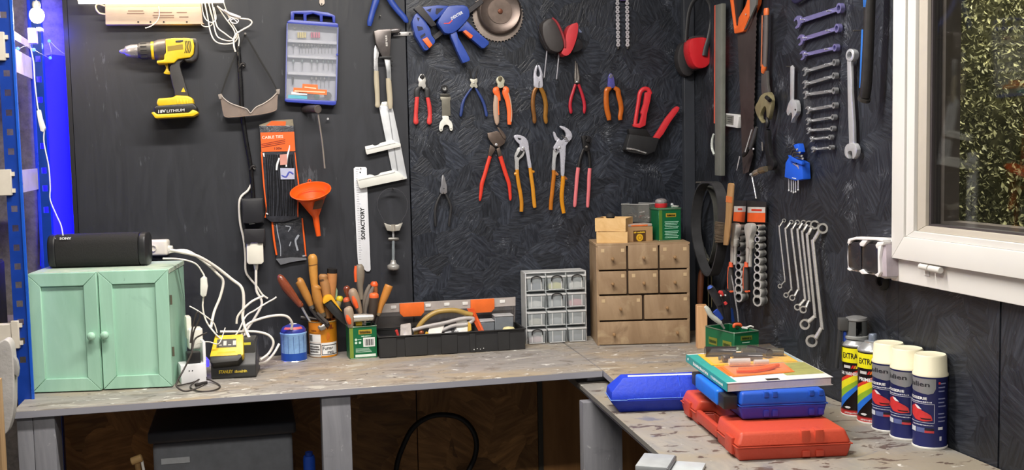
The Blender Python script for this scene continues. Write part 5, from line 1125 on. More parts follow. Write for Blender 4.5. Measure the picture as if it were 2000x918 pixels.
# ------------------------------------------------------------------ drive belts
t = thing('drive_belt','wide black ribbed drive belt hanging in the corner','belt',RW.at('px',1380,535))
def belt(pts, off, wd, th, nm, mt, t, ribs=False):
    q=catmull(pts,5,True); A=[RW.at('px',x,y,off) for x,y in q]; n=len(A); c=sum(A,Vector())/n; vs=[];fs=[]
    for i in range(n):
        tg=(A[(i+1)%n]-A[i-1]).normalized(); e=tg.cross(RW.n); e=e if e.dot(A[i]-c)>0 else -e
        t1=th*(1.6 if (ribs and i%2) else 1); vs+= [A[i],A[i]+e*th,A[i]+e*th-RW.n*wd,A[i]-RW.n*wd-e*(t1-th)]
    for i in range(n):
        k=(i+1)%n
        for z in range(4): fs.append((i*4+z,i*4+(z+1)%4,k*4+(z+1)%4,k*4+z))
    mb=MB(); mb.add(vs,fs); mb.build(nm,mt,t)
BWc = Plane((1.30,D-.06,0),(-.45,-1,0))
belt([(1377,358),(1390,362),(1399,385),(1402,430),(1401,470),(1394,510),(1384,535),(1372,530),(1360,500),(1352,460),(1351,420),(1357,380),(1366,362)],.06,.03,.005,'outer_loop',M((52,52,54),.55,var=.25,scale=40),t)
belt([(1372,366),(1383,372),(1392,400),(1394,440),(1392,480),(1382,512),(1372,505),(1360,475),(1355,440),(1358,400),(1364,375)],.03,.022,.004,'inner_loop',M((66,66,62),.6,var=.3,scale=40),t,True)
MB().disc(RW.at('px',1377,356,0),RW.n,.003,.03,10).build('peg',DSTEEL,t)

# wire brush
t = thing('wire_brush','wooden wire brush hanging by the belts','brush',RW.at('eE',310,490))
WOODB = mat_wood('brush_wood',(140,104,64),(176,138,92),(30,30,4),.6)
P([(322,68),(330,60),(355,62),(360,75),(352,200),(330,430),(318,492),(290,490),(294,420),(305,300),(310,180)],'eE',.075,.005,'handle',WOODB,t,.002,1,RW)
P([(312,150),(352,158),(350,200),(308,192)],'eE',.0756,.001,'orange_band',M((196,110,56),.6),t,0,1,RW)
random.seed(21)
for i in range(14):
    y=338+i*10
    for j in range(3):
        x0=298-j*2; R([(x0,y,4.5),(x0-30-random.uniform(0,8),y-2+random.uniform(-3,3),6.0),(x0-52-random.uniform(0,6),y-4+random.uniform(-6,6),7)],'eE',.058+.006*j,'bristle_tuft',M((96,84,70),.6,.4,.3),t,2,6,1,RW)

# ------------------------------------------------------------------ socket rails with ratchets
RAT = M((196,194,188),.3,.4,.12,40)
def sockets(name, label, card, xc, n_, y0, y1, r0, r1, kx, face):
    t = thing(name,label,'socket set',RW.at('eE',xc,y1+40))
    P([(card[0],card[1]),(card[2],card[3]),(card[4],card[5]),(card[6],card[7])],'eE',.012,.003,'backing_card',M((44,42,42),.4),t,.0006,1,RW)
    P([(card[0]+4,card[1]+48),(card[2]-4,card[3]+40),(card[4]-4,card[5]-2),(card[6]+2,card[7]-6)],'eE',.0128,.0006,'orange_label',M((232,96,44),.45),t,0,1,RW)
    P([(card[0]+4,card[1]+44),(card[2]-4,card[3]+36),(card[2]-5,card[3]+75),(card[0]+4,card[1]+84)],'eE',.0131,.0004,'white_label',M((196,190,182),.5),t,0,1,RW)
    P([(card[0]+30,card[1]+58),(card[2]-28,card[3]+50),(card[2]-28,card[3]+64),(card[0]+30,card[1]+72)],'eE',.0134,.0004,'red_logo',M((196,60,40),.5),t,0,1,RW)
    P([(xc-26,y0-14),(xc+10,y0-14),(xc+6,y1+26),(xc-34,y1+26)],'eE',.010,.009,'rail',BLKPL,t,.001,1,RW)
    for i in range(n_):
        f_=i/(n_-1); y=y0+(y1-y0)*(f_**1.12); r=(r0+(r1-r0)*f_)*RW.sc('eE',xc,y,.02); L_=.028
        p=RW.at('eE',xc+kx,y,.012); ax_=(V3(-.93,-.42,-.02)).normalized()
        mb=MB(); mb.lathe([(0,0),(r*.85,0),(r*.85,.010),(r,.012),(r,L_-.001),(r*.96,L_),(r*.66,L_)],p,ax_,18); so=mb.build('socket',RAT,t)
        vs=[];e1=ax_.orthogonal().normalized();e2=ax_.cross(e1)
        mb=MB(); mb.lathe([(r*.68,L_),(r*.62,L_-.001),(r*.60,L_-.010),(0,L_-.010)],p,ax_,6); mb.build('hex_recess',M((60,60,62),.4,.7),so)
    return t
tl = sockets('socket_rail','left row of chrome sockets behind the ratchets under its orange card',(362,178,450,186,440,334,358,330),420,11,360,840,17,37,22,0)
tr_ = sockets('socket_rail','right row of chrome sockets under the second orange card',(455,182,585,192,583,335,455,335),548,11,362,866,17,40,24,0)
def ratchet(label,hx,dx,off):
    t = thing('ratchet',label,'ratchet',RW.at('eE',hx,830,off))
    P(catmull([(hx-20,350),(hx+2,338),(hx+26,350),(hx+26,400),(hx+14,440),(hx+8,500),(hx-12,500),(hx-14,440),(hx-24,390)],2,True),'eE',off+.01,.016,'head',RAT,t,.003,1,RW)
    P([(hx-12,495),(hx+9,495),(hx+2,612),(hx-14,612)],'eE',off+.006,.010,'shaft',RAT,t,.002,1,RW)
    R([(hx-6,612,16),(hx-8,680,23),(hx-8,760,24),(hx-8,808,22)],'eE',off,'grip',M((62,58,56),.5),t,3,14,.8,RW)
    R([(hx-7,606,16),(hx-7,640,20)],'eE',off+.004,'grip_collar',M((214,92,56),.5),t,1,14,.8,RW)
    R([(hx-24,640,5),(hx-28,720,6),(hx-26,790,6)],'eE',off+.006,'grip_stripe',M((214,92,56),.5),t,3,8,1,RW)
    R([(hx-26,800,6),(hx-6,812,8),(hx+14,806,6)],'eE',off+.004,'grip_end',M((214,92,56),.5),t,2,10,.8,RW)
    return t
ratchet('left ratchet handle with grey and orange grip hung over the sockets',352,0,.045)
ratchet('right ratchet handle with grey and orange grip hung over the sockets',458,0,.045)
for hx,y0,lb in ((380,448,'short steel extension bar beside the left ratchet'),(484,462,'short steel extension bar beside the right ratchet')):
    t = thing('extension_bar',lb,'extension bar',RW.at('eE',hx-8,640,.05))
    R([(hx+2,y0,20),(hx,y0+45,20),(hx-1,y0+52,12),(hx-6,y0+140,12),(hx-7,y0+175,13)],'eE',.05,'bar',RAT,t,1,14,1,RW)
    P([(hx-36,y0+60),(hx+18,y0+56),(hx+18,y0+80),(hx-36,y0+84)],'eE',.046,.02,'holder_clip',BLKPL,t,.002,1,RW)

# ------------------------------------------------------------------ seven cranked ring spanners
rings = [((103,68),(72,110),(108,455),(78,488),11,5.0),((150,78),(112,125),(150,508),(118,545),13,6.5),((188,80),(152,130),(195,508),(158,562),15,7.5),((228,82),(190,132),(237,572),(190,622),16,8),((262,88),(220,145),(265,578),(228,638),18,8.5),((300,95),(252,165),(300,680),(240,732),26,10),((352,118),(288,205),(345,755),(284,838),30,12)]
on = ('first from the left, the shortest','second from the left','third from the left','middle one of seven','fifth from the left','sixth from the left','rightmost and largest')
for i,(A1,B1,C1,D1,r,w_) in enumerate(rings):
    t = thing('ring_spanner','cranked ring spanner in the hanging row of seven, '+on[i],'spanner',RW.at('eF',D1[0],D1[1]),'cranked ring spanners')
    mt = M((190,188,182),.28,.5,.15,30)
    s_ = RW.sc('eF',B1[0],B1[1],.02)
    w_=w_*1.4; r=r*1.25
    R([(A1[0]-r*.5,A1[1]+r*.3,w_*1.15,-.012),(B1[0]+6,B1[1]-8,w_,-.002),(B1[0],B1[1]+8,w_,0),((B1[0]+C1[0])/2,(B1[1]+C1[1])/2,w_*.95,0),(C1[0],C1[1]-10,w_,0),(C1[0]-5,C1[1]+5,w_,.002),(D1[0]+r*.6,D1[1]-r*.5,w_*1.2,.012)],'eF',.022,'shaft',mt,t,3,10,.6,RW)
    for (x,y),oo,rr in ((A1,.006,r*.85),(D1,.034,r)):
        p=RW.at('eF',x,y,oo); ax_=(V3(-.72,-.69,.05) if oo>.02 else V3(-.6,-.8,0)).normalized(); q=rr*s_*1.05
        mb=MB(); h_=q*.45; mb.lathe([(q*.66,-h_),(q,-h_),(q*1.02,0),(q,h_),(q*.66,h_),(q*.62,h_*.7),(q*.62,-h_*.7),(q*.66,-h_)],p,ax_,20); mb.build('ring_end',mt,t)
R([(235,75,4),(300,78,4),(352,95,4)],'eF',.004,'hanging_rail',DSTEEL,t,1,8,1,RW)

# ------------------------------------------------------------------ white double socket left of the window
t = thing('double_socket','white double socket with dark smoked flaps beside the window frame','socket',RW.at('eF',640,440))
GP = M((216,214,216),.4,var=.04)
P([(515,185),(600,178),(690,182),(782,205),(780,440),(740,440),(690,420),(580,400),(510,385),(505,300)],'eF',.045,.044,'box',GP,t,.003,1,RW)
for pts in ([(522,205),(585,205),(592,225),(595,385),(575,388),(525,378),(512,360),(510,230)],[(602,220),(680,215),(700,235),(702,400),(690,410),(610,392),(600,380)]):
    P(pts,'eF',.058,.012,'flap',M((42,40,44),.25,var=.08,coat=.3),t,.003,1,RW)
for pts in ([(505,215),(512,185),(560,172),(700,178),(735,190),(735,205),(690,195),(560,190),(528,198),(520,218)],[(582,215),(600,195),(635,195),(625,212),(608,235),(588,232)],[(685,225),(700,205),(740,205),(735,225),(705,235),(695,250)],[(700,235),(725,225),(712,300),(718,400),(700,430),(680,415),(702,400)],[(505,370),(528,382),(526,392),(508,385)],[(578,390),(602,378),(625,410),(600,412)]):
    P(pts,'eF',.062,.02,'flap_hinge',M((228,226,226),.4,var=.04),t,.002,1,RW)
P([(718,220),(755,215),(760,430),(715,425)],'eF',.056,.05,'side_cover',M((176,166,174),.45),t,.003,1,RW)
t = thing('cable_gland','black round cable grommet below the double socket','grommet',RW.at('eF',745,480))
mb=MB(); mb.lathe([(.011,0),(.020,0),(.020,.006),(.014,.012),(.011,.010),(.011,0)],RW.at('eF',742,455,0),RW.n,24); mb.build('ring',RUBBER,t)
MB().disc(RW.at('eF',742,455,.001),RW.n,.0108,.002,16).build('plug',BLACK,t)
# ------------------------------------------------------------------ cylinder print helpers
def cmid(c): return math.atan2(CAM.y-c.y, CAM.x-c.x)
def cylpatch(mb, c, r, a0, a1, z0, z1, n=10):
    vs=[];fs=[]
    for i in range(n+1):
        a=a0+(a1-a0)*i/n
        for z in (z0,z1):
            for q in (r,r-.0004): vs.append(c+V3(math.cos(a)*q,math.sin(a)*q,z))
    for i in range(n):
        k=i*4; fs+=[(k,k+4,k+6,k+2),(k+1,k+3,k+7,k+5),(k,k+1,k+5,k+4),(k+2,k+6,k+7,k+3)]
    fs+=[(0,2,3,1),(n*4,n*4+1,n*4+3,n*4+2)]
    return mb.add(vs,fs)
def cylpoly(mb, c, r, mid, pts, n=14):
    "polygon in (arc metres to the right of mid, height) wrapped on a cylinder"
    u0=min(p[0] for p in pts); u1=max(p[0] for p in pts); cols=[]
    for i in range(n+1):
        u=u0+(u1-u0)*min(max(i/n,.002),.998); zs=[]
        for j in range(len(pts)):
            (a,b),(a2,b2)=pts[j],pts[(j+1)%len(pts)]
            if (a-u)*(a2-u)<0 or a==u: zs.append(b+(b2-b)*((u-a)/(a2-a) if a2!=a else 0))
        cols.append((u,min(zs) if zs else None,max(zs) if zs else None))
    vs=[];fs=[]; cols=[q for q in cols if q[1] is not None]
    for u,a,b in cols:
        th=mid+u/r
        for z in (a,b): vs.append(c+V3(math.cos(th)*r,math.sin(th)*r,z))
    for i in range(len(cols)-1): fs.append((2*i,2*i+2,2*i+3,2*i+1))
    return mb.add(vs,fs)
def cyltext(mb, t, c, r, mid, u0, u1, z0, z1, bold=0.0):
    vs,fs=text_pts(t,bold); out=[]
    for a,b in vs:
        th=mid+(u0+(u1-u0)*a)/r; out.append(c+V3(math.cos(th)*r,math.sin(th)*r,z0+(z1-z0)*b))
    return mb.add(out,fs,False)
def hgt(P, dv): return depth(P)*dv/F_PX

# ------------------------------------------------------------------ mint cabinet
MINT = mat_wood('mint_paint',(150,194,170),(168,210,188),(14,14,2.5),.5,1.0,[(12,.62,.72,(130,170,152),.5),(40,.7,.74,(80,100,90),.5)],bump=.1)
c0=bt(64,769.6); c1=bt(337,757.5); CW=(c1-c0).length; cy=math.atan2(c1.y-c0.y,c1.x-c0.x); fc=Fr(c0,cy)
CH=hgt(c1,757-525); CDp=.235
t=thing('mint_cabinet','small mint green two door wooden cabinet on the workbench','cabinet',c0+fc.x*CW/2)
g=.02
mb=MB(); fc.box(mb,.002,.014,g,CDp,0,CH-.0125); mb.build('side_panel',MINT,t,.001,1)
mb=MB(); fc.box(mb,CW-.014,CW-.002,g,CDp,0,CH-.0125); mb.build('side_panel',MINT,t,.001,1)
mb=MB(); fc.box(mb,0,CW,g,CDp,CH-.012,CH); mb.build('top_panel',mat_wood('cabinet_top',(150,180,160),(190,200,184),(20,20,20),.6),t,.001,1)
mb=MB(); fc.box(mb,.0145,CW-.0145,g,CDp,.001,.012); mb.build('bottom_panel',MINT,t)
mb=MB(); fc.box(mb,.0145,CW-.0145,CDp-.006,CDp-.001,.0125,CH-.013); mb.build('back_panel',MINT,t)
DW=CW/2-.001
def door(x0, ang, hinge_right, kx):
    hx = x0+DW if hinge_right else x0
    f2=Fr(fc.P(hx,g-.001,0), cy+ang); s=-1 if hinge_right else 1
    W=DW; th=.016; fw=.032; H0,H1=.003,CH-.0005
    dm=bpy.data.objects.new('door',None); COL.objects.link(dm); dm.parent=t; dm.empty_display_size=.02
    X=lambda x:(x-W) if hinge_right else x
    O=[(0,H0),(W,H0),(W,H1),(0,H1)]; I=[(fw,H0+fw),(W-fw,H0+fw),(W-fw,H1-fw),(fw,H1-fw)]; e=.0004
    cen=(W/2,(H0+H1)/2)
    for a in range(4):
        b=(a+1)%4; q=[O[a],O[b],I[b],I[a]]; m_=(sum(p[0] for p in q)/4,sum(p[1] for p in q)/4)
        q=[(p[0]+(m_[0]-p[0])*.006,p[1]+(m_[1]-p[1])*.006) for p in q]
        mb=MB(); mb.hexa([f2.P(X(x),-th,z) for x,z in q]+[f2.P(X(x),0,z) for x,z in q]); mb.build('door_rail' if a%2==0 else 'door_stile',MINT,dm,.0008,1)
    mb=MB(); mb.hexa([f2.P(X(x),-.009,z) for x,z in I]+[f2.P(X(x),-.003,z) for x,z in I]); mb.build('door_panel',MINT,dm)
    k=f2.P(X(kx),-th,CH*.475)
    mb=MB(); mb.lathe([(.0045,0),(.0045,.006),(.0085,.010),(.0105,.0145),(.0098,.019),(.006,.022),(0,.0228)],k,-f2.y,20); mb.build('knob',M((164,206,182),.45),dm)
    for z in (CH*.30,CH*.74):
        mb=MB(); mb.tube([f2.P(X(W if hinge_right else 0)+(.003 if hinge_right else -.003),-.004,z-.012),f2.P(X(W if hinge_right else 0)+(.003 if hinge_right else -.003),-.004,z+.012)],.0028,10); mb.build('hinge',M((120,112,96),.4,.6),dm)
door(.0,-.05,False,DW-.014); door(DW+.002,.0,True,.012)
ROOT_FIX=None

# speaker
sp0=Plane((0,0,BZ+CH),(0,0,1),(0,1,0)).at('px',190,523); SW=depth(sp0)*186/F_PX; SH=hgt(sp0,66); fs_=Fr(sp0,cy-.02)
t=thing('bluetooth_speaker','black fabric portable speaker lying on the mint cabinet','speaker',sp0)
def barrel(x0,x1,r0,nm,mt,bulge=0):
    mb=MB(); n=28; secs=[]
    for j in range(9):
        f_=j/8; x=x0+(x1-x0)*f_; k=r0*(1-bulge*abs(2*f_-1)**6)
        secs.append((x,k))
    vs=[];fs2=[]
    for x,k in secs:
        for i in range(n):
            a=2*math.pi*i/n; ca,sa=math.cos(a),math.sin(a); p=.62
            yy=math.copysign(abs(ca)**p,ca)*k*.92; zz=math.copysign(abs(sa)**p,sa)*k
            vs.append(fs_.P(x,yy+SH*.45,zz+SH/2))
    for j in range(8):
        for i in range(n): fs2.append((j*n+i,j*n+(i+1)%n,(j+1)*n+(i+1)%n,(j+1)*n+i))
    fs2.append(list(range(n))); fs2.append([8*n+i for i in range(n)]); mb.add(vs,fs2); return mb.build(nm,mt,t)
SPF=M((27,26,26),.85,var=.4,scale=260,bump=.5)
barrel(-SW*.42,SW*.42,SH*.497,'fabric_body',SPF)
barrel(-SW*.5,-SW*.42,SH*.5,'end_cap',BLKPL,.06); barrel(SW*.42,SW*.5,SH*.5,'end_cap',BLKPL,.06)
o=fs_.P(-SW*.365,-SH*.013,SH*.86); lettering('lettering','SONY',M((235,235,235),.4),t,o,fs_.P(-SW*.245,-SH*.013,SH*.86)-o,V3(0,.0012,.0062),.03,.0006)
for i in range(1):
    mb=MB(); q=fs_.P(-SW*.41,-SH*.002,SH*.9); mb.ball(q,.0016,8); mb.build('status_light',M((160,160,165),.4),t)

# white plug block and cables behind the speaker
PT=Plane((0,0,BZ+CH),(0,0,1),(0,1,0)); pq=PT.at('px',308,503)
t=thing('white_socket_block','white cable socket block on the cabinet beside the speaker','plug',pq)
fq=Fr(pq,cy-.1); wq=depth(pq)/F_PX
mb=MB(); fq.box(mb,-26*wq,22*wq,-.014,.02,.006,.006+31*wq); mb.build('block',M((232,226,214),.4,var=.03),t,.008,3)
mb=MB(); mb.lathe([(0,-.002),(.009,-.002),(.009,.004),(.007,.004),(.0065,.0),(0,.0)],fq.P(-4*wq,-.0145,.006+15*wq),-fq.y,20); mb.build('socket_face',M((222,216,204),.4),t)
MB().tube([fq.P(20*wq,0,.006+14*wq),fq.P(30*wq,0,.006+15*wq)],[.008,.005],12).build('strain_relief',M((232,226,214),.4),t)

# ------------------------------------------------------------------ white cable tangle between cabinet and charger
def cable(name,label,pts,r,mat=WCORD,off0=0.0,ends=True):
    "pts: (u, v, distance in front of the wall)"
    t=thing(name,label,'cable',BW.at('px',pts[len(pts)//2][0],pts[len(pts)//2][1],pts[len(pts)//2][2]))
    q=catmull([tuple(BW.at('px',u,v,o)) for u,v,o in pts],6); MB().tube(q,r,10).build('cord',mat,t); return t
cable('white_cable','thick white cable looping from the socket block down behind the charger',[(330,488,.3),(352,492,.28),(385,500,.26),(420,520,.22),(452,545,.2),(472,562,.2),(476,590,.2),(474,620,.2),(480,645,.22),(488,665,.24),(485,690,.25)],.0042)
cable('white_cable','white cable dropping from the socket block to the power strip',[(330,492,.26),(365,490,.24),(400,512,.22),(425,535,.21),(436,550,.2),(430,580,.2),(418,610,.21),(412,640,.25)],.0036)
t=cable('white_cable','thin white cable with inline switch beside the mint cabinet',[(318,505,.3),(350,506,.28),(380,514,.26),(394,530,.25),(400,545,.25),(398,575,.25),(396,600,.25),(402,625,.25),(415,645,.27),(432,662,.27),(450,664,.26),(465,648,.26),(480,618,.24),(498,606,.2),(520,592,.18),(533,585,.18),(540,580,.18)],.0022)
mb=MB(); mb.plate(BW,'px',[(391,545),(397,540),(404,543),(406,560),(403,578),(396,581),(391,576)],.262,.02); mb.build('switch',M((228,226,216),.4),t,.003,2)
cable('white_cable','white cable arching over to the blue gas cartridge',[(470,660,.2),(482,635,.19),(510,622,.17),(540,616,.16),(560,618,.15),(570,630,.14),(569,643,.13)],.0036)
cable('white_cable','white cable sweeping across the bench right of the charger',[(430,648,.2),(460,648,.2),(500,648,.2),(525,655,.2),(534,670,.2),(525,690,.2),(508,703,.23)],.0034)
cable('white_cable','lower white cable curving behind the gas cartridge',[(545,672,.14),(535,690,.16),(520,706,.18),(504,711,.22)],.0034)
cable('white_cable','white cable crossing behind the charger battery',[(462,632,.2),(466,615,.2),(490,590,.2),(515,578,.18)],.0030)
cable('white_cable','thin white lead above the power strip',[(370,598,.27),(385,606,.27),(405,620,.27),(418,632,.26),(424,650,.26)],.0016)
cable('white_cable','thin grey lead hooked round the charger transformer',[(384,672,.3),(395,668,.3),(410,668,.3),(422,672,.3),(430,668,.28),(440,640,.26)],.0014)
DCB=M((48,42,40),.5,var=.15)
t=cable('dark_cable','dark brown cable draped beside the cabinet onto the bench',[(404,650,.30),(392,655,.31),(380,664,.33),(374,690,.36),(360,720,.42),(345,748,.44),(348,758,.45),(362,764,.45),(380,760,.45),(398,752,.44)],.0022,DCB)
q=catmull([tuple(bt(u,v)+V3(0,0,z)) for u,v,z in ((344,756,.003),(372,751,.004),(400,746,.008),(420,750,.004),(430,757,.003),(420,764,.003),(395,767,.003),(380,764,.003),(372,757,.004),(390,748,.010),(405,746,.012))],6); MB().tube(q,.0018,8).build('coil',DCB,t)
q=[bt(u,v)+V3(0,0,.006) for u,v in ((382,757),(395,754),(404,752))]; MB().tube(q,[.004,.005,.004],10).build('connector',M((36,32,32),.5),t)
q=catmull([tuple(BW.at('px',u,v,o)) for u,v,o in ((374,690,.345),(378,650,.335),(390,622,.33),(390,612,.33),(384,612,.33),(376,640,.335),(372,670,.345))],5); MB().tube(q,.0022,8).build('loop',DCB,t)

# power strip, black and white plugs
s0=bt(378,748)
t=thing('power_strip','white power strip with plugs standing beside the mint cabinet','power strip',s0); f_=Fr(s0,cy+.30); u=depth(s0)/F_PX
mb=MB(); f_.box(mb,-24*u,24*u,-.01,.05,0,38*u); mb.build('front_block',M((226,226,228),.38,var=.03),t,.004,2)
mb=MB(); f_.box(mb,20*u,26*u,.0,.20,.001,80*u); mb.build('strip_back',M((230,230,232),.38,var=.03),t,.003,2)
mb=MB(); f_.box(mb,-10*u,16*u,.0,.03,38*u,60*u); mb.build('black_plug',BLACK,t,.003,2)
mb=MB(); f_.box(mb,-2*u,26*u,.04,.08,60*u,102*u); mb.build('white_plug',M((228,224,214),.4),t,.006,3)
mb=MB(); f_.box(mb,-4*u,6*u,.05,.09,80*u,125*u); mb.build('white_plug',M((224,220,208),.4),t,.004,2)
for dx in (-8,-2):
    MB().disc(f_.P(dx*u,-.0101,26*u),-f_.y,.0016,.0006,8).build('socket_hole',BLACK,t)
mb=MB(); f_.box(mb,30*u,38*u,.06,.10,20*u,36*u); mb.build('blue_indicator',M((70,60,230),.3,emit=1.5),t,.002,1)
s1=bt(437,690); t=thing('white_adapter','tilted white power adapter behind the battery charger','adapter',s1); f_=Fr(s1,cy+.2)
mb=MB(); p=[f_.P(x*u,y,z*u) for x,y,z in ((-28,.0,34),(-6,.0,18),(26,.02,66),(6,.02,84))]; mb.prism(p,f_.y*.03); mb.build('body',M((222,220,222),.4),t,.003,2)
MB().ball(f_.P(-3*u,-.001,42*u),.003,10,(1,.3,1)).build('mark',M((90,90,92),.5),t)
mb=MB(); f_.box(mb,-20*u,8*u,.0,.03,0,17*u); mb.build('base',M((40,38,60),.5),t,.002,1)

# charger with battery
s0=bt(458,739); t=thing('battery_charger','black battery charger with yellow lettering on the workbench','charger',s0); f_=Fr(s0,cy+.02); u=depth(s0)/F_PX
CG=M((46,46,46),.45,var=.12)
mb=MB(); mb.prism([f_.P(-44*u,y,z*u) for y,z in ((-.004,3),(.0,26),(.02,44),(.05,66),(.10,70),(.11,40),(.11,0),(.002,0))],f_.x*86*u); mb.build('base',CG,t,.004,3)
mb=MB(); f_.box(mb,14*u,40*u,.022,.09,44*u,73*u); mb.build('cradle_side',M((62,62,60),.45),t,.004,2)
o=f_.P(-29*u,-.0022,11*u); lettering('lettering','STANLEY',M((226,196,40),.5),t,o,f_.x*27*u,V3(0,0,6.4*u)+f_.y*.001,.03,.0012)
o=f_.P(1*u,-.0022,11.5*u); lettering('lettering','~9',M((200,176,60),.5),t,o,f_.x*24*u,V3(0,0,5*u)+f_.y*.001,.03,.0012)
o=f_.P(18*u,.0218,62*u); quad('yellow_label',M((206,200,60),.5),t,o,f_.x*14*u,V3(0,0,5*u))
b0=f_.P(-10*u,.0,30*u); t2=thing('charger_battery','yellow battery pack seated in the black charger','battery',b0)
up_=(V3(0,0,1)*.80+f_.y*.60).normalized(); nn=up_.cross(f_.x)*-1
def bq(x,s,d): return b0+f_.x*x*u+up_*s*u+nn*d
nn = nn if nn.y<0 else -nn
def bprism(pts,d0,d1,nm,mt,bev):
    mb=MB(); mb.prism([bq(x,s,d0) for x,s in pts],nn*(d1-d0)); return mb.build(nm,mt,t2,bev,2)
bprism([(-32,2),(26,4),(30,10),(28,54),(-26,54),(-34,10)],-.004,.024,'case',YEL,.004)
bprism([(-33,-3),(-28,-8),(20,-5),(27,4),(26,10),(-33,8)],-.006,.026,'black_rim',M((30,28,26),.5),.003)
bprism([(-22,26),(16,26),(15,44),(-21,44)],.0242,.0248,'label',M((44,40,34),.5),0)
bprism([(-24,7),(-18,16),(14,16),(20,7)],.024,.027,'release_button',M((216,178,24),.45),.001)
for k in range(4): bprism([(-18+k*9,30),(-12+k*9,30),(-12+k*9,32+(k%2)*8),(-18+k*9,32+(k%2)*8)],.0249,.0252,'print_mark',M((200,196,186),.5),0)

# ------------------------------------------------------------------ gas cartridge
def tin_center(u,v,r):
    p=bt(u,v); d=Vector((p.x-CAM.x,p.y-CAM.y,0)).normalized(); return p+d*r
gr=.0365; gc=tin_center(575,708,gr); gh=hgt(gc,56)
t=thing('gas_cartridge','round blue gas cartridge with domed printed top on the bench','gas cartridge',gc); md=cmid(gc)
mb=MB(); mb.lathe([(0,0),(gr,0),(gr+.001,.0015),(gr,.003)],gc,(0,0,1),40); mb.build('bottom_seam',CHROME,t)
mb=MB(); mb.lathe([(gr-.0003,.003),(gr-.0003,gh*.30)],gc,(0,0,1),40); mb.build('dark_band',M((30,76,166),.4,.05),t)
mb=MB(); mb.lathe([(gr-.0005,gh*.30),(gr-.0005,gh*.92),(gr+.0008,gh*.95),(gr+.0008,gh*.98),(gr-.001,gh*1.0)],gc,(0,0,1),40); mb.build('light_band',M((130,170,226),.4,.05,.2,90),t)
mb=MB(); mb.lathe([(gr-.001,gh),(gr*.96,gh*1.08),(gr*.8,gh*1.18),(gr*.4,gh*1.26),(gr*.2,gh*1.27),(0,gh*1.27)],gc,(0,0,1),40); mb.build('dome',M((54,62,150),.35,.1),t)
mb=MB(); mb.lathe([(gr*.9,gh*1.125),(gr*.78,gh*1.195),(gr*.775,gh*1.198)],gc+V3(0,0,.0006),(0,0,1),24,V3(math.cos(md),math.sin(md),0),-.9,.9); mb.build('dome_stripe',M((206,96,96),.45),t)
mb=MB(); mb.lathe([(gr*.3,gh*1.272),(gr*.16,gh*1.276),(0,gh*1.276)],gc+V3(0,0,.0004),(0,0,1),20); mb.build('valve_label',M((214,216,226),.45),t)
for k in range(-3,4):
    mb=MB(); cylpatch(mb,gc,gr+.0002,md+k*.42-.012,md+k*.42+.012,gh*.30,gh*.9,2); mb.build('seam_line',M((44,80,150),.5),t)
# tobacco tin
tr2=.0405; tc_=tin_center(632,699,tr2); th_=hgt(tc_,69); md=cmid(tc_)
t=thing('tobacco_tin','round orange tobacco tin full of wooden handled tools','tin',tc_)
mb=MB(); mb.lathe([(0,.001),(tr2,.001),(tr2,th_),(tr2+.001,th_+.001),(tr2-.001,th_+.002),(tr2-.0016,th_),(tr2-.0016,.003),(0,.003)],tc_,(0,0,1),44); mb.build('wall',M((218,140,30),.4,.1,.1,20),t)
mb=MB(); mb.lathe([(tr2,th_*.98),(tr2+.0014,th_*.99),(tr2+.0014,th_+.001),(tr2-.0012,th_+.002)],tc_,(0,0,1),44); mb.build('rim',M((196,176,120),.3,.7),t)
R_=tr2+.0006
for (u0,u1,z0,z1,cc,nm) in ((-.048,-.006,.43,.66,(226,224,220),'white_panel'),(-.048,-.006,.06,.42,(232,230,226),'warning_panel'),(-.005,.048,.06,.42,(236,234,230),'warning_panel'),(-.052,-.006,.02,.06,(196,190,180),'base_band'),(-.048,-.006,.70,.99,(206,124,24),'dark_panel')):
    mb=MB(); cylpatch(mb,tc_,R_,md+u0/tr2,md+u1/tr2,th_*z0,th_*z1,12); mb.build(nm,M(cc,.5),t)
for (u0,u1,z0,z1) in ((-.047,-.007,.08,.40),(-.004,.047,.08,.36)):
    for a,b,c,d in ((u0,u1,z0,z0+.02),(u0,u1,z1-.02,z1),(u0,u0+.0014,z0,z1),(u1-.0014,u1,z0,z1)):
        mb=MB(); cylpatch(mb,tc_,R_+.0003,md+a/tr2,md+b/tr2,th_*c,th_*d,10); mb.build('warning_border',M((28,26,24),.5),t)
for tx,u0,u1,z0,z1,cc,bo in (('Fumar',-.001,.030,.22,.32,(24,24,24),.02),('mata',.012,.032,.11,.19,(24,24,24),.02),('WIL',.0,.034,.80,.92,(104,40,14),.05),('~6',-.036,-.018,.74,.79,(110,60,20),.02),('~13',-.044,-.012,.29,.34,(60,58,56),.01),('~17',-.044,-.010,.22,.27,(60,58,56),.01),('~11',-.044,-.014,.15,.20,(60,58,56),.01)):
    mb=MB(); cyltext(mb,tx,tc_,R_+.0004,md,u0,u1,th_*z0,th_*z1,bo); mb.build('lettering',M(cc,.5),t)
for k in range(9):
    mb=MB(); cylpatch(mb,tc_,R_+.0003,md-.046/tr2+k*.0016/tr2,md-.0452/tr2+k*.0016/tr2,th_*.47,th_*.64,1); mb.build('barcode_bar',M((40,40,40),.5),t)
mb=MB(); cylpoly(mb,tc_,R_+.0003,md,[(.012,.48*th_),(.018,.50*th_),(.022,.60*th_),(.020,.68*th_),(.015,.72*th_),(.011,.66*th_),(.010,.55*th_)],8); mb.build('figure_print',M((190,104,24),.5),t)

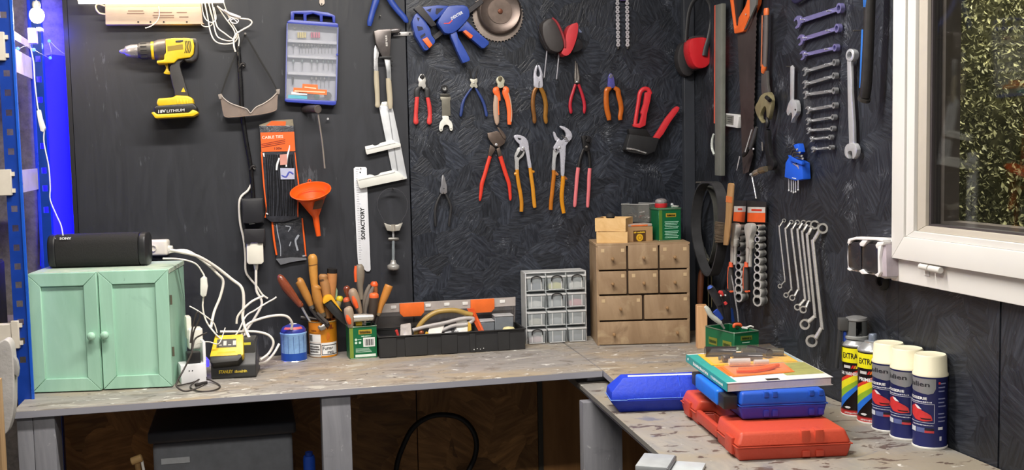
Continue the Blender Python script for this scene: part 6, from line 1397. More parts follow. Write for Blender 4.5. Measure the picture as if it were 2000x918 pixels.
# green tea tin on the bench
GRN=M((20,104,64),.35,.15,.1,20)
def teatin(label,o,yaw,W,Dp,H,cat='tin'):
    t=thing('tea_tin',label,cat,o); f=Fr(o,yaw); th=.0012
    for x0,x1,y0,y1 in ((0,W,0,th),(0,W,Dp-th,Dp),(0,th,th,Dp-th),(W-th,W,th,Dp-th)):
        mb=MB(); f.box(mb,x0,x1,y0,y1,.001,H); mb.build('wall',GRN,t,.0005,1)
    mb=MB(); f.box(mb,th,W-th,th,Dp-th,.001,.003); mb.build('floor_plate',GRN,t)
    q=[f.P(x,y,H) for x,y in rrect(W/2,Dp/2,W+.001,Dp+.001,.004,3)]; mb=MB(); mb.tube(q,.0016,8,closed=True); mb.build('rim',M((150,170,150),.3,.7),t)
    q=[f.P(x,y,.001) for x,y in rrect(W/2,Dp/2,W,Dp,.004,3)]; mb=MB(); mb.tube(q,.001,8,closed=True); mb.build('foot',M((120,150,120),.3,.6),t)
    return t,f
p0=bt(683.5,702); p1=bt(737,698); W=(p1-p0).length; yw=math.atan2(p1.y-p0.y,p1.x-p0.x); H=hgt(p0,63)
t,f=teatin('green tea tin holding screwdrivers between tobacco tin and toolbox',p0,yw,W,.062,H)
def onface(f,nm,mt,t,x0,x1,z0,z1,y=-.0003): 
    return quad(nm,mt,t,f.P(x0,y,z0),f.x*(x1-x0),f.z*(z1-z0))
GOLD=M((178,150,50),.45,.1)
def tea_front(t,f,W,H,y=-.0003,code=True):
    onface(f,'gold_plate',GOLD,t,W*.34,W*.82,H*.76,H*.90,y); o=f.P(W*.38,y,H*.79); lettering('lettering','~8',M((70,56,16),.5),t,o,f.x*W*.40,f.z*H*.08,.04,.0012)
    o=f.P(W*.44,y,H*.68); lettering('lettering','~12',M((190,220,200),.5),t,o,f.x*W*.36,f.z*H*.035,.01,.0008)
    if code:
        onface(f,'white_panel',M((228,230,226),.5),t,W*.50,W*.93,H*.36,H*.65,y)
        for k in range(11): onface(f,'barcode_bar',M((44,44,48),.5),t,W*(.56+k*.03),W*(.57+k*.03+.008*(k%3)),H*.40,H*.60,y-.0005)
        for k in range(4): onface(f,'print_line',M((190,220,200),.5),t,W*.22,W*(.80-.03*k),H*(.20+k*.035),H*(.213+k*.035),y)
        onface(f,'white_strip',M((216,228,216),.5),t,W*.2,W*.95,H*.05,H*.13,y)
        for k,(x,z) in enumerate(((.24,.60),(.24,.50),(.38,.50))):
            MB().disc(f.P(W*x,y,H*z),-f.y,.0035,.0006,14).build('symbol',M((196,222,204),.5),t)
        onface(f,'print_line',M((190,220,200),.5),t,W*.30,W*.44,H*.59,H*.61,y)
tea_front(t,f,W,H)
onface(f,'olive_edge',M((118,140,50),.45),t,W*.005,W*.14,H*.03,H*.97)
TT1=(f,W,H)
# ------------------------------------------------------------------ long black toolbox with clear lid
p0=bt(741.4,700.5); p1=bt(1026.7,682.5); W=(p1-p0).length; yw=math.atan2(p1.y-p0.y,p1.x-p0.x); f=Fr(p0,yw); H=hgt(p0,41); DPT=.125
t=thing('long_toolbox','open black long toolbox with clear lid and orange latches','toolbox',p0+f.x*W/2)
TBK=M((40,40,41),.5,var=.2,scale=20)
def tb(x0,x1,y0,y1,z0,z1,nm,mt=TBK,bev=.001): mb=MB(); f.box(mb,x0,x1,y0,y1,z0,z1); return mb.build(nm,mt,t,bev,1)
tb(0,W,.003,.006,.0,H,'front_wall'); tb(0,W,DPT-.003,DPT,.0,H,'back_wall'); tb(0,.003,.0065,DPT-.0035,0,H,'end_wall'); tb(W-.003,W,.0065,DPT-.0035,0,H,'end_wall'); tb(.0035,W-.0035,.0065,DPT-.0035,.001,.004,'base')
xs=[0,.118,.17,.325,.415,.53,.61,.655,.805,.89,1.0]
for i in range(10):
    if i%2==0: tb(W*xs[i]+.001,W*xs[i+1]-.001,-.0005,.0028,.002,H*.96,'front_rib')
tb(-.003,W+.003,-.003,.004,H,H+.003,'rim_front'); tb(-.003,W+.003,DPT-.004,DPT+.003,H,H+.003,'rim_back'); tb(-.003,.003,.0045,DPT-.0045,H,H+.003,'rim_end'); tb(W-.003,W+.003,.0045,DPT-.0045,H,H+.003,'rim_end')
for k in range(4): MB().disc(f.P(W*(.64+.022*k),.0028-.0034,H*(.16+.03*(k%2))),-f.y,.0013,.0006,10).build('paint_speck',M((230,230,226),.5),t)
# lid standing up behind
LIDM=M((206,196,190),.25,alpha=.26,var=.05,spec=.7); LH=hgt(p0,48)*1.12
ld=bpy.data.objects.new('lid',None); COL.objects.link(ld); ld.parent=t
mb=MB(); q=[]
prof=[(.012,.0),(.008,LH*.5),(.002,LH*.82),(-.012,LH),(-.022,LH*1.02)]
vs=[];fs=[]
for x in (0.004,W-.004):
    for y,z in prof: vs.append(f.P(x,DPT+y,H+.004+z))
n=len(prof)
for i in range(n-1): fs.append((i,i+1,n+i+1,n+i))
mb.add(vs,fs); mb2=MB()
mb.build('lid_shell',LIDM,ld)
for x in (.004,W-.004):
    mb=MB(); mb.prism([f.P(x,DPT+y,H+.004+z) for y,z in prof]+[f.P(x,DPT-.028,H+.004+LH*.95),f.P(x,DPT-.018,H+.004+LH*.4),f.P(x,DPT-.012,H+.004)],f.x*.002*(1 if x<.1 else -1)); mb.build('lid_end',LIDM,ld)
mb=MB(); f.box(mb,.004,W-.004,DPT-.026,DPT-.023,H+.004+LH*.66,H+.004+LH*1.0); mb.build('lid_front_band',M((214,204,198),.3,alpha=.48),ld,.001,1)
for x in (.13,.37,.50,.63,.895): 
    mb=MB(); f.box(mb,W*x-.008,W*x+.008,DPT-.0275,DPT-.0262,H+.004+LH*.80,H+.004+LH*.92); mb.build('lid_notch',M((236,232,226),.4),ld,.001,1)
for x in (.255,.75):
    pts=[(x*W-.036,LH*1.0),(x*W+.036,LH*1.0),(x*W+.036,LH*.62),(x*W+.026,LH*.48),(x*W-.026,LH*.48),(x*W-.036,LH*.62)]
    mb=MB(); mb.prism([f.P(a,DPT-.028,H+.004+b) for a,b in pts],f.y*-.006); mb.build('orange_latch',M((240,110,44),.4),ld,.002,2)
# contents
tb(W*.005,W*.11,.02,.06,.02,H*.94,'black_compartment',BLACK)
CB=lambda nm,lb,cat,x: thing(nm,lb,cat,f.P(W*x,.05,.006))
c=CB('clear_packet','clear blister packet with red edge in the toolbox','packet',.19)
mb=MB(); mb.prism([f.P(W*x,.035+y,H*z) for x,y,z in ((.15,0,.7),(.235,.0,.72),(.235,.03,1.45),(.165,.03,1.40))],V3(0,.006,0)); mb.build('blister',M((196,188,184),.2,alpha=.6,var=.3,scale=40),c,.002,1)
mb=MB(); mb.prism([f.P(W*x,.034,H*z) for x,z in ((.118,1.2),(.135,1.25),(.15,.85),(.14,.75))],V3(0,.01,0)); mb.build('red_edge',M((186,52,48),.5),c,.001,1)
HOSE=M((168,138,74),.35,var=.12)
c=CB('brass_hose','arched brown rubber hose rising out of the toolbox','hose',.45)
q=catmull([tuple(f.P(W*x,.06,H*z)) for x,z in ((.26,.6),(.28,1.15),(.33,1.6),(.40,1.9),(.47,1.98),(.55,1.95),(.62,1.78),(.66,1.7))],6); MB().tube(q,.0075,12).build('tube',HOSE,c)
MB().ball(f.P(W*.30,.05,H*.98),.009,12).build('copper_end',M((150,84,52),.4,.5),c)
c=CB('clear_tube','clear plastic tubing lying in the toolbox','tube',.5)
q=catmull([tuple(f.P(W*x,.045,H*z)) for x,z in ((.24,1.15),(.34,1.3),(.46,1.42),(.58,1.58),(.66,1.55),(.62,1.3),(.52,1.25),(.44,1.05))],6); MB().tube(q,.0055,10).build('tube',M((196,190,188),.2,alpha=.7),c)
c=CB('white_sachet','white paper sachet with yellow corner in the toolbox','sachet',.38)
mb=MB(); mb.prism([f.P(W*x,.03+y,H*z) for x,y,z in ((.33,0,.85),(.43,.0,.9),(.465,.02,1.35),(.36,.02,1.25))],V3(0,.004,0)); mb.build('paper',M((216,210,204),.5,var=.15,scale=50),c,.001,1)
mb=MB(); mb.prism([f.P(W*x,.026,H*z) for x,z in ((.31,.8),(.345,.8),(.34,1.05),(.325,1.1))],V3(0,.003,0)); mb.build('yellow_corner',M((226,176,50),.5),c,.001,1)
c=CB('white_sachet','crumpled white bag with yellow edge beside the orange divider','sachet',.58)
mb=MB(); mb.prism([f.P(W*x,.035+y,H*z) for x,y,z in ((.53,0,.8),(.62,.0,.85),(.635,.01,1.2),(.61,.02,1.6),(.55,.02,1.45))],V3(0,.012,0)); mb.build('bag',M((220,216,208),.4,var=.2,scale=40,bump=.6),c,.003,2)
mb=MB(); mb.prism([f.P(W*x,.033,H*z) for x,z in ((.615,.95),(.642,1.0),(.64,1.3),(.62,1.45))],V3(0,.006,0)); mb.build('yellow_edge',M((226,180,70),.5),c,.001,1)
c=CB('grey_fitting','grey pipe fitting lying in the toolbox','fitting',.49)
mb=MB(); mb.lathe([(0,0),(.008,0),(.008,.03),(.011,.031),(.011,.04),(0,.04)],f.P(W*.46,.05,H*.86),(f.x+f.z*.1),14); mb.build('pipe',M((150,150,152),.4,.3),c); MB().disc(f.P(W*.505,.05,H*.9),f.x,.0115,.008,14).build('nut',BLKST,c)
mb=MB(); mb.prism([f.P(W*x,.012+y,H*z) for x,y,z in ((.685,0,.9),(.70,.0,.9),(.66,.08,1.95),(.635,.08,1.95))],f.x*.012); o=mb.build('divider',M((226,92,34),.45),t,.001,1); o['label']='orange divider tray wall'
for x0,x1,lb in ((.69,.815,'clear lidded box standing in the right half of the toolbox'),(.82,.95,'second clear lidded box at the right end of the toolbox')):
    c=CB('clear_box',lb,'box',(x0+x1)/2)
    z0=H*(1.0 if x0<.8 else 1.22)
    mb=MB(); f.box(mb,W*x0,W*x1,.06,.10,.006,z0+.018); mb.build('body',M((150,156,164),.2,alpha=.6),c,.002,1)
    mb=MB(); f.box(mb,W*x0-.001,W*x1+.001,.058,.102,z0+.0185,z0+.022); mb.build('cover',M((200,200,202),.3,alpha=.75),c,.001,1)
c=CB('cream_pad','cream round pad at the right end of the toolbox','pad',.88)
mb=MB(); mb.lathe([(0,0),(.018,0),(.020,.006),(.015,.014),(0,.017)],f.P(W*.90,.03,H*.82),(0,0,1),24); mb.build('pad',M((222,212,160),.6),c); MB().disc(f.P(W*.90,.03,H*.5),(0,0,1),.008,H*.3,12).build('stem',M((200,190,150),.6),c)

# ------------------------------------------------------------------ clear drawer tower with twelve small boxes
p0=bt(1033,673.5); p1=bt(1146.5,667.2); W=(p1-p0).length*1.01; yw=math.atan2(p1.y-p0.y,p1.x-p0.x); f=Fr(p0,yw); H=hgt(p0,139); DO=.075
p0b=Plane(p0,(0,-1,0)).at('px',1021,674)
t=thing('box_tower','clear plastic shelf tower holding twelve small boxes','storage tower',p0+f.x*W/2)
CLP=M((220,226,228),.2,alpha=.5,var=.04,spec=.7); CLP2=M((210,218,222),.2,alpha=.42,var=.05,spec=.7); CLE=M((236,240,242),.2,alpha=.72,spec=.7)
x00=-.006
def tw(x0,x1,y0,y1,z0,z1,nm,mt=CLP,bev=.0008): mb=MB(); f.box(mb,x0,x1,y0,y1,z0,z1); return mb.build(nm,mt,t,bev,1)
tw(x00,x00+.003,.006,DO,0,H,'side_panel',CLE); tw(W-.003,W,.006,DO,0,H,'side_panel',CLE); tw(x00,W,.006,DO,H,H+.003,'top_panel',CLE); tw(x00+.0035,W-.0035,DO-.003,DO,.001,H-.001,'back_panel',M((210,216,218),.4,alpha=.8))
cw=(W-x00)/3; chh=H/4
for i in (1,2): tw(x00+cw*i-.0012,x00+cw*i+.0012,.006,DO-.0035,.001,H-.001,'divider')
for j in (1,2,3): tw(x00+.0035,W-.0035,.007,DO-.0035,chh*j-.001,chh*j+.001,'shelf')
rown=('top row','second row','third row','bottom row'); coln=('left','middle','right')
hand={(0,0),(0,1),(0,2),(1,1),(3,0)}; cont={(0,0):(90,96,110),(0,1):(210,196,120),(0,2):(216,216,206),(1,0):(206,208,204),(1,1):(150,156,160),(1,2):(206,130,140),(2,0):(176,174,160),(2,1):(150,154,158),(2,2):(140,144,150),(3,0):(214,176,180),(3,1):(120,124,134),(3,2):(112,116,124)}
random.seed(4)
for r_ in range(4):
    for c_ in range(3):
        x0=x00+cw*c_+.0045; x1=x00+cw*(c_+1)-.0045; z0=chh*(3-r_)+.0022; z1=z0+chh-.008
        b=thing('small_box','clear box in the storage tower, %s, %s%s'%(rown[r_],coln[c_],', with black handle' if (r_,c_) in hand else ''),'box',f.P((x0+x1)/2,0,z0),'boxes in the clear tower')
        yF=-.002
        mb=MB(); mb.hexa([f.P(x0+.002,yF+.002,z0),f.P(x1-.002,yF+.002,z0),f.P(x1-.002,DO-.006,z0),f.P(x0+.002,DO-.006,z0),f.P(x0,yF,z1-.008),f.P(x1,yF,z1-.008),f.P(x1,DO-.006,z1-.008),f.P(x0,DO-.006,z1-.008)]); mb.build('tub',CLP2,b,.002,2)
        mb=MB(); f.box(mb,x0-.002,x1+.002,yF-.002,DO-.006,z1-.0075,z1-.003); mb.build('lid',CLE,b,.0015,2)
        xm=(x0+x1)/2; hw_=(x1-x0)*.28
        for s in (-1,1): mb=MB(); f.box(mb,xm+s*hw_-.0012,xm+s*hw_+.0012,yF-.0016,yF-.0002,z0+.004,z1-.009); mb.build('front_rib',CLE,b)
        mb=MB(); f.box(mb,x0+.003,x1-.003,yF-.0012,yF-.0002,z0+.001,z0+.003); mb.build('bottom_rib',CLE,b)
        if (r_,c_) in hand:
            q=catmull([tuple(f.P(x,yF-.004,z)) for x,z in ((xm-hw_*1.05,z1-.018),(xm-hw_*1.05,z1-.011),(xm-hw_*.85,z1-.005),(xm,z1-.0015),(xm+hw_*.85,z1-.005),(xm+hw_*1.05,z1-.011),(xm+hw_*1.05,z1-.018))],4)
            MB().tube(q,.0017,8).build('handle',BLACK,b)
        cc=cont[(r_,c_)]
        mb=MB(); zz=z0+.003+(z1-z0)*.42
        mb.prism([f.P(x0+.006,.006,z0+.002),f.P(x1-.006,.006,z0+.002),f.P(x1-.008,.006,zz-.004),f.P(xm,.006,zz),f.P(x0+.008,.006,zz-.006)],f.y*.04); mb.build('contents',M(cc,.5,var=.3,scale=70),b,.002,1)

# ------------------------------------------------------------------ wooden drawer chest
WD=mat_wood('chest_wood',(140,114,86),(168,142,112),(9,9,3),.55,1.6,[(14,.56,.66,(186,164,130),.6),(9,.60,.70,(118,94,70),.6)],bump=.08)
p0=bt(1167,675.6); p1=bt(1348,670.5); W=(p1-p0).length; yw=math.atan2(p1.y-p0.y,p1.x-p0.x); f=Fr(p0,yw); H=hgt(p0,199.5)
bk=bt(1148,667.5); DC=.25
t=thing('drawer_chest','wooden chest of nine small drawers in the corner of the bench','drawer chest',p0+f.x*W/2)
def cb(x0,x1,y0,y1,z0,z1,nm,par=None,mt=WD,bev=.001,seg=1): mb=MB(); f.box(mb,x0,x1,y0,y1,z0,z1); return mb.build(nm,mt,par or t,bev,seg)
cb(0,.008,0,DC,0,H-.0085,'side_panel'); cb(W-.008,W,0,DC,0,H-.0085,'side_panel'); cb(-.001,W+.001,-.001,DC,H-.008,H,'top_panel'); cb(.0085,W-.0085,.004,DC-.006,0,.006,'bottom_panel'); cb(.0085,W-.0085,DC-.005,DC,.0065,H-.009,'back_panel'); cb(.0085,W-.0085,.012,.016,.007,H-.009,'inner_frame',mt=M((74,56,40),.7))
zt=[.985,.765,.54,.32,.09]; iz=[(.775,.958),(.545,.762),(.30,.532),(.015,.288)]
iz=[(.775,.965),(.555,.765),(.262,.545) if False else (.255+.04,.545),(.012,.285)]
# measured rows from the top of the chest
rows_=[(1-(320-130)/735.,1-(140-130)/735.),(1-(497-130)/735.,1-(324-130)/735.),(1-(685-130)/735.,1-(502-130)/735.),(1-(862-130)/735.,1-(690-130)/735.)]
cols=[[(.010,.325),(.337,.665),(.675,.992)],[(.010,.325),(.337,.665),(.675,.992)],[(.010,.488),(.504,.992)],[(.004,.996)]]
for i,(za,zb) in enumerate(rows_):
    za*=H; zb*=H; za+=.0015; zb-=.0015
    for j,(xa,xb) in enumerate(cols[i]):
        dr_=bpy.data.objects.new('drawer',None); COL.objects.link(dr_); dr_.parent=t
        X0,X1=W*xa+.001,W*xb-.001; b=.004
        mb=MB(); mb.hexa([f.P(X0,-.002,za),f.P(X1,-.002,za),f.P(X1,.010,za),f.P(X0,.010,za),f.P(X0,-.002,zb),f.P(X1,-.002,zb),f.P(X1,.010,zb),f.P(X0,.010,zb)])
        o=mb.build('drawer_front',WD,dr_,.003,2)
        mb=MB(); f.box(mb,X0+.003,X1-.003,.0105,DC-.01,za+.002,zb-.002)
        kxs=[(X0+X1)/2] if i<3 else [X0+(X1-X0)*.17,X0+(X1-X0)*.86]
        for kx in kxs:
            mb=MB(); mb.lathe([(.0028,0),(.0028,.005),(.0044,.008),(.005,.0115),(.0038,.0145),(0,.0155)],f.P(kx,-.002,(za+zb)/2-.002),-f.y,14); mb.build('knob',M((148,116,80),.45,var=.2),dr_)
        if i<3:
            for kx,s in ((X0+.010,1),(X1-.016,1)):
                if (i*3+j)%2==0 or kx>X0+.011: quad('label_mark',M((198,172,134),.6,var=.1),dr_,f.P(kx,-.0022,zb-.019),f.x*.010,f.z*.010)
CHT=(f,W,H,DC)
# things on top of the chest
TP=Plane((0,0,BZ+H),(0,0,1),(0,1,0)); tp=lambda u,v: TP.at('px',u,v)
CARD=M((204,166,112),.6,var=.08); CARD2=M((176,140,98),.65,var=.08)
def obox(name,label,cat,a,b,dep,h,thk,mt,lid=False,slots=False):
    p,q=a,b; Wd=(q-p).length; ff=Fr(p,math.atan2(q.y-p.y,q.x-p.x)); t=thing(name,label,cat,p+ff.x*Wd/2)
    for x0,x1,y0,y1 in ((0,Wd,0,thk),(0,Wd,dep-thk,dep),(0,thk,thk,dep-thk),(Wd-thk,Wd,thk,dep-thk)):
        mb=MB(); ff.box(mb,x0,x1,y0,y1,0,h); mb.build('side_board',mt,t,.0006,1)
    mb=MB(); ff.box(mb,thk,Wd-thk,thk,dep-thk,0,.003); mb.build('floor_board',mt,t)
    return t,ff,Wd
WOOD2=mat_wood('pale_wood',(206,164,104),(228,192,138),(6,30,30),.55,1.0)
a=tp(1165,475); b=tp(1226,474.5); h1=hgt(a,21.5)
t,ff,Wd=obox('lower_wooden_box','lower pale wooden box on the drawer chest','box',a,b,.10,h1,.004,WOOD2)
for y in (.03,.07): mb=MB(); mb.disc(ff.P(-.0003,y,h1*.55),-ff.x,.0028,.0004,10); mb.build('screw_hole',BLACK,t)
T2=Plane((0,0,BZ+H+h1+.0004),(0,0,1),(0,1,0)); a=T2.at('px',1163,452.5); b=T2.at('px',1223,453); a=a+V3(0,.004,0); b=b+V3(0,.004,0); h2=hgt(a,26)
t,ff,Wd=obox('upper_wooden_box','upper pale wooden box stacked on the lower one','box',a,b,.085,h2,.004,WOOD2)
c=thing('rubber_stopper','black rubber stopper showing over the edge of the upper wooden box','knob',ff.P(Wd*.42,.03,.004)); mb=MB(); mb.lathe([(0,0),(.012,0),(.012,h2-.004),(.014,h2-.002),(.012,h2+.006),(.006,h2+.010),(0,h2+.011)],ff.P(Wd*.42,.03,.004),(0,0,1),20); mb.build('body',RUBBER,c); MB().disc(ff.P(Wd*.42,.03,h2+.0145),(0,0,1),.003,.003,10).build('cap',BLKST,c)
a=tp(1226,473); b=tp(1275,470.5); h3=hgt(a,29)
t,ff,Wd=obox('cardboard_box','brown cardboard box with yellow round logo on the drawer chest','box',a,b,.075,h3,.0025,CARD2)
quad('brown_label',M((84,56,30),.55),t,ff.P(Wd*.22,-.0002,h3*.0+.001),ff.x*Wd*.50,ff.z*h3*.72)
MB().disc(ff.P(Wd*.47,-.0008,h3*.27),-ff.y,h3*.25,.0006,24).build('yellow_disc',M((224,178,40),.5),t)
o=ff.P(Wd*.24,-.0008,h3*.58); lettering('lettering','~9',M((226,186,60),.5),t,o,ff.x*Wd*.45,ff.z*h3*.11,.03)
mb=MB(); mb.lathe([(h3*.10,0),(h3*.15,0),(h3*.15,.0003),(h3*.10,.0003)],ff.P(Wd*.47,-.0015,h3*.27),-ff.y,20); mb.build('disc_mark',M((170,120,20),.5),t)
T3=BZ+H+h3+.0004
c=thing('orange_packet','clear packet with orange strip lying on the cardboard box','packet',ff.P(Wd/2,.03,h3))
mb=MB(); ff.box(mb,Wd*.02,Wd*.99,.0,.05,h3+.0004,h3+.0085); mb.build('packet',M((206,196,186),.25,alpha=.6),c,.002,1); mb=MB(); ff.box(mb,Wd*.15,Wd*.80,-.0005,.045,h3+.002,h3+.006); mb.build('orange_strip',M((220,110,50),.5),c)
# clear parts box on top
T4=Plane((0,0,T3+.0088),(0,0,1),(0,1,0)); a=T4.at('px',1226,433); b=T4.at('px',1269,434); aw=(b-a).length; f4=Fr(a,math.atan2(b.y-a.y,b.x-a.x)-.06); h4=hgt(a,34)
t=thing('clear_parts_box','open clear plastic box of screws on top of the cardboard box','box',a)
PB=M((130,130,126),.2,alpha=.24,var=.1,spec=.7)
for x0,x1,y0,y1 in ((-.022,aw,0,.002),(-.022,aw,.068,.07),(-.022,-.02,.0025,.0675),(aw-.002,aw,.0025,.0675)):
    mb=MB(); f4.box(mb,x0,x1,y0,y1,0,h4); mb.build('wall',PB,t)
mb=MB(); f4.box(mb,-.02,aw-.0025,.0025,.0675,0,.002); mb.build('floor_plate',PB,t)
q=[f4.P(x,y,h4) for x,y in ((-.022,0),(aw,0),(aw,.07),(-.022,.07))]; mb=MB(); mb.tube(q,.0016,6,closed=True); mb.build('rim',M((176,176,174),.3,alpha=.8),t)
random.seed(8)
for i in range(16):
    c=thing('metal_part','small metal fitting lying in the clear parts box','fitting',f4.P(0,.03,.003),'fittings in the clear parts box')
    p=f4.P(random.uniform(-.012,aw-.012),random.uniform(.012,.058),.006+.024*random.random()); d_=Vector((random.uniform(-1,1),random.uniform(-1,1),random.uniform(-.3,.3))).normalized()
    cc=random.choice(((190,188,184),(120,112,104),(150,80,74),(90,88,88)))
    mb=MB(); mb.lathe([(0,0),(.0042,0),(.0042,.003),(.002,.0032),(.002,.016),(0,.017)],p,d_,8); mb.build('fitting',M(cc,.35,.5),c)
# tea tin on chest
a=tp(1287,470.5); b=tp(1330,468.5); Wd=(b-a).length; hh=hgt(a,62); 
t,ft=teatin('green tea tin with white print standing on the drawer chest',a,math.atan2(b.y-a.y,b.x-a.x),Wd,.065,hh)
onface(ft,'gold_plate',GOLD,t,Wd*.32,Wd*.78,hh*.74,hh*.86); o=ft.P(Wd*.36,-.0004,hh*.77); lettering('lettering','~8',M((70,56,16),.5),t,o,ft.x*Wd*.38,ft.z*hh*.06,.04,.0012)
for k in range(11):
    if k==5: continue
    onface(ft,'print_line',M((176,222,200),.5),t,Wd*(.26+.03*(k%2)),Wd*(.90-.04*(k%3)),hh*(.58-k*.05),hh*(.598-k*.05))
onface(ft,'olive_edge',M((84,124,50),.45),t,Wd*.01,Wd*.15,hh*.03,hh*.97)
mb=MB(); ft.box(mb,-.0015,Wd+.0015,-.0015,.0665,hh-.004,hh+.0025); mb.build('lid',M((60,120,84),.35,.3),t,.001,1)
c0_=ft.P(Wd*.30,.03,hh+.0027); t=thing('red_jar','round red jar topped with wire wool on the green tin','jar',c0_)
mb=MB(); mb.lathe([(0,0),(.018,0),(.019,.002),(.019,.012),(.017,.013)],c0_,(0,0,1),26); mb.build('red_band',M((190,40,46),.4),t)
mb=MB(); mb.lathe([(.017,.013),(.0185,.016),(.0175,.022),(.012,.026),(0,.028)],c0_,(0,0,1),26); mb.build('wire_wool',M((120,116,116),.6,.4,.6,120,1.0),t)
c1_=ft.P(Wd*.80,.03,hh+.0027); t=thing('chrome_knob','small chrome knob and scraps on the green tin lid','knob',c1_)
MB().ball(c1_+V3(0,0,.0075),.0055,12).build('knob',CHROME,t); MB().disc(c1_,(0,0,1),.003,.004,10).build('stem',CHROME,t)
mb=MB(); mb.lathe([(.0075,0),(.011,.0),(.012,.003),(.010,.005),(.0075,.004)],c1_+V3(.010,.0,0),(.1,0,1),16); mb.build('scrap_ring',M((170,170,166),.5),t)
# ------------------------------------------------------------------ handled tools in the tobacco tin
def stick(name,label,cat,pts,r_prof,k,off,mat,tipmat=None,extra=None,sides=14,base=None):
    "handle along measured points, standing in a tin; off = metres in front of the wall"
    t=thing(name,label,cat,base if base is not None else BW.at(k,pts[-1][0],pts[-1][1],off))
    return t
TO=D-tc_.y      # tin centre distance to wall
def hr(t,pts,nm,mat,o=0.0,sm=3,sides=14,flat=1.0,k='fD',base=None):
    return MB().rod(BW,k,pts,(TO if base is None else base)+o,sm,sides,flat).build(nm,mat,t)
BRN=M((124,62,40),.25,var=.2,coat=.5); OAK=M((176,122,58),.45,var=.15,scale=25); OAK2=M((196,140,66),.45,var=.15,scale=25); TAN=M((168,122,76),.5,var=.12,scale=25); DKM=M((70,66,64),.4,.6)
def inb(): return tc_+V3(0,0,.004)
t=thing('screwdriver','screwdriver with clear brown handle leaning left in the tobacco tin','screwdriver',inb())
hr(t,[(85,225,10),(105,240,28),(150,310,36),(200,375,30),(235,420,24),(258,440,26),(268,425,6)],'handle',BRN,.02); hr(t,[(255,440,9),(300,520,9),(325,562,8),(350,640,8)],'shaft',STEEL,.012,1)
t=thing('wood_chisel','chisel with tapered golden brown handle leaning left in the tobacco tin','chisel',inb())
hr(t,[(232,256,8),(245,262,32),(275,320,32),(310,390,30),(335,445,22)],'handle',OAK,.0); hr(t,[(335,445,22),(345,470,24)],'ferrule',DSTEEL,.0,1); hr(t,[(342,465,10),(400,540,12),(430,610,20)],'blade',DKM,.0,1,8,.5)
t=thing('round_file','tall file with smooth rounded golden handle, highest in the tobacco tin','file',inb())
hr(t,[(343,62,16),(345,80,32),(348,110,36),(350,140,34),(352,200,33),(360,290,28),(372,400,26),(390,520,24)],'handle',OAK2,-.012); hr(t,[(349,138,36),(350,144,36)],'groove',M((120,82,40),.5),-.012,1); hr(t,[(390,520,8),(400,600,8)],'tang',DKM,-.012,1)
t=thing('rasp','rasp with stubby bulbous wooden handle at the front of the tobacco tin','rasp',inb())
hr(t,[(385,292,12),(380,305,34),(372,330,34),(385,400,36),(400,450,30),(418,500,22)],'handle',OAK,.012); hr(t,[(418,500,22),(428,530,22)],'ferrule',M((120,110,96),.4,.6),.012,1); hr(t,[(428,530,8),(436,590,8)],'tang',DKM,.01,1)
t=thing('gouge','gouge with brown ringed handle in the middle of the tobacco tin','gouge',inb())
hr(t,[(425,212,22),(425,225,34),(428,255,32),(440,300,36),(450,380,34),(455,450,28),(458,540,20)],'handle',TAN,-.004); hr(t,[(424,245,33),(428,262,32)],'ring',M((92,70,52),.4),-.004,1); hr(t,[(458,540,8),(460,600,8)],'tang',DKM,-.004,1)
t=thing('mallet_chisel','thick handled chisel with black capped end in the tobacco tin','chisel',inb())
hr(t,[(494,166,20),(492,172,38),(492,205,38)],'black_cap',M((30,28,28),.35),-.016,1); hr(t,[(492,205,38),(490,260,38),(488,330,34),(484,420,26),(478,540,18)],'handle',M((186,128,78),.45,var=.1),-.016); hr(t,[(478,540,8),(476,600,8)],'tang',DKM,-.016,1)
t=thing('utility_knife','black and yellow utility knife leaning right at the tobacco tin edge','knife',inb())
MBk=MB(); MBk.plate(BW,'fD',[(425,400),(445,375),(485,372),(505,395),(560,480),(600,560),(610,595),(590,600),(560,575),(500,520),(432,440)],TO+.03,.022); MBk.build('body',M((38,38,38),.5),t,.004,2)
MBk=MB(); MBk.plate(BW,'fD',catmull([(425,402),(445,376),(485,372),(508,398),(560,480),(562,490),(500,420),(480,405),(430,436)],2,True),TO+.034,.026); MBk.build('yellow_cap',M((236,170,36),.45),t,.004,2)
t=thing('small_pliers','rusty small pliers hanging over the rim of the tobacco tin','pliers',inb())
hr(t,[(330,470,10),(370,520,14),(420,560,18),(455,590,20),(470,600,12)],'arm',DKM,.045,2,10,.6); hr(t,[(380,500,9),(420,540,12),(462,580,14)],'arm',M((90,84,80),.4,.5),.05,2,10,.6); hr(t,[(390,600,8),(410,615,22),(440,600,18)],'jaw',M((150,146,140),.35,.6),.05,2,10,.5)
t=thing('dark_pin','dark cylindrical punch lying across the left rim of the tobacco tin','punch',inb())
hr(t,[(260,535,17),(300,540,20),(340,545,14),(380,550,10)],'body',DKM,.0,1); hr(t,[(256,535,13),(262,535,16)],'end',M((90,88,86),.4,.5),.0,1)
t=thing('yellow_screwdriver','screwdriver with yellow tipped handle between the two tins','screwdriver',inb())
hr(t,[(552,376,16),(550,392,26),(545,410,24)],'cap',M((214,192,50),.45),-.01,2); hr(t,[(545,410,22),(538,440,20),(528,520,14)],'handle',M((170,160,120),.5),-.01,2)
hr(t,[(528,520,7),(505,600,7)],'shaft',STEEL,-.01,1)
t=thing('green_scraper','pale green scraper tip between the tins','scraper',inb())
MBk=MB(); MBk.plate(BW,'fD',[(512,330),(525,312),(534,335),(530,400),(500,410)],TO-.02,.008); MBk.build('tip',M((150,180,150),.45),t,.002,2); MBk=MB(); MBk.plate(BW,'fD',[(505,405),(528,400),(515,560),(500,560)],TO-.02,.006); MBk.build('stem',DKM,t,.001,1)
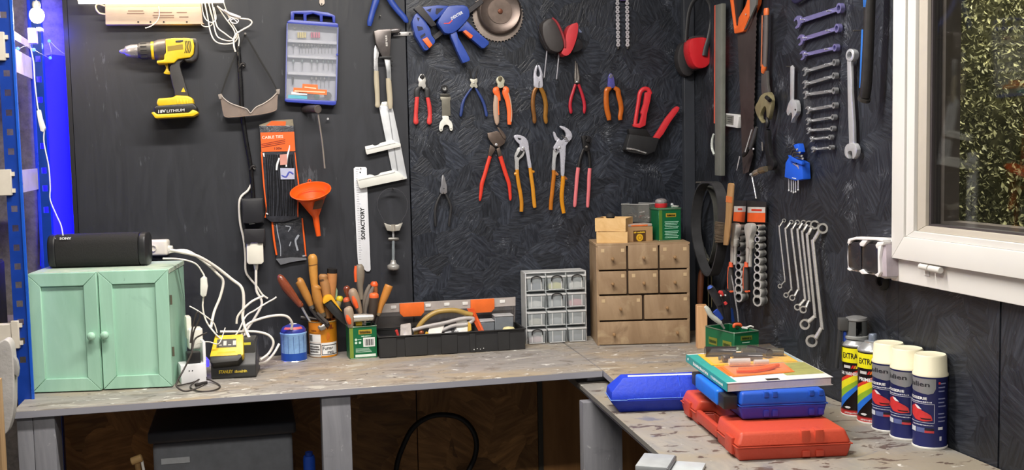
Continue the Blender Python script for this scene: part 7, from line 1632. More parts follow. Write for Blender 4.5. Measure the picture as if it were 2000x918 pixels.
# ---- tools in the green tin
f1,W1,H1_=TT1; gcen=f1.P(W1/2,.031,.004); TG=D-gcen.y
ORR=M((232,92,40),.45); GRY=M((128,118,104),.5,var=.08); DGY=M((62,52,46),.5,var=.1)
def hg2(t,pts,nm,mat,o=0.0,sm=3,sides=14,flat=1.0): return hr(t,pts,nm,mat,o,sm,sides,flat,'fD',TG)
def gt(name,lb,cat): return thing(name,lb,cat,gcen)
t=gt('grey_screwdriver','tall screwdriver with grey and orange rounded handle, highest in the green tin','screwdriver')
hg2(t,[(695,140,18),(697,160,32),(700,220,36),(700,290,26),(705,340,20),(710,400,18)],'handle',GRY,-.01); hg2(t,[(668,150,8),(666,200,12),(668,270,9)],'orange_side',ORR,-.004); hg2(t,[(710,400,8),(712,600,7)],'shaft',DKM,-.01,1)
t=gt('small_brown_screwdriver','little clear brown handled screwdriver in the green tin','screwdriver')
hg2(t,[(595,300,12),(600,315,25),(605,345,22),(612,380,14)],'handle',BRN,-.012); hg2(t,[(612,380,6),(640,600,6)],'shaft',STEEL,-.012,1)
t=gt('striped_screwdriver','orange striped grey screwdriver leaning left in the green tin','screwdriver')
hg2(t,[(635,322,16),(645,345,34),(668,410,36),(690,465,26),(705,505,16)],'handle',M((150,128,106),.5),.016); hg2(t,[(648,375,10),(662,420,19),(680,465,12)],'orange_stripe',ORR,.027,3,12,.8); hg2(t,[(705,505,7),(715,600,7)],'shaft',DKM,.01,1)
t=gt('dark_orange_screwdriver','dark brown screwdriver with orange end behind the striped one','screwdriver')
hg2(t,[(600,385,14),(602,398,28),(606,415,30)],'cap',M((200,90,50),.45),.0,2); hg2(t,[(606,415,32),(622,460,34),(640,500,26),(655,560,14)],'handle',DGY,.0)
hg2(t,[(655,560,7),(660,620,7)],'shaft',DKM,.0,1)
t=gt('front_screwdriver','short grey screwdriver with orange side at the front of the green tin','screwdriver')
hg2(t,[(608,455,12),(612,470,32),(622,530,36),(630,585,26),(634,610,16)],'handle',M((160,140,120),.5),.03); hg2(t,[(605,515,10),(615,550,20),(625,585,12)],'orange_stripe',ORR,.04,3,12,.8); hg2(t,[(634,610,6),(640,640,6)],'shaft',DKM,.01,1)
t=gt('thin_grey_pliers','slim grey handled pliers standing in the green tin','pliers')
hg2(t,[(775,290,10),(755,340,18),(738,400,18),(732,470,12),(735,560,9)],'handle',M((118,108,98),.5),-.004,3,12,.7); hg2(t,[(800,305,10),(778,360,18),(755,420,18),(742,480,12),(738,580,9)],'handle',M((108,100,92),.5),.006,3,12,.7)
t=gt('orange_tipped_screwdriver','dark screwdriver with orange end cap behind the wooden file handle','screwdriver')
hg2(t,[(806,268,18),(806,285,29),(806,300,29)],'cap',ORR,-.012,2); hg2(t,[(806,300,26),(812,340,22),(805,420,20),(790,560,12)],'handle',M((150,90,50),.5),-.012)
t=gt('dark_screwdriver','thick dark brown screwdriver with bright orange end cap in the green tin','screwdriver')
hg2(t,[(804,352,20),(804,362,35),(804,388,35)],'cap',M((238,104,52),.42),.01,2); hg2(t,[(804,388,35),(800,450,36),(793,500,32),(788,560,20)],'handle',DGY,.01); hg2(t,[(788,560,7),(780,620,7)],'shaft',DKM,.01,1)
t=gt('wooden_file','file with light wooden handle leaning right in the green tin','file')
hg2(t,[(918,295,28),(912,310,32),(880,390,28),(855,450,22),(842,500,20)],'handle',M((192,128,58),.45,var=.12,scale=25),.0); hg2(t,[(842,500,20),(832,520,18)],'ferrule',M((160,140,110),.4,.5),.0,1); hg2(t,[(832,520,12),(815,580,14),(800,640,12)],'blade',DKM,.0,1,8,.5)
t=gt('steel_bar','polished steel bar lying across the rim of the green tin','bar')
hg2(t,[(652,540,30),(690,538,30),(740,536,28),(796,534,24)],'bar',M((206,202,194),.25,.6),.038,1,16); hg2(t,[(796,534,20),(804,534,18)],'end',M((150,146,140),.3,.6),.038,1,16)
t=gt('yellow_tape','yellow handled blade just inside the green tin rim','scraper')
hg2(t,[(668,585,18),(690,582,20),(715,585,18)],'handle',M((206,176,40),.5),.02,1); hg2(t,[(715,585,8),(745,590,6)],'blade',STEEL,.02,1)

# ------------------------------------------------------------------ corner: wood block, chisel, big tea tin with tools
p0=bt(1362,681); p1=bt(1380,684)
t=thing('wood_block','upright pale wooden block between drawer chest and green tin','block',p0)
hwb=hgt(p0,84); ff=Fr(p0,-.25); wbk=depth(p0)*20/F_PX
mb=MB(); ff.box(mb,0,wbk,0,.03,0,hwb); mb.build('block',mat_wood('pale_block',(208,160,112),(228,182,136),(30,30,3),.55),t,.001,1)
mb=MB(); ff.box(mb,.001,wbk-.001,.001,.029,hwb+.0002,hwb+.001); mb.build('end_grain',M((196,150,104),.6),t)
t=thing('hanging_chisel','brown handled awl hanging in front of the belts','awl',BW.at('px',1368,595,.16))
R([(1370,526,3),(1370,535,6),(1368,560,6.5),(1367,585,6),(1367,592,5.5)],'px',.16,'handle',M((106,62,40),.45,var=.15),t,3,14); R([(1367,590,5.2),(1367,598,5)],'px',.16,'ferrule',M((176,166,150),.3,.6),t,1,12); R([(1367,598,2),(1367,606,1.6)],'px',.16,'tip',STEEL,t,1,8)
R([(1370,528,1),(1376,512,1),(1380,505,1),(1384,512,1),(1376,528,1)],'px',.16,'string',M((150,140,110),.6),t,3,6)
for x,y0,y1,lb in ((1386,525,600,'left wire loop hanging under the belts'),(1392,528,600,'right wire loop hanging under the belts')):
    t=thing('wire_loop',lb,'wire',BW.at('px',x,y1,.15)); R([(x-2,y1,.9),(x-3,y0+10,.9),(x,y0,.9),(x+4,y0+10,.9),(x+4,y1,.9)],'px',.15,'wire',M((120,112,84),.4,.5),t,4,6); R([(x-2,y0+4,1.6),(x+4,y0+4,1.6)],'px',.15,'crimp',DSTEEL,t,1,8)
# big tin
H2_=.084; RP=Plane((0,0,BZ+H2_),(0,0,1),(0,1,0)); F_=RP.at('px',1434,651); L_=RP.at('px',1376,627); R2=RP.at('px',1482,646)
ex=(R2-F_); Wt=ex.length; ey=(L_-F_); Dt=ey.length; yw=math.atan2(ex.y,ex.x); o=Vector((F_.x,F_.y,BZ))
t,ft=teatin('large green tea tin full of tools beside the right wall','%s'%'' or o,yw,Wt,min(Dt,.15),H2_) if False else teatin('large green tea tin full of tools beside the right wall',o,yw,Wt,.135,H2_)
onface(ft,'gold_plate',M((96,110,36),.5),t,Wt*.26,Wt*.72,H2_*.74,H2_*.88); o_=ft.P(Wt*.3,-.0004,H2_*.78); lettering('lettering','~8',M((34,60,26),.5),t,o_,ft.x*Wt*.38,ft.z*H2_*.06,.04,.0012)
onface(ft,'print_line',M((190,220,200),.5),t,Wt*.32,Wt*.62,H2_*.66,H2_*.68)
onface(ft,'white_panel',M((196,214,202),.5),t,Wt*.44,Wt*.94,H2_*.20,H2_*.48); onface(ft,'barcode_bar',M((120,140,130),.5),t,Wt*.62,Wt*.86,H2_*.24,H2_*.42,-.0008)
for x,z in ((.12,.50),(.12,.36),(.28,.36)): MB().disc(ft.P(Wt*x,-.0003,H2_*z),-ft.y,.0035,.0006,12).build('symbol',M((190,220,200),.5),t)
for y0,y1 in ((.012,.052),(.078,.118)):
    quad('gold_plate',M((120,124,40),.5),t,ft.P(-.0003,y1,H2_*.45),-ft.y*(y1-y0),ft.z*H2_*.24)
    o_=ft.P(-.0003,y1-.004,H2_*.52); lettering('lettering','~8',M((50,70,26),.5),t,o_,-ft.y*(y1-y0-.008),ft.z*H2_*.10,.04,.0012)
BTn=ft.P(Wt/2,.08,.004)
def bt_thing(n,lb,c): return thing(n,lb,c,BTn)
def g3(t,pts,nm,mat,off,sm=3,sides=12,flat=1.0): return MB().rod(BW,'eG',pts,off,sm,sides,flat).build(nm,mat,t)
TB_=D-BTn.y
t=bt_thing('bent_lever','pale grey bent handle leaning out of the large green tin','handle'); g3(t,[(190,300,16),(215,330,26),(250,390,26),(300,430,26),(345,465,20)],'handle',M((196,200,190),.45),TB_+.04); g3(t,[(345,465,14),(380,520,12)],'end',M((150,154,146),.5),TB_+.02,1)
t=bt_thing('blue_cutter','cutter with black grip and blue end in the large green tin','cutter')
g3(t,[(228,100,24),(245,118,38),(270,160,40),(300,220,38),(330,280,34)],'grip',M((46,46,50),.45),TB_+.02); g3(t,[(232,98,20),(240,112,30)],'blue_end',M((60,90,170),.45),TB_+.028,1); g3(t,[(290,340,30),(320,380,30),(350,430,28)],'blue_blade_case',M((40,70,160),.45),TB_+.02,1,12,.5); g3(t,[(330,280,30),(350,380,24),(370,470,20)],'shaft',M((60,60,64),.45),TB_+.01,1)
t=bt_thing('red_black_knife','black and red knife handle with white rivets in the large green tin','knife')
g3(t,[(335,150,20),(365,170,42),(390,210,42),(400,280,36),(415,360,34),(420,440,30)],'grip',M((42,40,42),.45),TB_,3,12,.6); g3(t,[(328,150,14),(345,160,24),(365,190,14)],'red_end',M((206,58,56),.45),TB_+.016,1); g3(t,[(385,255,14),(398,275,18)],'red_inlay',M((200,60,60),.45),TB_+.022,1)
for x,y in ((345,190),(390,186)): MB().disc(BW.at('eG',x,y,TB_+.026),(0,-1,0),.0022,.002,10).build('rivet',WHITE,t)
t=bt_thing('blue_strap','blue blade standing at the back of the large green tin','blade'); g3(t,[(455,330,14),(460,390,16),(470,450,16)],'blade',M((36,76,160),.45),TB_-.02,1,8,.4); g3(t,[(452,315,9),(456,332,13)],'tip',M((30,60,130),.45),TB_-.02,1,8,.4)
t=bt_thing('steel_rule','long thin steel rod standing in the large green tin','rod'); g3(t,[(450,-20,6),(470,80,8),(490,220,8),(512,350,8),(522,450,8)],'rod',STEEL,TB_+.0,1); g3(t,[(448,-34,4),(451,-14,7)],'tip',DSTEEL,TB_,1)
t=bt_thing('orange_hook','orange plastic hook at the front of the large green tin','hook')
g3(t,[(478,508,14),(480,485,18),(505,478,18),(540,482,18),(548,500,14)],'hook',M((214,92,50),.5),TB_+.05,3); g3(t,[(500,520,10),(520,515,10)],'pin',BLKST,TB_+.05,1)
t=bt_thing('white_cord_end','white cord ends at the right edge of the large green tin','cord'); g3(t,[(555,505,8),(600,508,8),(640,495,10),(670,505,9)],'cord',WHITE,TB_+.03,3); g3(t,[(560,515,7),(610,520,8)],'cord',WHITE,TB_+.04,1)

# ------------------------------------------------------------------ long blue case on the side bench
BC=M((22,58,196),.55,var=.12,scale=120,bump=.4)
a=lt(1211,808); b=lt(1325,804); yw=math.atan2(b.y-a.y,b.x-a.x); f=Fr(a,yw); LB=.30; hb_=hgt(a,67); db=.085
t=thing('long_blue_case','long blue plastic case with sloping end on the side bench','case',a+f.x*LB/2)
def loft(secs,nm,mt,bev=.003):
    vs=[];fs=[];n=len(secs[0])
    for s in secs: vs+=s
    for j in range(len(secs)-1):
        for i in range(n): fs.append((j*n+i,j*n+(i+1)%n,(j+1)*n+(i+1)%n,(j+1)*n+i))
    fs.append(list(range(n))); fs.append([(len(secs)-1)*n+i for i in range(n)]); mb=MB(); mb.add(vs,fs,False); return mb.build(nm,mt,t,bev,2)
hm=hb_*.40
e0=.020
loft([[f.P(e0*.1,.012,0),f.P(LB,.012,0),f.P(LB,db-.012,0),f.P(e0*.1,db-.012,0)],[f.P(-e0,.0,hm*.85),f.P(LB,-.002,hm*.85),f.P(LB,db,hm*.85),f.P(-e0,db,hm*.85)],[f.P(-e0,.0,hm),f.P(LB,-.002,hm),f.P(LB,db,hm),f.P(-e0,db,hm)]],'lower_shell',M((16,44,160),.5,var=.1,scale=120,bump=.3))
loft([[f.P(-e0,.0,hm+.0005),f.P(LB,-.002,hm+.0005),f.P(LB,db,hm+.0005),f.P(-e0,db,hm+.0005)],[f.P(-e0*.9,.004,hb_*.62),f.P(LB,.002,hb_*.62),f.P(LB,db-.004,hb_*.62),f.P(-e0*.9,db-.004,hb_*.62)],[f.P(e0*.6,.022,hb_),f.P(LB,.020,hb_),f.P(LB,db-.022,hb_),f.P(e0*.6,db-.022,hb_)]],'upper_shell',BC)
q=[f.P(-e0-.0008,-.0006,hm),f.P(e0*.8,-.0026,hm),f.P(e0*1.0,-.003,hm+.002),f.P(LB*.6,-.003,hm+.002)]; mb=MB(); mb.tube(q,.0008,6); mb.build('seam_line',M((110,150,240),.5),t)
q=[f.P(-e0-.0008,-.0006,hm),f.P(-e0-.0008,db,hm)]; mb=MB(); mb.tube(q,.0008,6); mb.build('seam_line',M((110,150,240),.5),t)
mb=MB(); mb.prism([f.P(e0*1.2,.028,hb_+.0006),f.P(LB*.9,.028,hb_+.0006),f.P(LB*.9,.044,hb_+.0006),f.P(e0*1.3,.044,hb_+.0006)],V3(0,0,-.0005)); mb.build('white_label',M((216,220,232),.5,var=.05),t)
mb=MB(); mb.hexa([f.P(LB*.47,-.0024,hm+.003),f.P(LB*.477,-.0024,hm+.003),f.P(LB*.477,.02,hm+.003),f.P(LB*.47,.02,hm+.003),f.P(LB*.47,.019,hb_+.0008),f.P(LB*.477,.019,hb_+.0008),f.P(LB*.477,.03,hb_+.0008),f.P(LB*.47,.03,hb_+.0008)]); mb.build('cross_rib',M((40,80,220),.5),t)

# ------------------------------------------------------------------ red case, blue case, book
def case(name,label,F0,Rt,Lb,h,mats,bev=.008,cat='case'):
    "F0 front corner, Rt end of the right edge, Lb end of the left edge (points on the base plane)"
    ex=(Rt-F0); ey=(Lb-F0); return ex,ey
F0=lt(1440,903); Rt=lt(1664,893); ex=(Rt-F0); Wr=ex.length; yr=math.atan2(ex.y,ex.x); fr2=Fr(F0,yr)
Lb=lt(1330,806); dl_=(Lb-F0); Dr=dl_.dot(fr2.y); shear=dl_.dot(fr2.x)
hR=.056
t=thing('red_case','orange red plastic tool case lying on the side bench','case',F0+ex*.5)
RC=M((194,72,48),.45,var=.06,scale=160,bump=.2); RC2=M((180,62,42),.5,var=.06,scale=160,bump=.2)
exu=fr2.x; eyu=dl_.normalized(); Ld=dl_.length
def cp(x,y,z): return F0+exu*x+eyu*y+V3(0,0,z)
NI=(.34,.72); nd=.040
out=[(0,0),(Wr,0),(Wr,Ld),(0,Ld),(0,Ld*NI[1]),(nd,Ld*NI[1]-.012),(nd,Ld*NI[0]+.012),(0,Ld*NI[0])]
def shell(z0,z1,inset0,inset1,nm,mt,bev):
    cx_=Wr/2; cy_=Ld/2
    sc_=lambda p,i:(p[0]+(cx_-p[0])/abs(cx_-p[0]+1e-9)*i if abs(cx_-p[0])>1e-6 else p[0], p[1]+(cy_-p[1])/abs(cy_-p[1]+1e-9)*i)
    A=[cp(*sc_(p,inset0),z0) for p in out]; B=[cp(*sc_(p,inset1),z1) for p in out]; n=len(A); mb=MB()
    mb.add(A+B,[list(range(n))[::-1],[n+i for i in range(n)]]+[(i,(i+1)%n,n+(i+1)%n,n+i) for i in range(n)],False); return mb.build(nm,mt,t,bev,3)
shell(0,hR*.50,.006,.0,'lower_shell',RC2,.005); shell(hR*.505,hR,.0,.010,'upper_shell',RC,.007)
mb=MB(); mb.tube([cp(x,y,hR*.50) for x,y in [(p[0]-.0006 if p[0]<.01 else p[0]+.0006 if p[0]>Wr-.01 else p[0], p[1]-.0006 if p[1]<.01 else p[1]) for p in out]],.0012,6,closed=True); mb.build('seam_band',RC,t)
# carrying handle across the notch
mb=MB(); mb.hexa([cp(x,y,z) for z in (hR*.18,hR*.62) for x,y in ((.002,Ld*NI[0]+.002),(.014,Ld*NI[0]+.004),(.014,Ld*NI[1]-.004),(.002,Ld*NI[1]-.002))]); mb.build('handle_bar',RC2,t,.004,2)
for y in (Ld*.12,Ld*.86):
    mb=MB(); mb.hexa([cp(x,yy,z) for z in (hR*.14,hR*.74) for x,yy in ((-.003,y-.022),(.004,y-.022),(.004,y+.022),(-.003,y+.022))]); mb.build('latch',RC2,t,.002,2)
for x in (.60,.72):
    mb=MB(); mb.hexa([cp(Wr*x+dx,yy,z) for z in (hR*.55,hR*1.02) for dx,yy in ((-.009,.0015),(.009,.0015),(.007,.03),(-.007,.03))]); mb.build('hinge_rib',RC,t,.003,2)
    mb=MB(); mb.hexa([cp(Wr*x+dx,yy,z) for z in (hR*.08,hR*.30) for dx,yy in ((-.008,-.0005),(.008,-.0005),(.008,.006),(-.008,.006))]); mb.build('lower_rib',RC2,t,.002,2)
mb=MB(); mb.hexa([cp(x,y,z) for z in (hR+.0003,hR+.0012) for x,y in ((nd+.006,Ld*.44),(Wr*.5,Ld*.44),(Wr*.5,Ld*.64),(nd+.006,Ld*.64))]); mb.build('top_recess',M((170,48,34),.5),t)
# blue case on it
ZB=LZ+hR+.0016; P2=Plane((0,0,ZB),(0,0,1),(0,1,0)); F1=P2.at('px',1446,822); R1=P2.at('px',1616,815); ex=(R1-F1); Wb=ex.length; f5=Fr(F1,math.atan2(ex.y,ex.x)); hB=hgt(F1,56)*.98
Lq=P2.at('px',1372,762); Db=(Lq-F1).dot(f5.y); shq=(Lq-F1).normalized()
t=thing('blue_case','blue tool case with black handle ends resting on the red case','case',F1+ex*.5)
B1=M((30,84,190),.45,var=.06,scale=120,bump=.2); B2=M((48,52,160),.5,var=.08,scale=120,bump=.2)
LdB=min((Lq-F1).length,.26)
def c5(x,y,z): return F1+f5.x*x+shq*y+V3(0,0,z)
def box5(x0,x1,y0,y1,z0,z1,i0,i1,nm,mt,bev):
    A=[c5(x0+i0,y0+i0,z0),c5(x1-i0,y0+i0,z0),c5(x1-i0,y1-i0,z0),c5(x0+i0,y1-i0,z0)]; B=[c5(x0+i1,y0+i1,z1),c5(x1-i1,y0+i1,z1),c5(x1-i1,y1-i1,z1),c5(x0+i1,y1-i1,z1)]
    mb=MB(); mb.hexa(A+B); return mb.build(nm,mt,t,bev,3)
box5(0,Wb,0,LdB,0,hB*.52,.006,0,'lower_shell',B2,.006); box5(0,Wb,0,LdB,hB*.525,hB,0,.004,'upper_shell',B1,.006)
mb=MB(); mb.tube([c5(x,y,hB*.52) for x,y in ((-.0005,-.0005),(Wb+.0005,-.0005),(Wb+.0005,LdB),(-.0005,LdB))],.0012,6,closed=True); mb.build('seam_band',B1,t)
for x in (.30,.40,.82,.93):
    mb=MB(); mb.hexa([c5(Wb*x+dx,yy,z) for z in (hB*.80,hB*1.012) for dx,yy in ((-.005,-.001),(.005,-.001),(.005,.02),(-.005,.02))]); mb.build('rib',B1,t,.002,2)
    mb=MB(); mb.hexa([c5(Wb*x+dx,yy,z) for z in (hB*.1,hB*.34) for dx,yy in ((-.006,-.001),(.006,-.001),(.006,.01),(-.006,.01))]); mb.build('lower_rib',B2,t,.002,2)
hx=-.034
for y0,y1,m_ in ((.012,.055,BLKPL),(LdB*.86,LdB*1.02,BLKPL)):
    mb=MB(); mb.hexa([c5(x,y,z) for z in (hB*.36,hB*.86) for x,y in ((hx*.9,y0),(-.001,y0),(-.001,y1),(hx*.9,y1))]); mb.build('handle_end',m_,t,.004,2)
mb=MB(); mb.hexa([c5(x,y,z) for z in (hB*.34,hB*.92) for x,y in ((hx,.056),(hx*.35,.056),(hx*.35,LdB*.855),(hx,LdB*.855))]); mb.build('handle_grip',M((30,112,220),.4),t,.006,3)
# book
ZK=ZB+hB+.0008; P3=Plane((0,0,ZK),(0,0,1),(0,1,0)); thb=.017; P3t=Plane((0,0,ZK+thb),(0,0,1),(0,1,0))
kF=P3.at('px',1421,765); kR=P3.at('px',1627,752); kL=P3.at('px',1341,706)
ex=kR-kF; ey=kL-kF; kfx=ex.normalized(); kfy=ey.normalized(); wk_=ex.length; lk=ey.length
def kp3(x,y,z): return kF+ex*x+ey*y+V3(0,0,z)
t=thing('book','paperback manual with teal spine lying on the blue case','book',kF+ex*.5)
def kb(x0,x1,y0,y1,z0,z1,nm,mt,bev=0): mb=MB(); mb.hexa([kp3(x,y,z) for z in (z0,z1) for x,y in ((x0,y0),(x1,y0),(x1,y1),(x0,y1))]); return mb.build(nm,mt,t,bev,1)
kb(.004,.985,.008,.992,.0012,thb-.0012,'pages',M((214,196,196),.7,var=.06,scale=120))
kb(0,1,0,1,0,.001,'back_cover',M((226,222,222),.5)); 
kb(0,1,0,1,thb-.001,thb,'front_cover',M((222,218,216),.4,var=.04))
kb(-.006,.0,0,1,0,thb,'spine',M((40,150,146),.45))
for x0,x1,y0,y1,c_,nm in ((.0,.96,.50,.97,(232,176,70),'yellow_print'),(.0,.10,.03,.97,(56,156,150),'teal_print'),(.10,.62,.20,.52,(226,116,52),'orange_print'),(.62,.99,.12,.50,(150,150,90),'green_photo'),(.66,.99,.52,.96,(150,170,176),'grey_photo'),(.10,.60,.88,.97,(238,150,90),'peach_print')):
    zk_=thb+.0002+.0001*('yellow_print','teal_print','orange_print','green_photo','grey_photo','peach_print').index(nm); kb(x0,x1,y0,y1,thb+.0001,zk_,nm,M(c_,.4,var=.25 if 'photo' in nm else .08,scale=60))
kb(.38,.50,.015,.06,thb+.0001,thb+.00075,'black_logo',BLACK)
o=kp3(-.0065,.80,.005); lettering('lettering','~11',M((230,240,238),.5),t,o,kp3(-.0065,.42,.005)-o,V3(0,0,.0075),.02,.0004)
o=kp3(-.0065,.36,.005); lettering('lettering','~17',M((210,230,228),.5),t,o,kp3(-.0065,.08,.005)-o,V3(0,0,.006),.01,.0004)
MB().disc(kp3(-.0062,.94,.009),(-1,0,0),.003,.0006,12).build('publisher_mark',M((226,236,234),.5),t)
# blister packs and drivers on the book
zt=thb+.0009
def blist(name,label,x,y,parts,card,cc):
    t=thing(name,label,'blister pack',kp3(x,y,zt))
    mb=MB(); mb.hexa([kp3(a,b,z) for z in (zt,zt+.0006) for a,b in card]); mb.build('card',M(cc,.4,var=.1),t)
    mb=MB(); s=lambda a,b:(a+(x-a)*.08,b+(y-b)*.08)
    for nm,pts,r,mt,z in parts:
        MB().tube(catmull([tuple(kp3(a,b,zt+z)) for a,b in pts],4),r,12).build(nm,mt,t)
    xs_=[c[0] for c in card]; ys_=[c[1] for c in card]
    mb=MB(); 
    A=[kp3(*s(a,b),zt+.0008) for a,b in card]; B=[kp3(a+(x-a)*.25,b+(y-b)*.25,zt+.020) for a,b in card]; mb.hexa(A+B); mb.build('blister',M((225,225,228),.08,alpha=.07,spec=.9),t,.003,2)
    return t
SM=M((60,56,56),.2,.3,coat=.6)
blist('screwdriver_pack','blister pack with two dark handled screwdrivers on the yellow part of the book',.5,.74,[('driver_handle',[(.14,.86),(.30,.84),(.44,.80)],.0115,SM,.012),('driver_handle',[(.34,.66),(.48,.64),(.62,.60)],.009,SM,.010),('driver_bar',[(.50,.80),(.66,.78),(.90,.72)],.009,M((90,84,70),.25,.4),.010),('driver_collar',[(.60,.86),(.66,.78),(.72,.66)],.010,SM,.012)],[(.08,.55),(.94,.52),(.96,.95),(.10,.96)],(234,178,66))
blist('wire_pack','blister pack with orange leads and clear plug on the front of the book',.45,.34,[('clear_plug',[(.22,.47),(.34,.46),(.42,.45)],.0075,M((206,200,196),.15,alpha=.7),.011),('clear_plug',[(.46,.45),(.60,.44)],.0055,M((206,200,196),.15,alpha=.7),.009),('orange_lead',[(.24,.30),(.40,.29),(.55,.33),(.66,.36)],.004,M((226,96,36),.45),.006),('orange_lead',[(.20,.26),(.36,.24),(.52,.28),(.60,.32)],.004,M((226,96,36),.45),.006)],[(.12,.16),(.74,.20),(.78,.50),(.14,.50)],(232,116,50))
t=thing('socket_bit','small dark faceted socket bit on the left of the book','socket bit',kp3(.2,.62,zt)); mb=MB(); mb.lathe([(0,0),(.009,0),(.009,.012),(.007,.016),(0,.016)],kp3(.22,.62,zt+.010),kfx,8); mb.build('bit',M((80,68,62),.25,.5),t,.001,1); MB().disc(kp3(.20,.62,zt+.010),-kfx,.005,.004,6).build('tip',DSTEEL,t)

# ------------------------------------------------------------------ spray cans
def can_center(u,v,r):
    p=lt(u,v); d=Vector((p.x-CAM.x,p.y-CAM.y,0)).normalized(); return p+d*r
rad=.0335
cs=[(1815.6,879),(1771,861.5),(1734.5,845.5),(1704,830),(1672,815.5)]
CREAMC=M((232,226,198),.42,var=.03); NAVY=M((36,42,104),.4,.1,.05); 
labs=('nearest navy spray can with cream cap beside the right wall','middle one of the three navy spray cans with cream caps','farthest of the three navy spray cans with cream caps')
for i in range(3):
    c=can_center(cs[i][0],cs[i][1],rad); u=depth(c)/F_PX; r=rad; t=thing('navy_spray_can',labs[i],'spray can',c,'navy spray cans'); md=cmid(c)
    Ht=.190; hb1=Ht*.755
    mb=MB(); mb.lathe([(0,.001),(r-.002,.001),(r,0.0),(r+.0012,.002),(r+.0008,.0045),(r-.0002,.005)],c,(0,0,1),40); mb.build('base_ring',WHITE,t)
    mb=MB(); mb.lathe([(r-.0003,.005),(r-.0003,hb1),(r+.0006,hb1+.001),(r+.0006,hb1+.004),(r-.003,hb1+.006)],c,(0,0,1),40); mb.build('body',NAVY,t)
    mb=MB(); mb.lathe([(r-.0005,hb1+.003),(r+.0012,hb1+.0035),(r+.0012,hb1+.007),(r-.001,hb1+.010),(r-.0025,Ht-.004),(r-.0045,Ht-.001),(r-.007,Ht-.002),(r-.012,Ht-.003),(0,Ht-.003)],c,(0,0,1),40); mb.build('cap',CREAMC,t)
    mb=MB(); q=[(-.05,hb1),(.011,hb1),(.011,Ht*.655),(.006,Ht*.605),(-.004,Ht*.59),(-.02,Ht*.60),(-.05,Ht*.62)]; cylpoly(mb,c,r+.0003,md,q,24); mb.build('silver_panel',M((150,152,156),.4,.4,.05),t)
    mb=MB(); cyltext(mb,'Julien',c,r+.0007,md,-.052,-.001,Ht*.655,Ht*.72,.02); mb.build('lettering',M((40,40,46),.5),t)
    mb=MB(); cyltext(mb,'CARROSSERIE',c,r+.0005,md,-.072,-.006,Ht*.53,Ht*.56,.03); mb.build('lettering',M((236,236,240),.5),t)
    mb=MB(); cyltext(mb,'~19',c,r+.0005,md,-.066,.004,Ht*.50,Ht*.515,.01); mb.build('lettering',M((206,206,220),.5),t)
    for a,b,z0,z1 in ((-.05,.008,.485,.489),(-.05,.008,.285,.289),(.0076,.0084,.285,.489)):
        mb=MB(); cylpatch(mb,c,r+.0005,md+a/r,md+b/r,Ht*z0,Ht*z1,16); mb.build('picture_frame',M((196,198,214),.5),t)
    mb=MB(); cylpoly(mb,c,r+.0006,md,[(-.046,Ht*.44),(-.030,Ht*.475),(-.018,Ht*.42),(-.004,Ht*.39),(.004,Ht*.36),(.005,Ht*.315),(-.012,Ht*.30),(-.030,Ht*.31),(-.046,Ht*.36)],20); mb.build('car_print',M((206,56,58),.4,var=.12,scale=60),t)
    mb=MB(); cylpoly(mb,c,r+.0009,md,[(-.034,Ht*.465),(-.026,Ht*.465),(-.016,Ht*.425),(-.026,Ht*.43)],8); mb.build('windscreen_print',M((226,224,230),.4),t)
    mb=MB(); cylpoly(mb,c,r+.0009,md,[(-.020,Ht*.335),(.0035,Ht*.335),(.002,Ht*.322),(-.018,Ht*.322)],8); mb.build('bumper_print',M((40,26,30),.4),t)
    mb=MB(); cyltext(mb,'~18',c,r+.0005,md,-.04,.007,Ht*.255,Ht*.268,.01); mb.build('lettering',M((196,198,214),.5),t)
    for a,b,z0,z1,cc in ((-.046,-.030,.18,.23,(206,210,220)),(-.028,-.010,.18,.23,(90,100,150)),(-.010,.008,.205,.23,(30,28,40)),(-.010,.008,.18,.204,(196,60,66))):
        mb=MB(); cylpatch(mb,c,r+.0005,md+a/r,md+b/r,Ht*z0,Ht*z1,8); mb.build('info_block',M(cc,.5),t)
    for k in range(11):
        if k in (3,7): continue
        mb=MB(); cylpatch(mb,c,r+.0004,md+.016/r,md+(.034-.002*(k%3))/r,Ht*(.70-k*.04),Ht*(.712-k*.04),6); mb.build('print_line',M((130,134,170),.5),t)
    mb=MB(); cylpatch(mb,c,r+.0005,md+.016/r,md+.026/r,Ht*.215,Ht*.245,6); mb.build('white_tag',M((226,226,230),.5),t)
    mb=MB(); cylpatch(mb,c,r+.0005,md+.016/r,md+.020/r,Ht*.70,Ht*.725,4); mb.build('red_tag',M((206,60,60),.5),t)
    mb=MB(); cylpoly(mb,c,r+.0005,md,[(.019,Ht*.10),(.024,Ht*.10),(.0215,Ht*.12),(.024,Ht*.145),(.019,Ht*.145),(.0215,Ht*.12)],8); mb.build('bin_symbol',M((196,198,214),.5),t)
STRP=[(206,60,44),(240,222,40),(140,176,50),(40,110,210)]
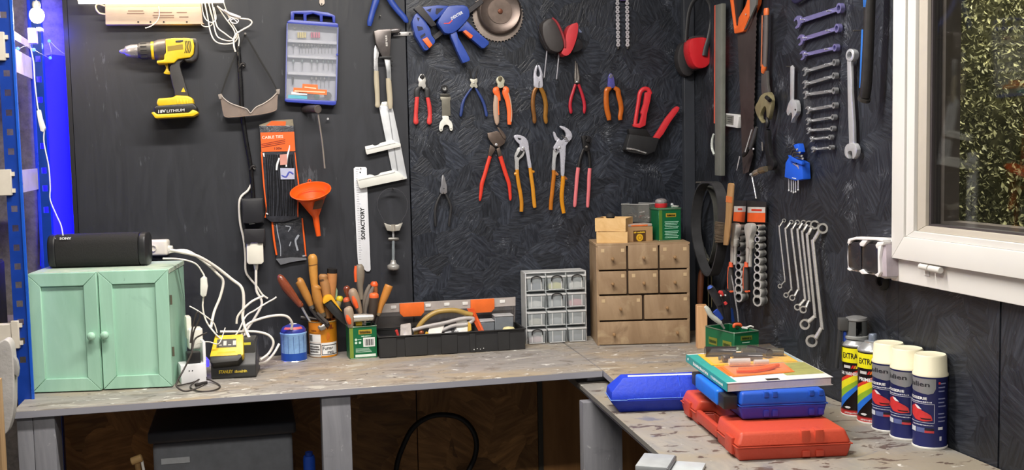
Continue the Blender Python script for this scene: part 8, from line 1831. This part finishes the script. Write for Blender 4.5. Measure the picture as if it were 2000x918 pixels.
for i,(lb,word) in enumerate((('rainbow striped primer can with bare silver nozzle','PRIMER'),('rainbow striped varnish can with grey spray trigger','CAR VARNISH'))):
    c=can_center(*cs[3+i],.0325); r=.0325; md=cmid(c); Hb=.158
    t=thing('striped_spray_can',lb,'spray can',c)
    mb=MB(); mb.lathe([(0,.001),(r-.002,.001),(r,0),(r+.0012,.002),(r+.0008,.0045),(r-.0002,.005)],c,(0,0,1),40); mb.build('base_ring',WHITE,t)
    mb=MB(); mb.lathe([(r-.0003,.005),(r-.0003,Hb)],c,(0,0,1),40); mb.build('body',M((28,20,20),.35,.1),t)
    mb=MB(); mb.lathe([(r-.0002,Hb),(r+.0008,Hb+.001),(r+.0008,Hb+.004),(r*.9,Hb+.009),(r*.6,Hb+.018),(r*.55,Hb+.019),(r*.55,Hb+.022),(r*.4,Hb+.023),(0,Hb+.023)],c,(0,0,1),40); mb.build('shoulder',M((176,178,180),.3,.6),t)
    def cpch(a,b,z0,z1,cc,nm,dr=.0004):
        mb=MB(); cylpatch(mb,c,r+dr,md+a/r,md+b/r,Hb*z0,Hb*z1,16); mb.build(nm,M(cc,.4),t)
    cpch(-.05,.05,.78,.985,(246,226,30),'yellow_band'); cpch(-.05,.05,.03,.085,(196,50,50),'red_band'); cpch(-.05,.05,.085,.10,(120,24,24),'dark_red_band')
    mb=MB(); cyltext(mb,'EXTRA',c,r+.0008,md,-.034,.003,Hb*.84,Hb*.92,.02); mb.build('lettering',M((40,36,20),.5),t)
    mb=MB(); cyltext(mb,word,c,r+.0006,md,-.044 if i else -.034,.006,Hb*.60,Hb*.65,.03); mb.build('lettering',M((236,236,236),.5),t)
    for k,cc in enumerate(((200,40,40),(226,120,40),(240,222,40),(60,150,70),(40,90,200))):
        mb=MB(); x=-.012+k*.005; cylpoly(mb,c,r+.0006,md,[(x,Hb*.70),(x+.004,Hb*.70),(x+.007,Hb*.745),(x+.003,Hb*.745)],4); mb.build('small_stripe',M(cc,.4),t)
    cpch(-.030,-.013,.70,.74,(196,192,190),'brand_patch',.0006)
    bd=[(.090,.106),(.082,.098),(.065,.084),(.048,.073),(.026,.060)]
    for k,cc in enumerate(STRP):
        (l0,m0),(l1,m1)=bd[k],bd[k+1]; ex_=lambda l,m_,u_: l+(m_-l)*(u_+.030)/.030
        q=[(-.042,max(.017,ex_(l0,m0,-.042))),(.032,ex_(l0,m0,.032)),(.032,ex_(l1,m1,.032)),(-.042,max(.016,ex_(l1,m1,-.042)))]
        mb=MB(); cylpoly(mb,c,r+.0004+.00005*k,md,q,24); mb.build('rainbow_stripe',M(cc,.4),t)
    mb=MB(); cylpoly(mb,c,r+.0006,md,[(-.028,Hb*.135),(-.022,Hb*.15),(-.014,Hb*.15),(-.012,Hb*.135),(-.016,Hb*.12),(-.024,Hb*.12)],8); mb.build('oval_logo',M((220,220,220),.4),t)
    mb=MB(); cyltext(mb,'~13',c,r+.0006,md,-.028,.006,Hb*.045,Hb*.07,.01); mb.build('lettering',M((240,200,200),.5),t)
    top=c+V3(0,0,Hb+.023)
    if i==0:
        mb=MB(); mb.lathe([(.0095,0),(.0095,.012),(.008,.015),(0,.0155)],top,(0,0,1),18); mb.build('nozzle',M((120,130,146),.35,.4),t)
    else:
        TGm=M((92,94,94),.5,var=.06)
        mb=MB(); mb.lathe([(.0045,-.002),(.0045,.016),(0,.016)],top,(0,0,1),14); mb.build('nozzle',BLACK,t)
        mb=MB(); mb.lathe([(.026,-.006),(.027,-.002),(.027,.000),(.024,.001),(.024,-.006),(.026,-.006)],top,(0,0,1),28); mb.build('collar',M((150,152,150),.45),t)
        a0=md+.62
        mb=MB(); mb.lathe([(.024,.001),(.023,.034),(.0215,.034),(.0225,.001),(.024,.001)],top,(0,0,1),26,(math.cos(md),math.sin(md),0),.55,2*math.pi-.55+.5); mb.build('cowl',TGm,t)
        mb=MB(); mb.lathe([(0,.034),(.023,.034),(.0245,.036),(.023,.041),(.012,.044),(0,.0445)],top,(0,0,1),28); mb.build('cowl_top',M((112,112,112),.45),t)
        hd=Vector((math.cos(md-1.35),math.sin(md-1.35),0)); sd2=hd.cross(V3(0,0,1))
        mb=MB(); mb.hexa([top+hd*x+sd2*y+V3(0,0,z) for z in (.012,.040) for x,y in ((.020,-.013),(.040,-.012),(.040,.012),(.020,.013))]); mb.build('trigger_housing',M((70,70,70),.5),t,.003,2)
        mb=MB(); mb.hexa([top+hd*x+sd2*y+V3(0,0,z) for z,xa,xb in ((-.075,.041,.046),(.012,.033,.040)) for x,y in ((xa,-.009),(xb,-.009),(xb,.009),(xa,.009))]); mb.build('trigger_grip',M((44,46,50),.5),t,.002,2)
        mb=MB(); mb.hexa([top+hd*x+sd2*y+V3(0,0,z) for z in (-.014,.010) for x,y in ((.022,-.005),(.030,-.005),(.030,.005),(.022,.005))]); mb.build('blue_trigger',M((40,80,190),.4),t,.002,2)

# ------------------------------------------------------------------ grey metal block at the bench front
a=lt(1300,903)
t=thing('metal_bracket','light grey metal bracket at the lower edge of the side bench','bracket',a)
fm=Fr(lt(1297,916),-.55)
mb=MB(); fm.box(mb,-.05,.012,-.03,.06,.0004,.012); mb.build('block',M((176,180,182),.4,.2),t,.002,2)
mb=MB(); fm.box(mb,.018,.075,-.05,.035,.0004,.008); mb.build('plate',M((196,202,204),.35,.2),t,.002,2)
mb=MB(); fm.box(mb,.013,.0175,-.05,.04,.0004,.016); mb.build('web',M((110,112,114),.4,.4),t,.001,1)

# ------------------------------------------------------------------ under the bench
UB=.52
t=thing('storage_box','translucent grey storage box with lid under the bench','storage box',(.0,2.95,0))
pl=Plane((0,2.88,0),(0,-1,0)); x0=pl.at('px',298,880).x; x1=pl.at('px',572,880).x; zt_=pl.at('px',430,842).z
mb=MB(); mb.bx(x0,x1,2.88,3.15,zt_-.30,zt_-.02); mb.build('tub',M((128,132,138),.35,alpha=.75,var=.15),t,.012,3)
mb=MB(); mb.bx(x0-.01,x1+.01,2.87,3.16,zt_-.019,zt_+.012); mb.build('lid',M((70,72,78),.4,alpha=.9,var=.15),t,.008,3)
mb=MB(); mb.bx(x0+.02,x0+.09,2.878,2.879,zt_-.075,zt_-.06); mb.build('embossed_mark',M((180,184,188),.4),t)
sh=thing('under_shelf','dark lower shelf board under the workbench','shelf',(.1,3.0,0)); mb=MB(); mb.bx(xl+.05,FP.at('px',628,850,-.05).x,2.80,D-.005,zt_-.325,zt_-.3005); mb.build('board',M_RAWPLY,sh)
for x in (xl+.08,x1-.01): mb=MB(); mb.bx(x,x+.03,2.82,2.86,0,zt_-.3255); mb.build('shelf_leg',M_RAWPLY,sh)
zsf=zt_-.3003
pl=Plane((0,2.90,0),(0,-1,0)); cx_=pl.at('px',604,905).x; zc=pl.at('px',604,890).z
t=thing('blue_bottle','blue bottle under the bench beside the middle leg','bottle',(cx_,2.90,zsf)); mb=MB(); mb.lathe([(0,0),(.016,0),(.016,zc-zsf-.01),(.014,zc-zsf),(0,zc-zsf)],(cx_,2.90,zsf),(0,0,1),20); mb.build('body',M((24,70,170),.4),t); MB().disc((cx_,2.90,zc+.0002),(0,0,1),.010,.010,16).build('cap',M((20,56,140),.4),t)
pl=Plane((0,2.80,0),(0,-1,0)); ha=pl.at('px',268,904); t=thing('wooden_mallet','wooden mallet end with white stick under the bench','mallet',(ha.x,2.83,zsf))
mb=MB(); mb.tube([ha+V3(-.014,.0,.004),ha+V3(.012,0,.012)],.010,14); mb.build('head',M((176,142,92),.6),t,.002,1); MB().tube([ha,V3(ha.x+.02,2.83,zsf)],.007,12).build('shaft',M((140,108,66),.6),t); mb=MB(); q=pl.at('px',277,900); mb.tube([q,V3(q.x+.03,2.83,zsf)],.0035,8); mb.build('white_stick',WHITE,t)
# black hose loop
t=thing('hose_loop','black rubber hose loop leaning on the brown board under the bench','hose',BW.at('px',850,918,.05))
q=[(775,940),(776,905),(788,870),(805,838),(830,818),(860,810),(895,815),(918,833),(930,860),(928,890),(916,918),(900,945)]
mb=MB(); mb.rod(BW,'px',[(x,y,5.2) for x,y in q]+[(880,965,5.2),(840,975,5.2),(800,965,5.2)],.05,4,12,1.0,True); mb.build('hose',M((14,14,15),.5),t)
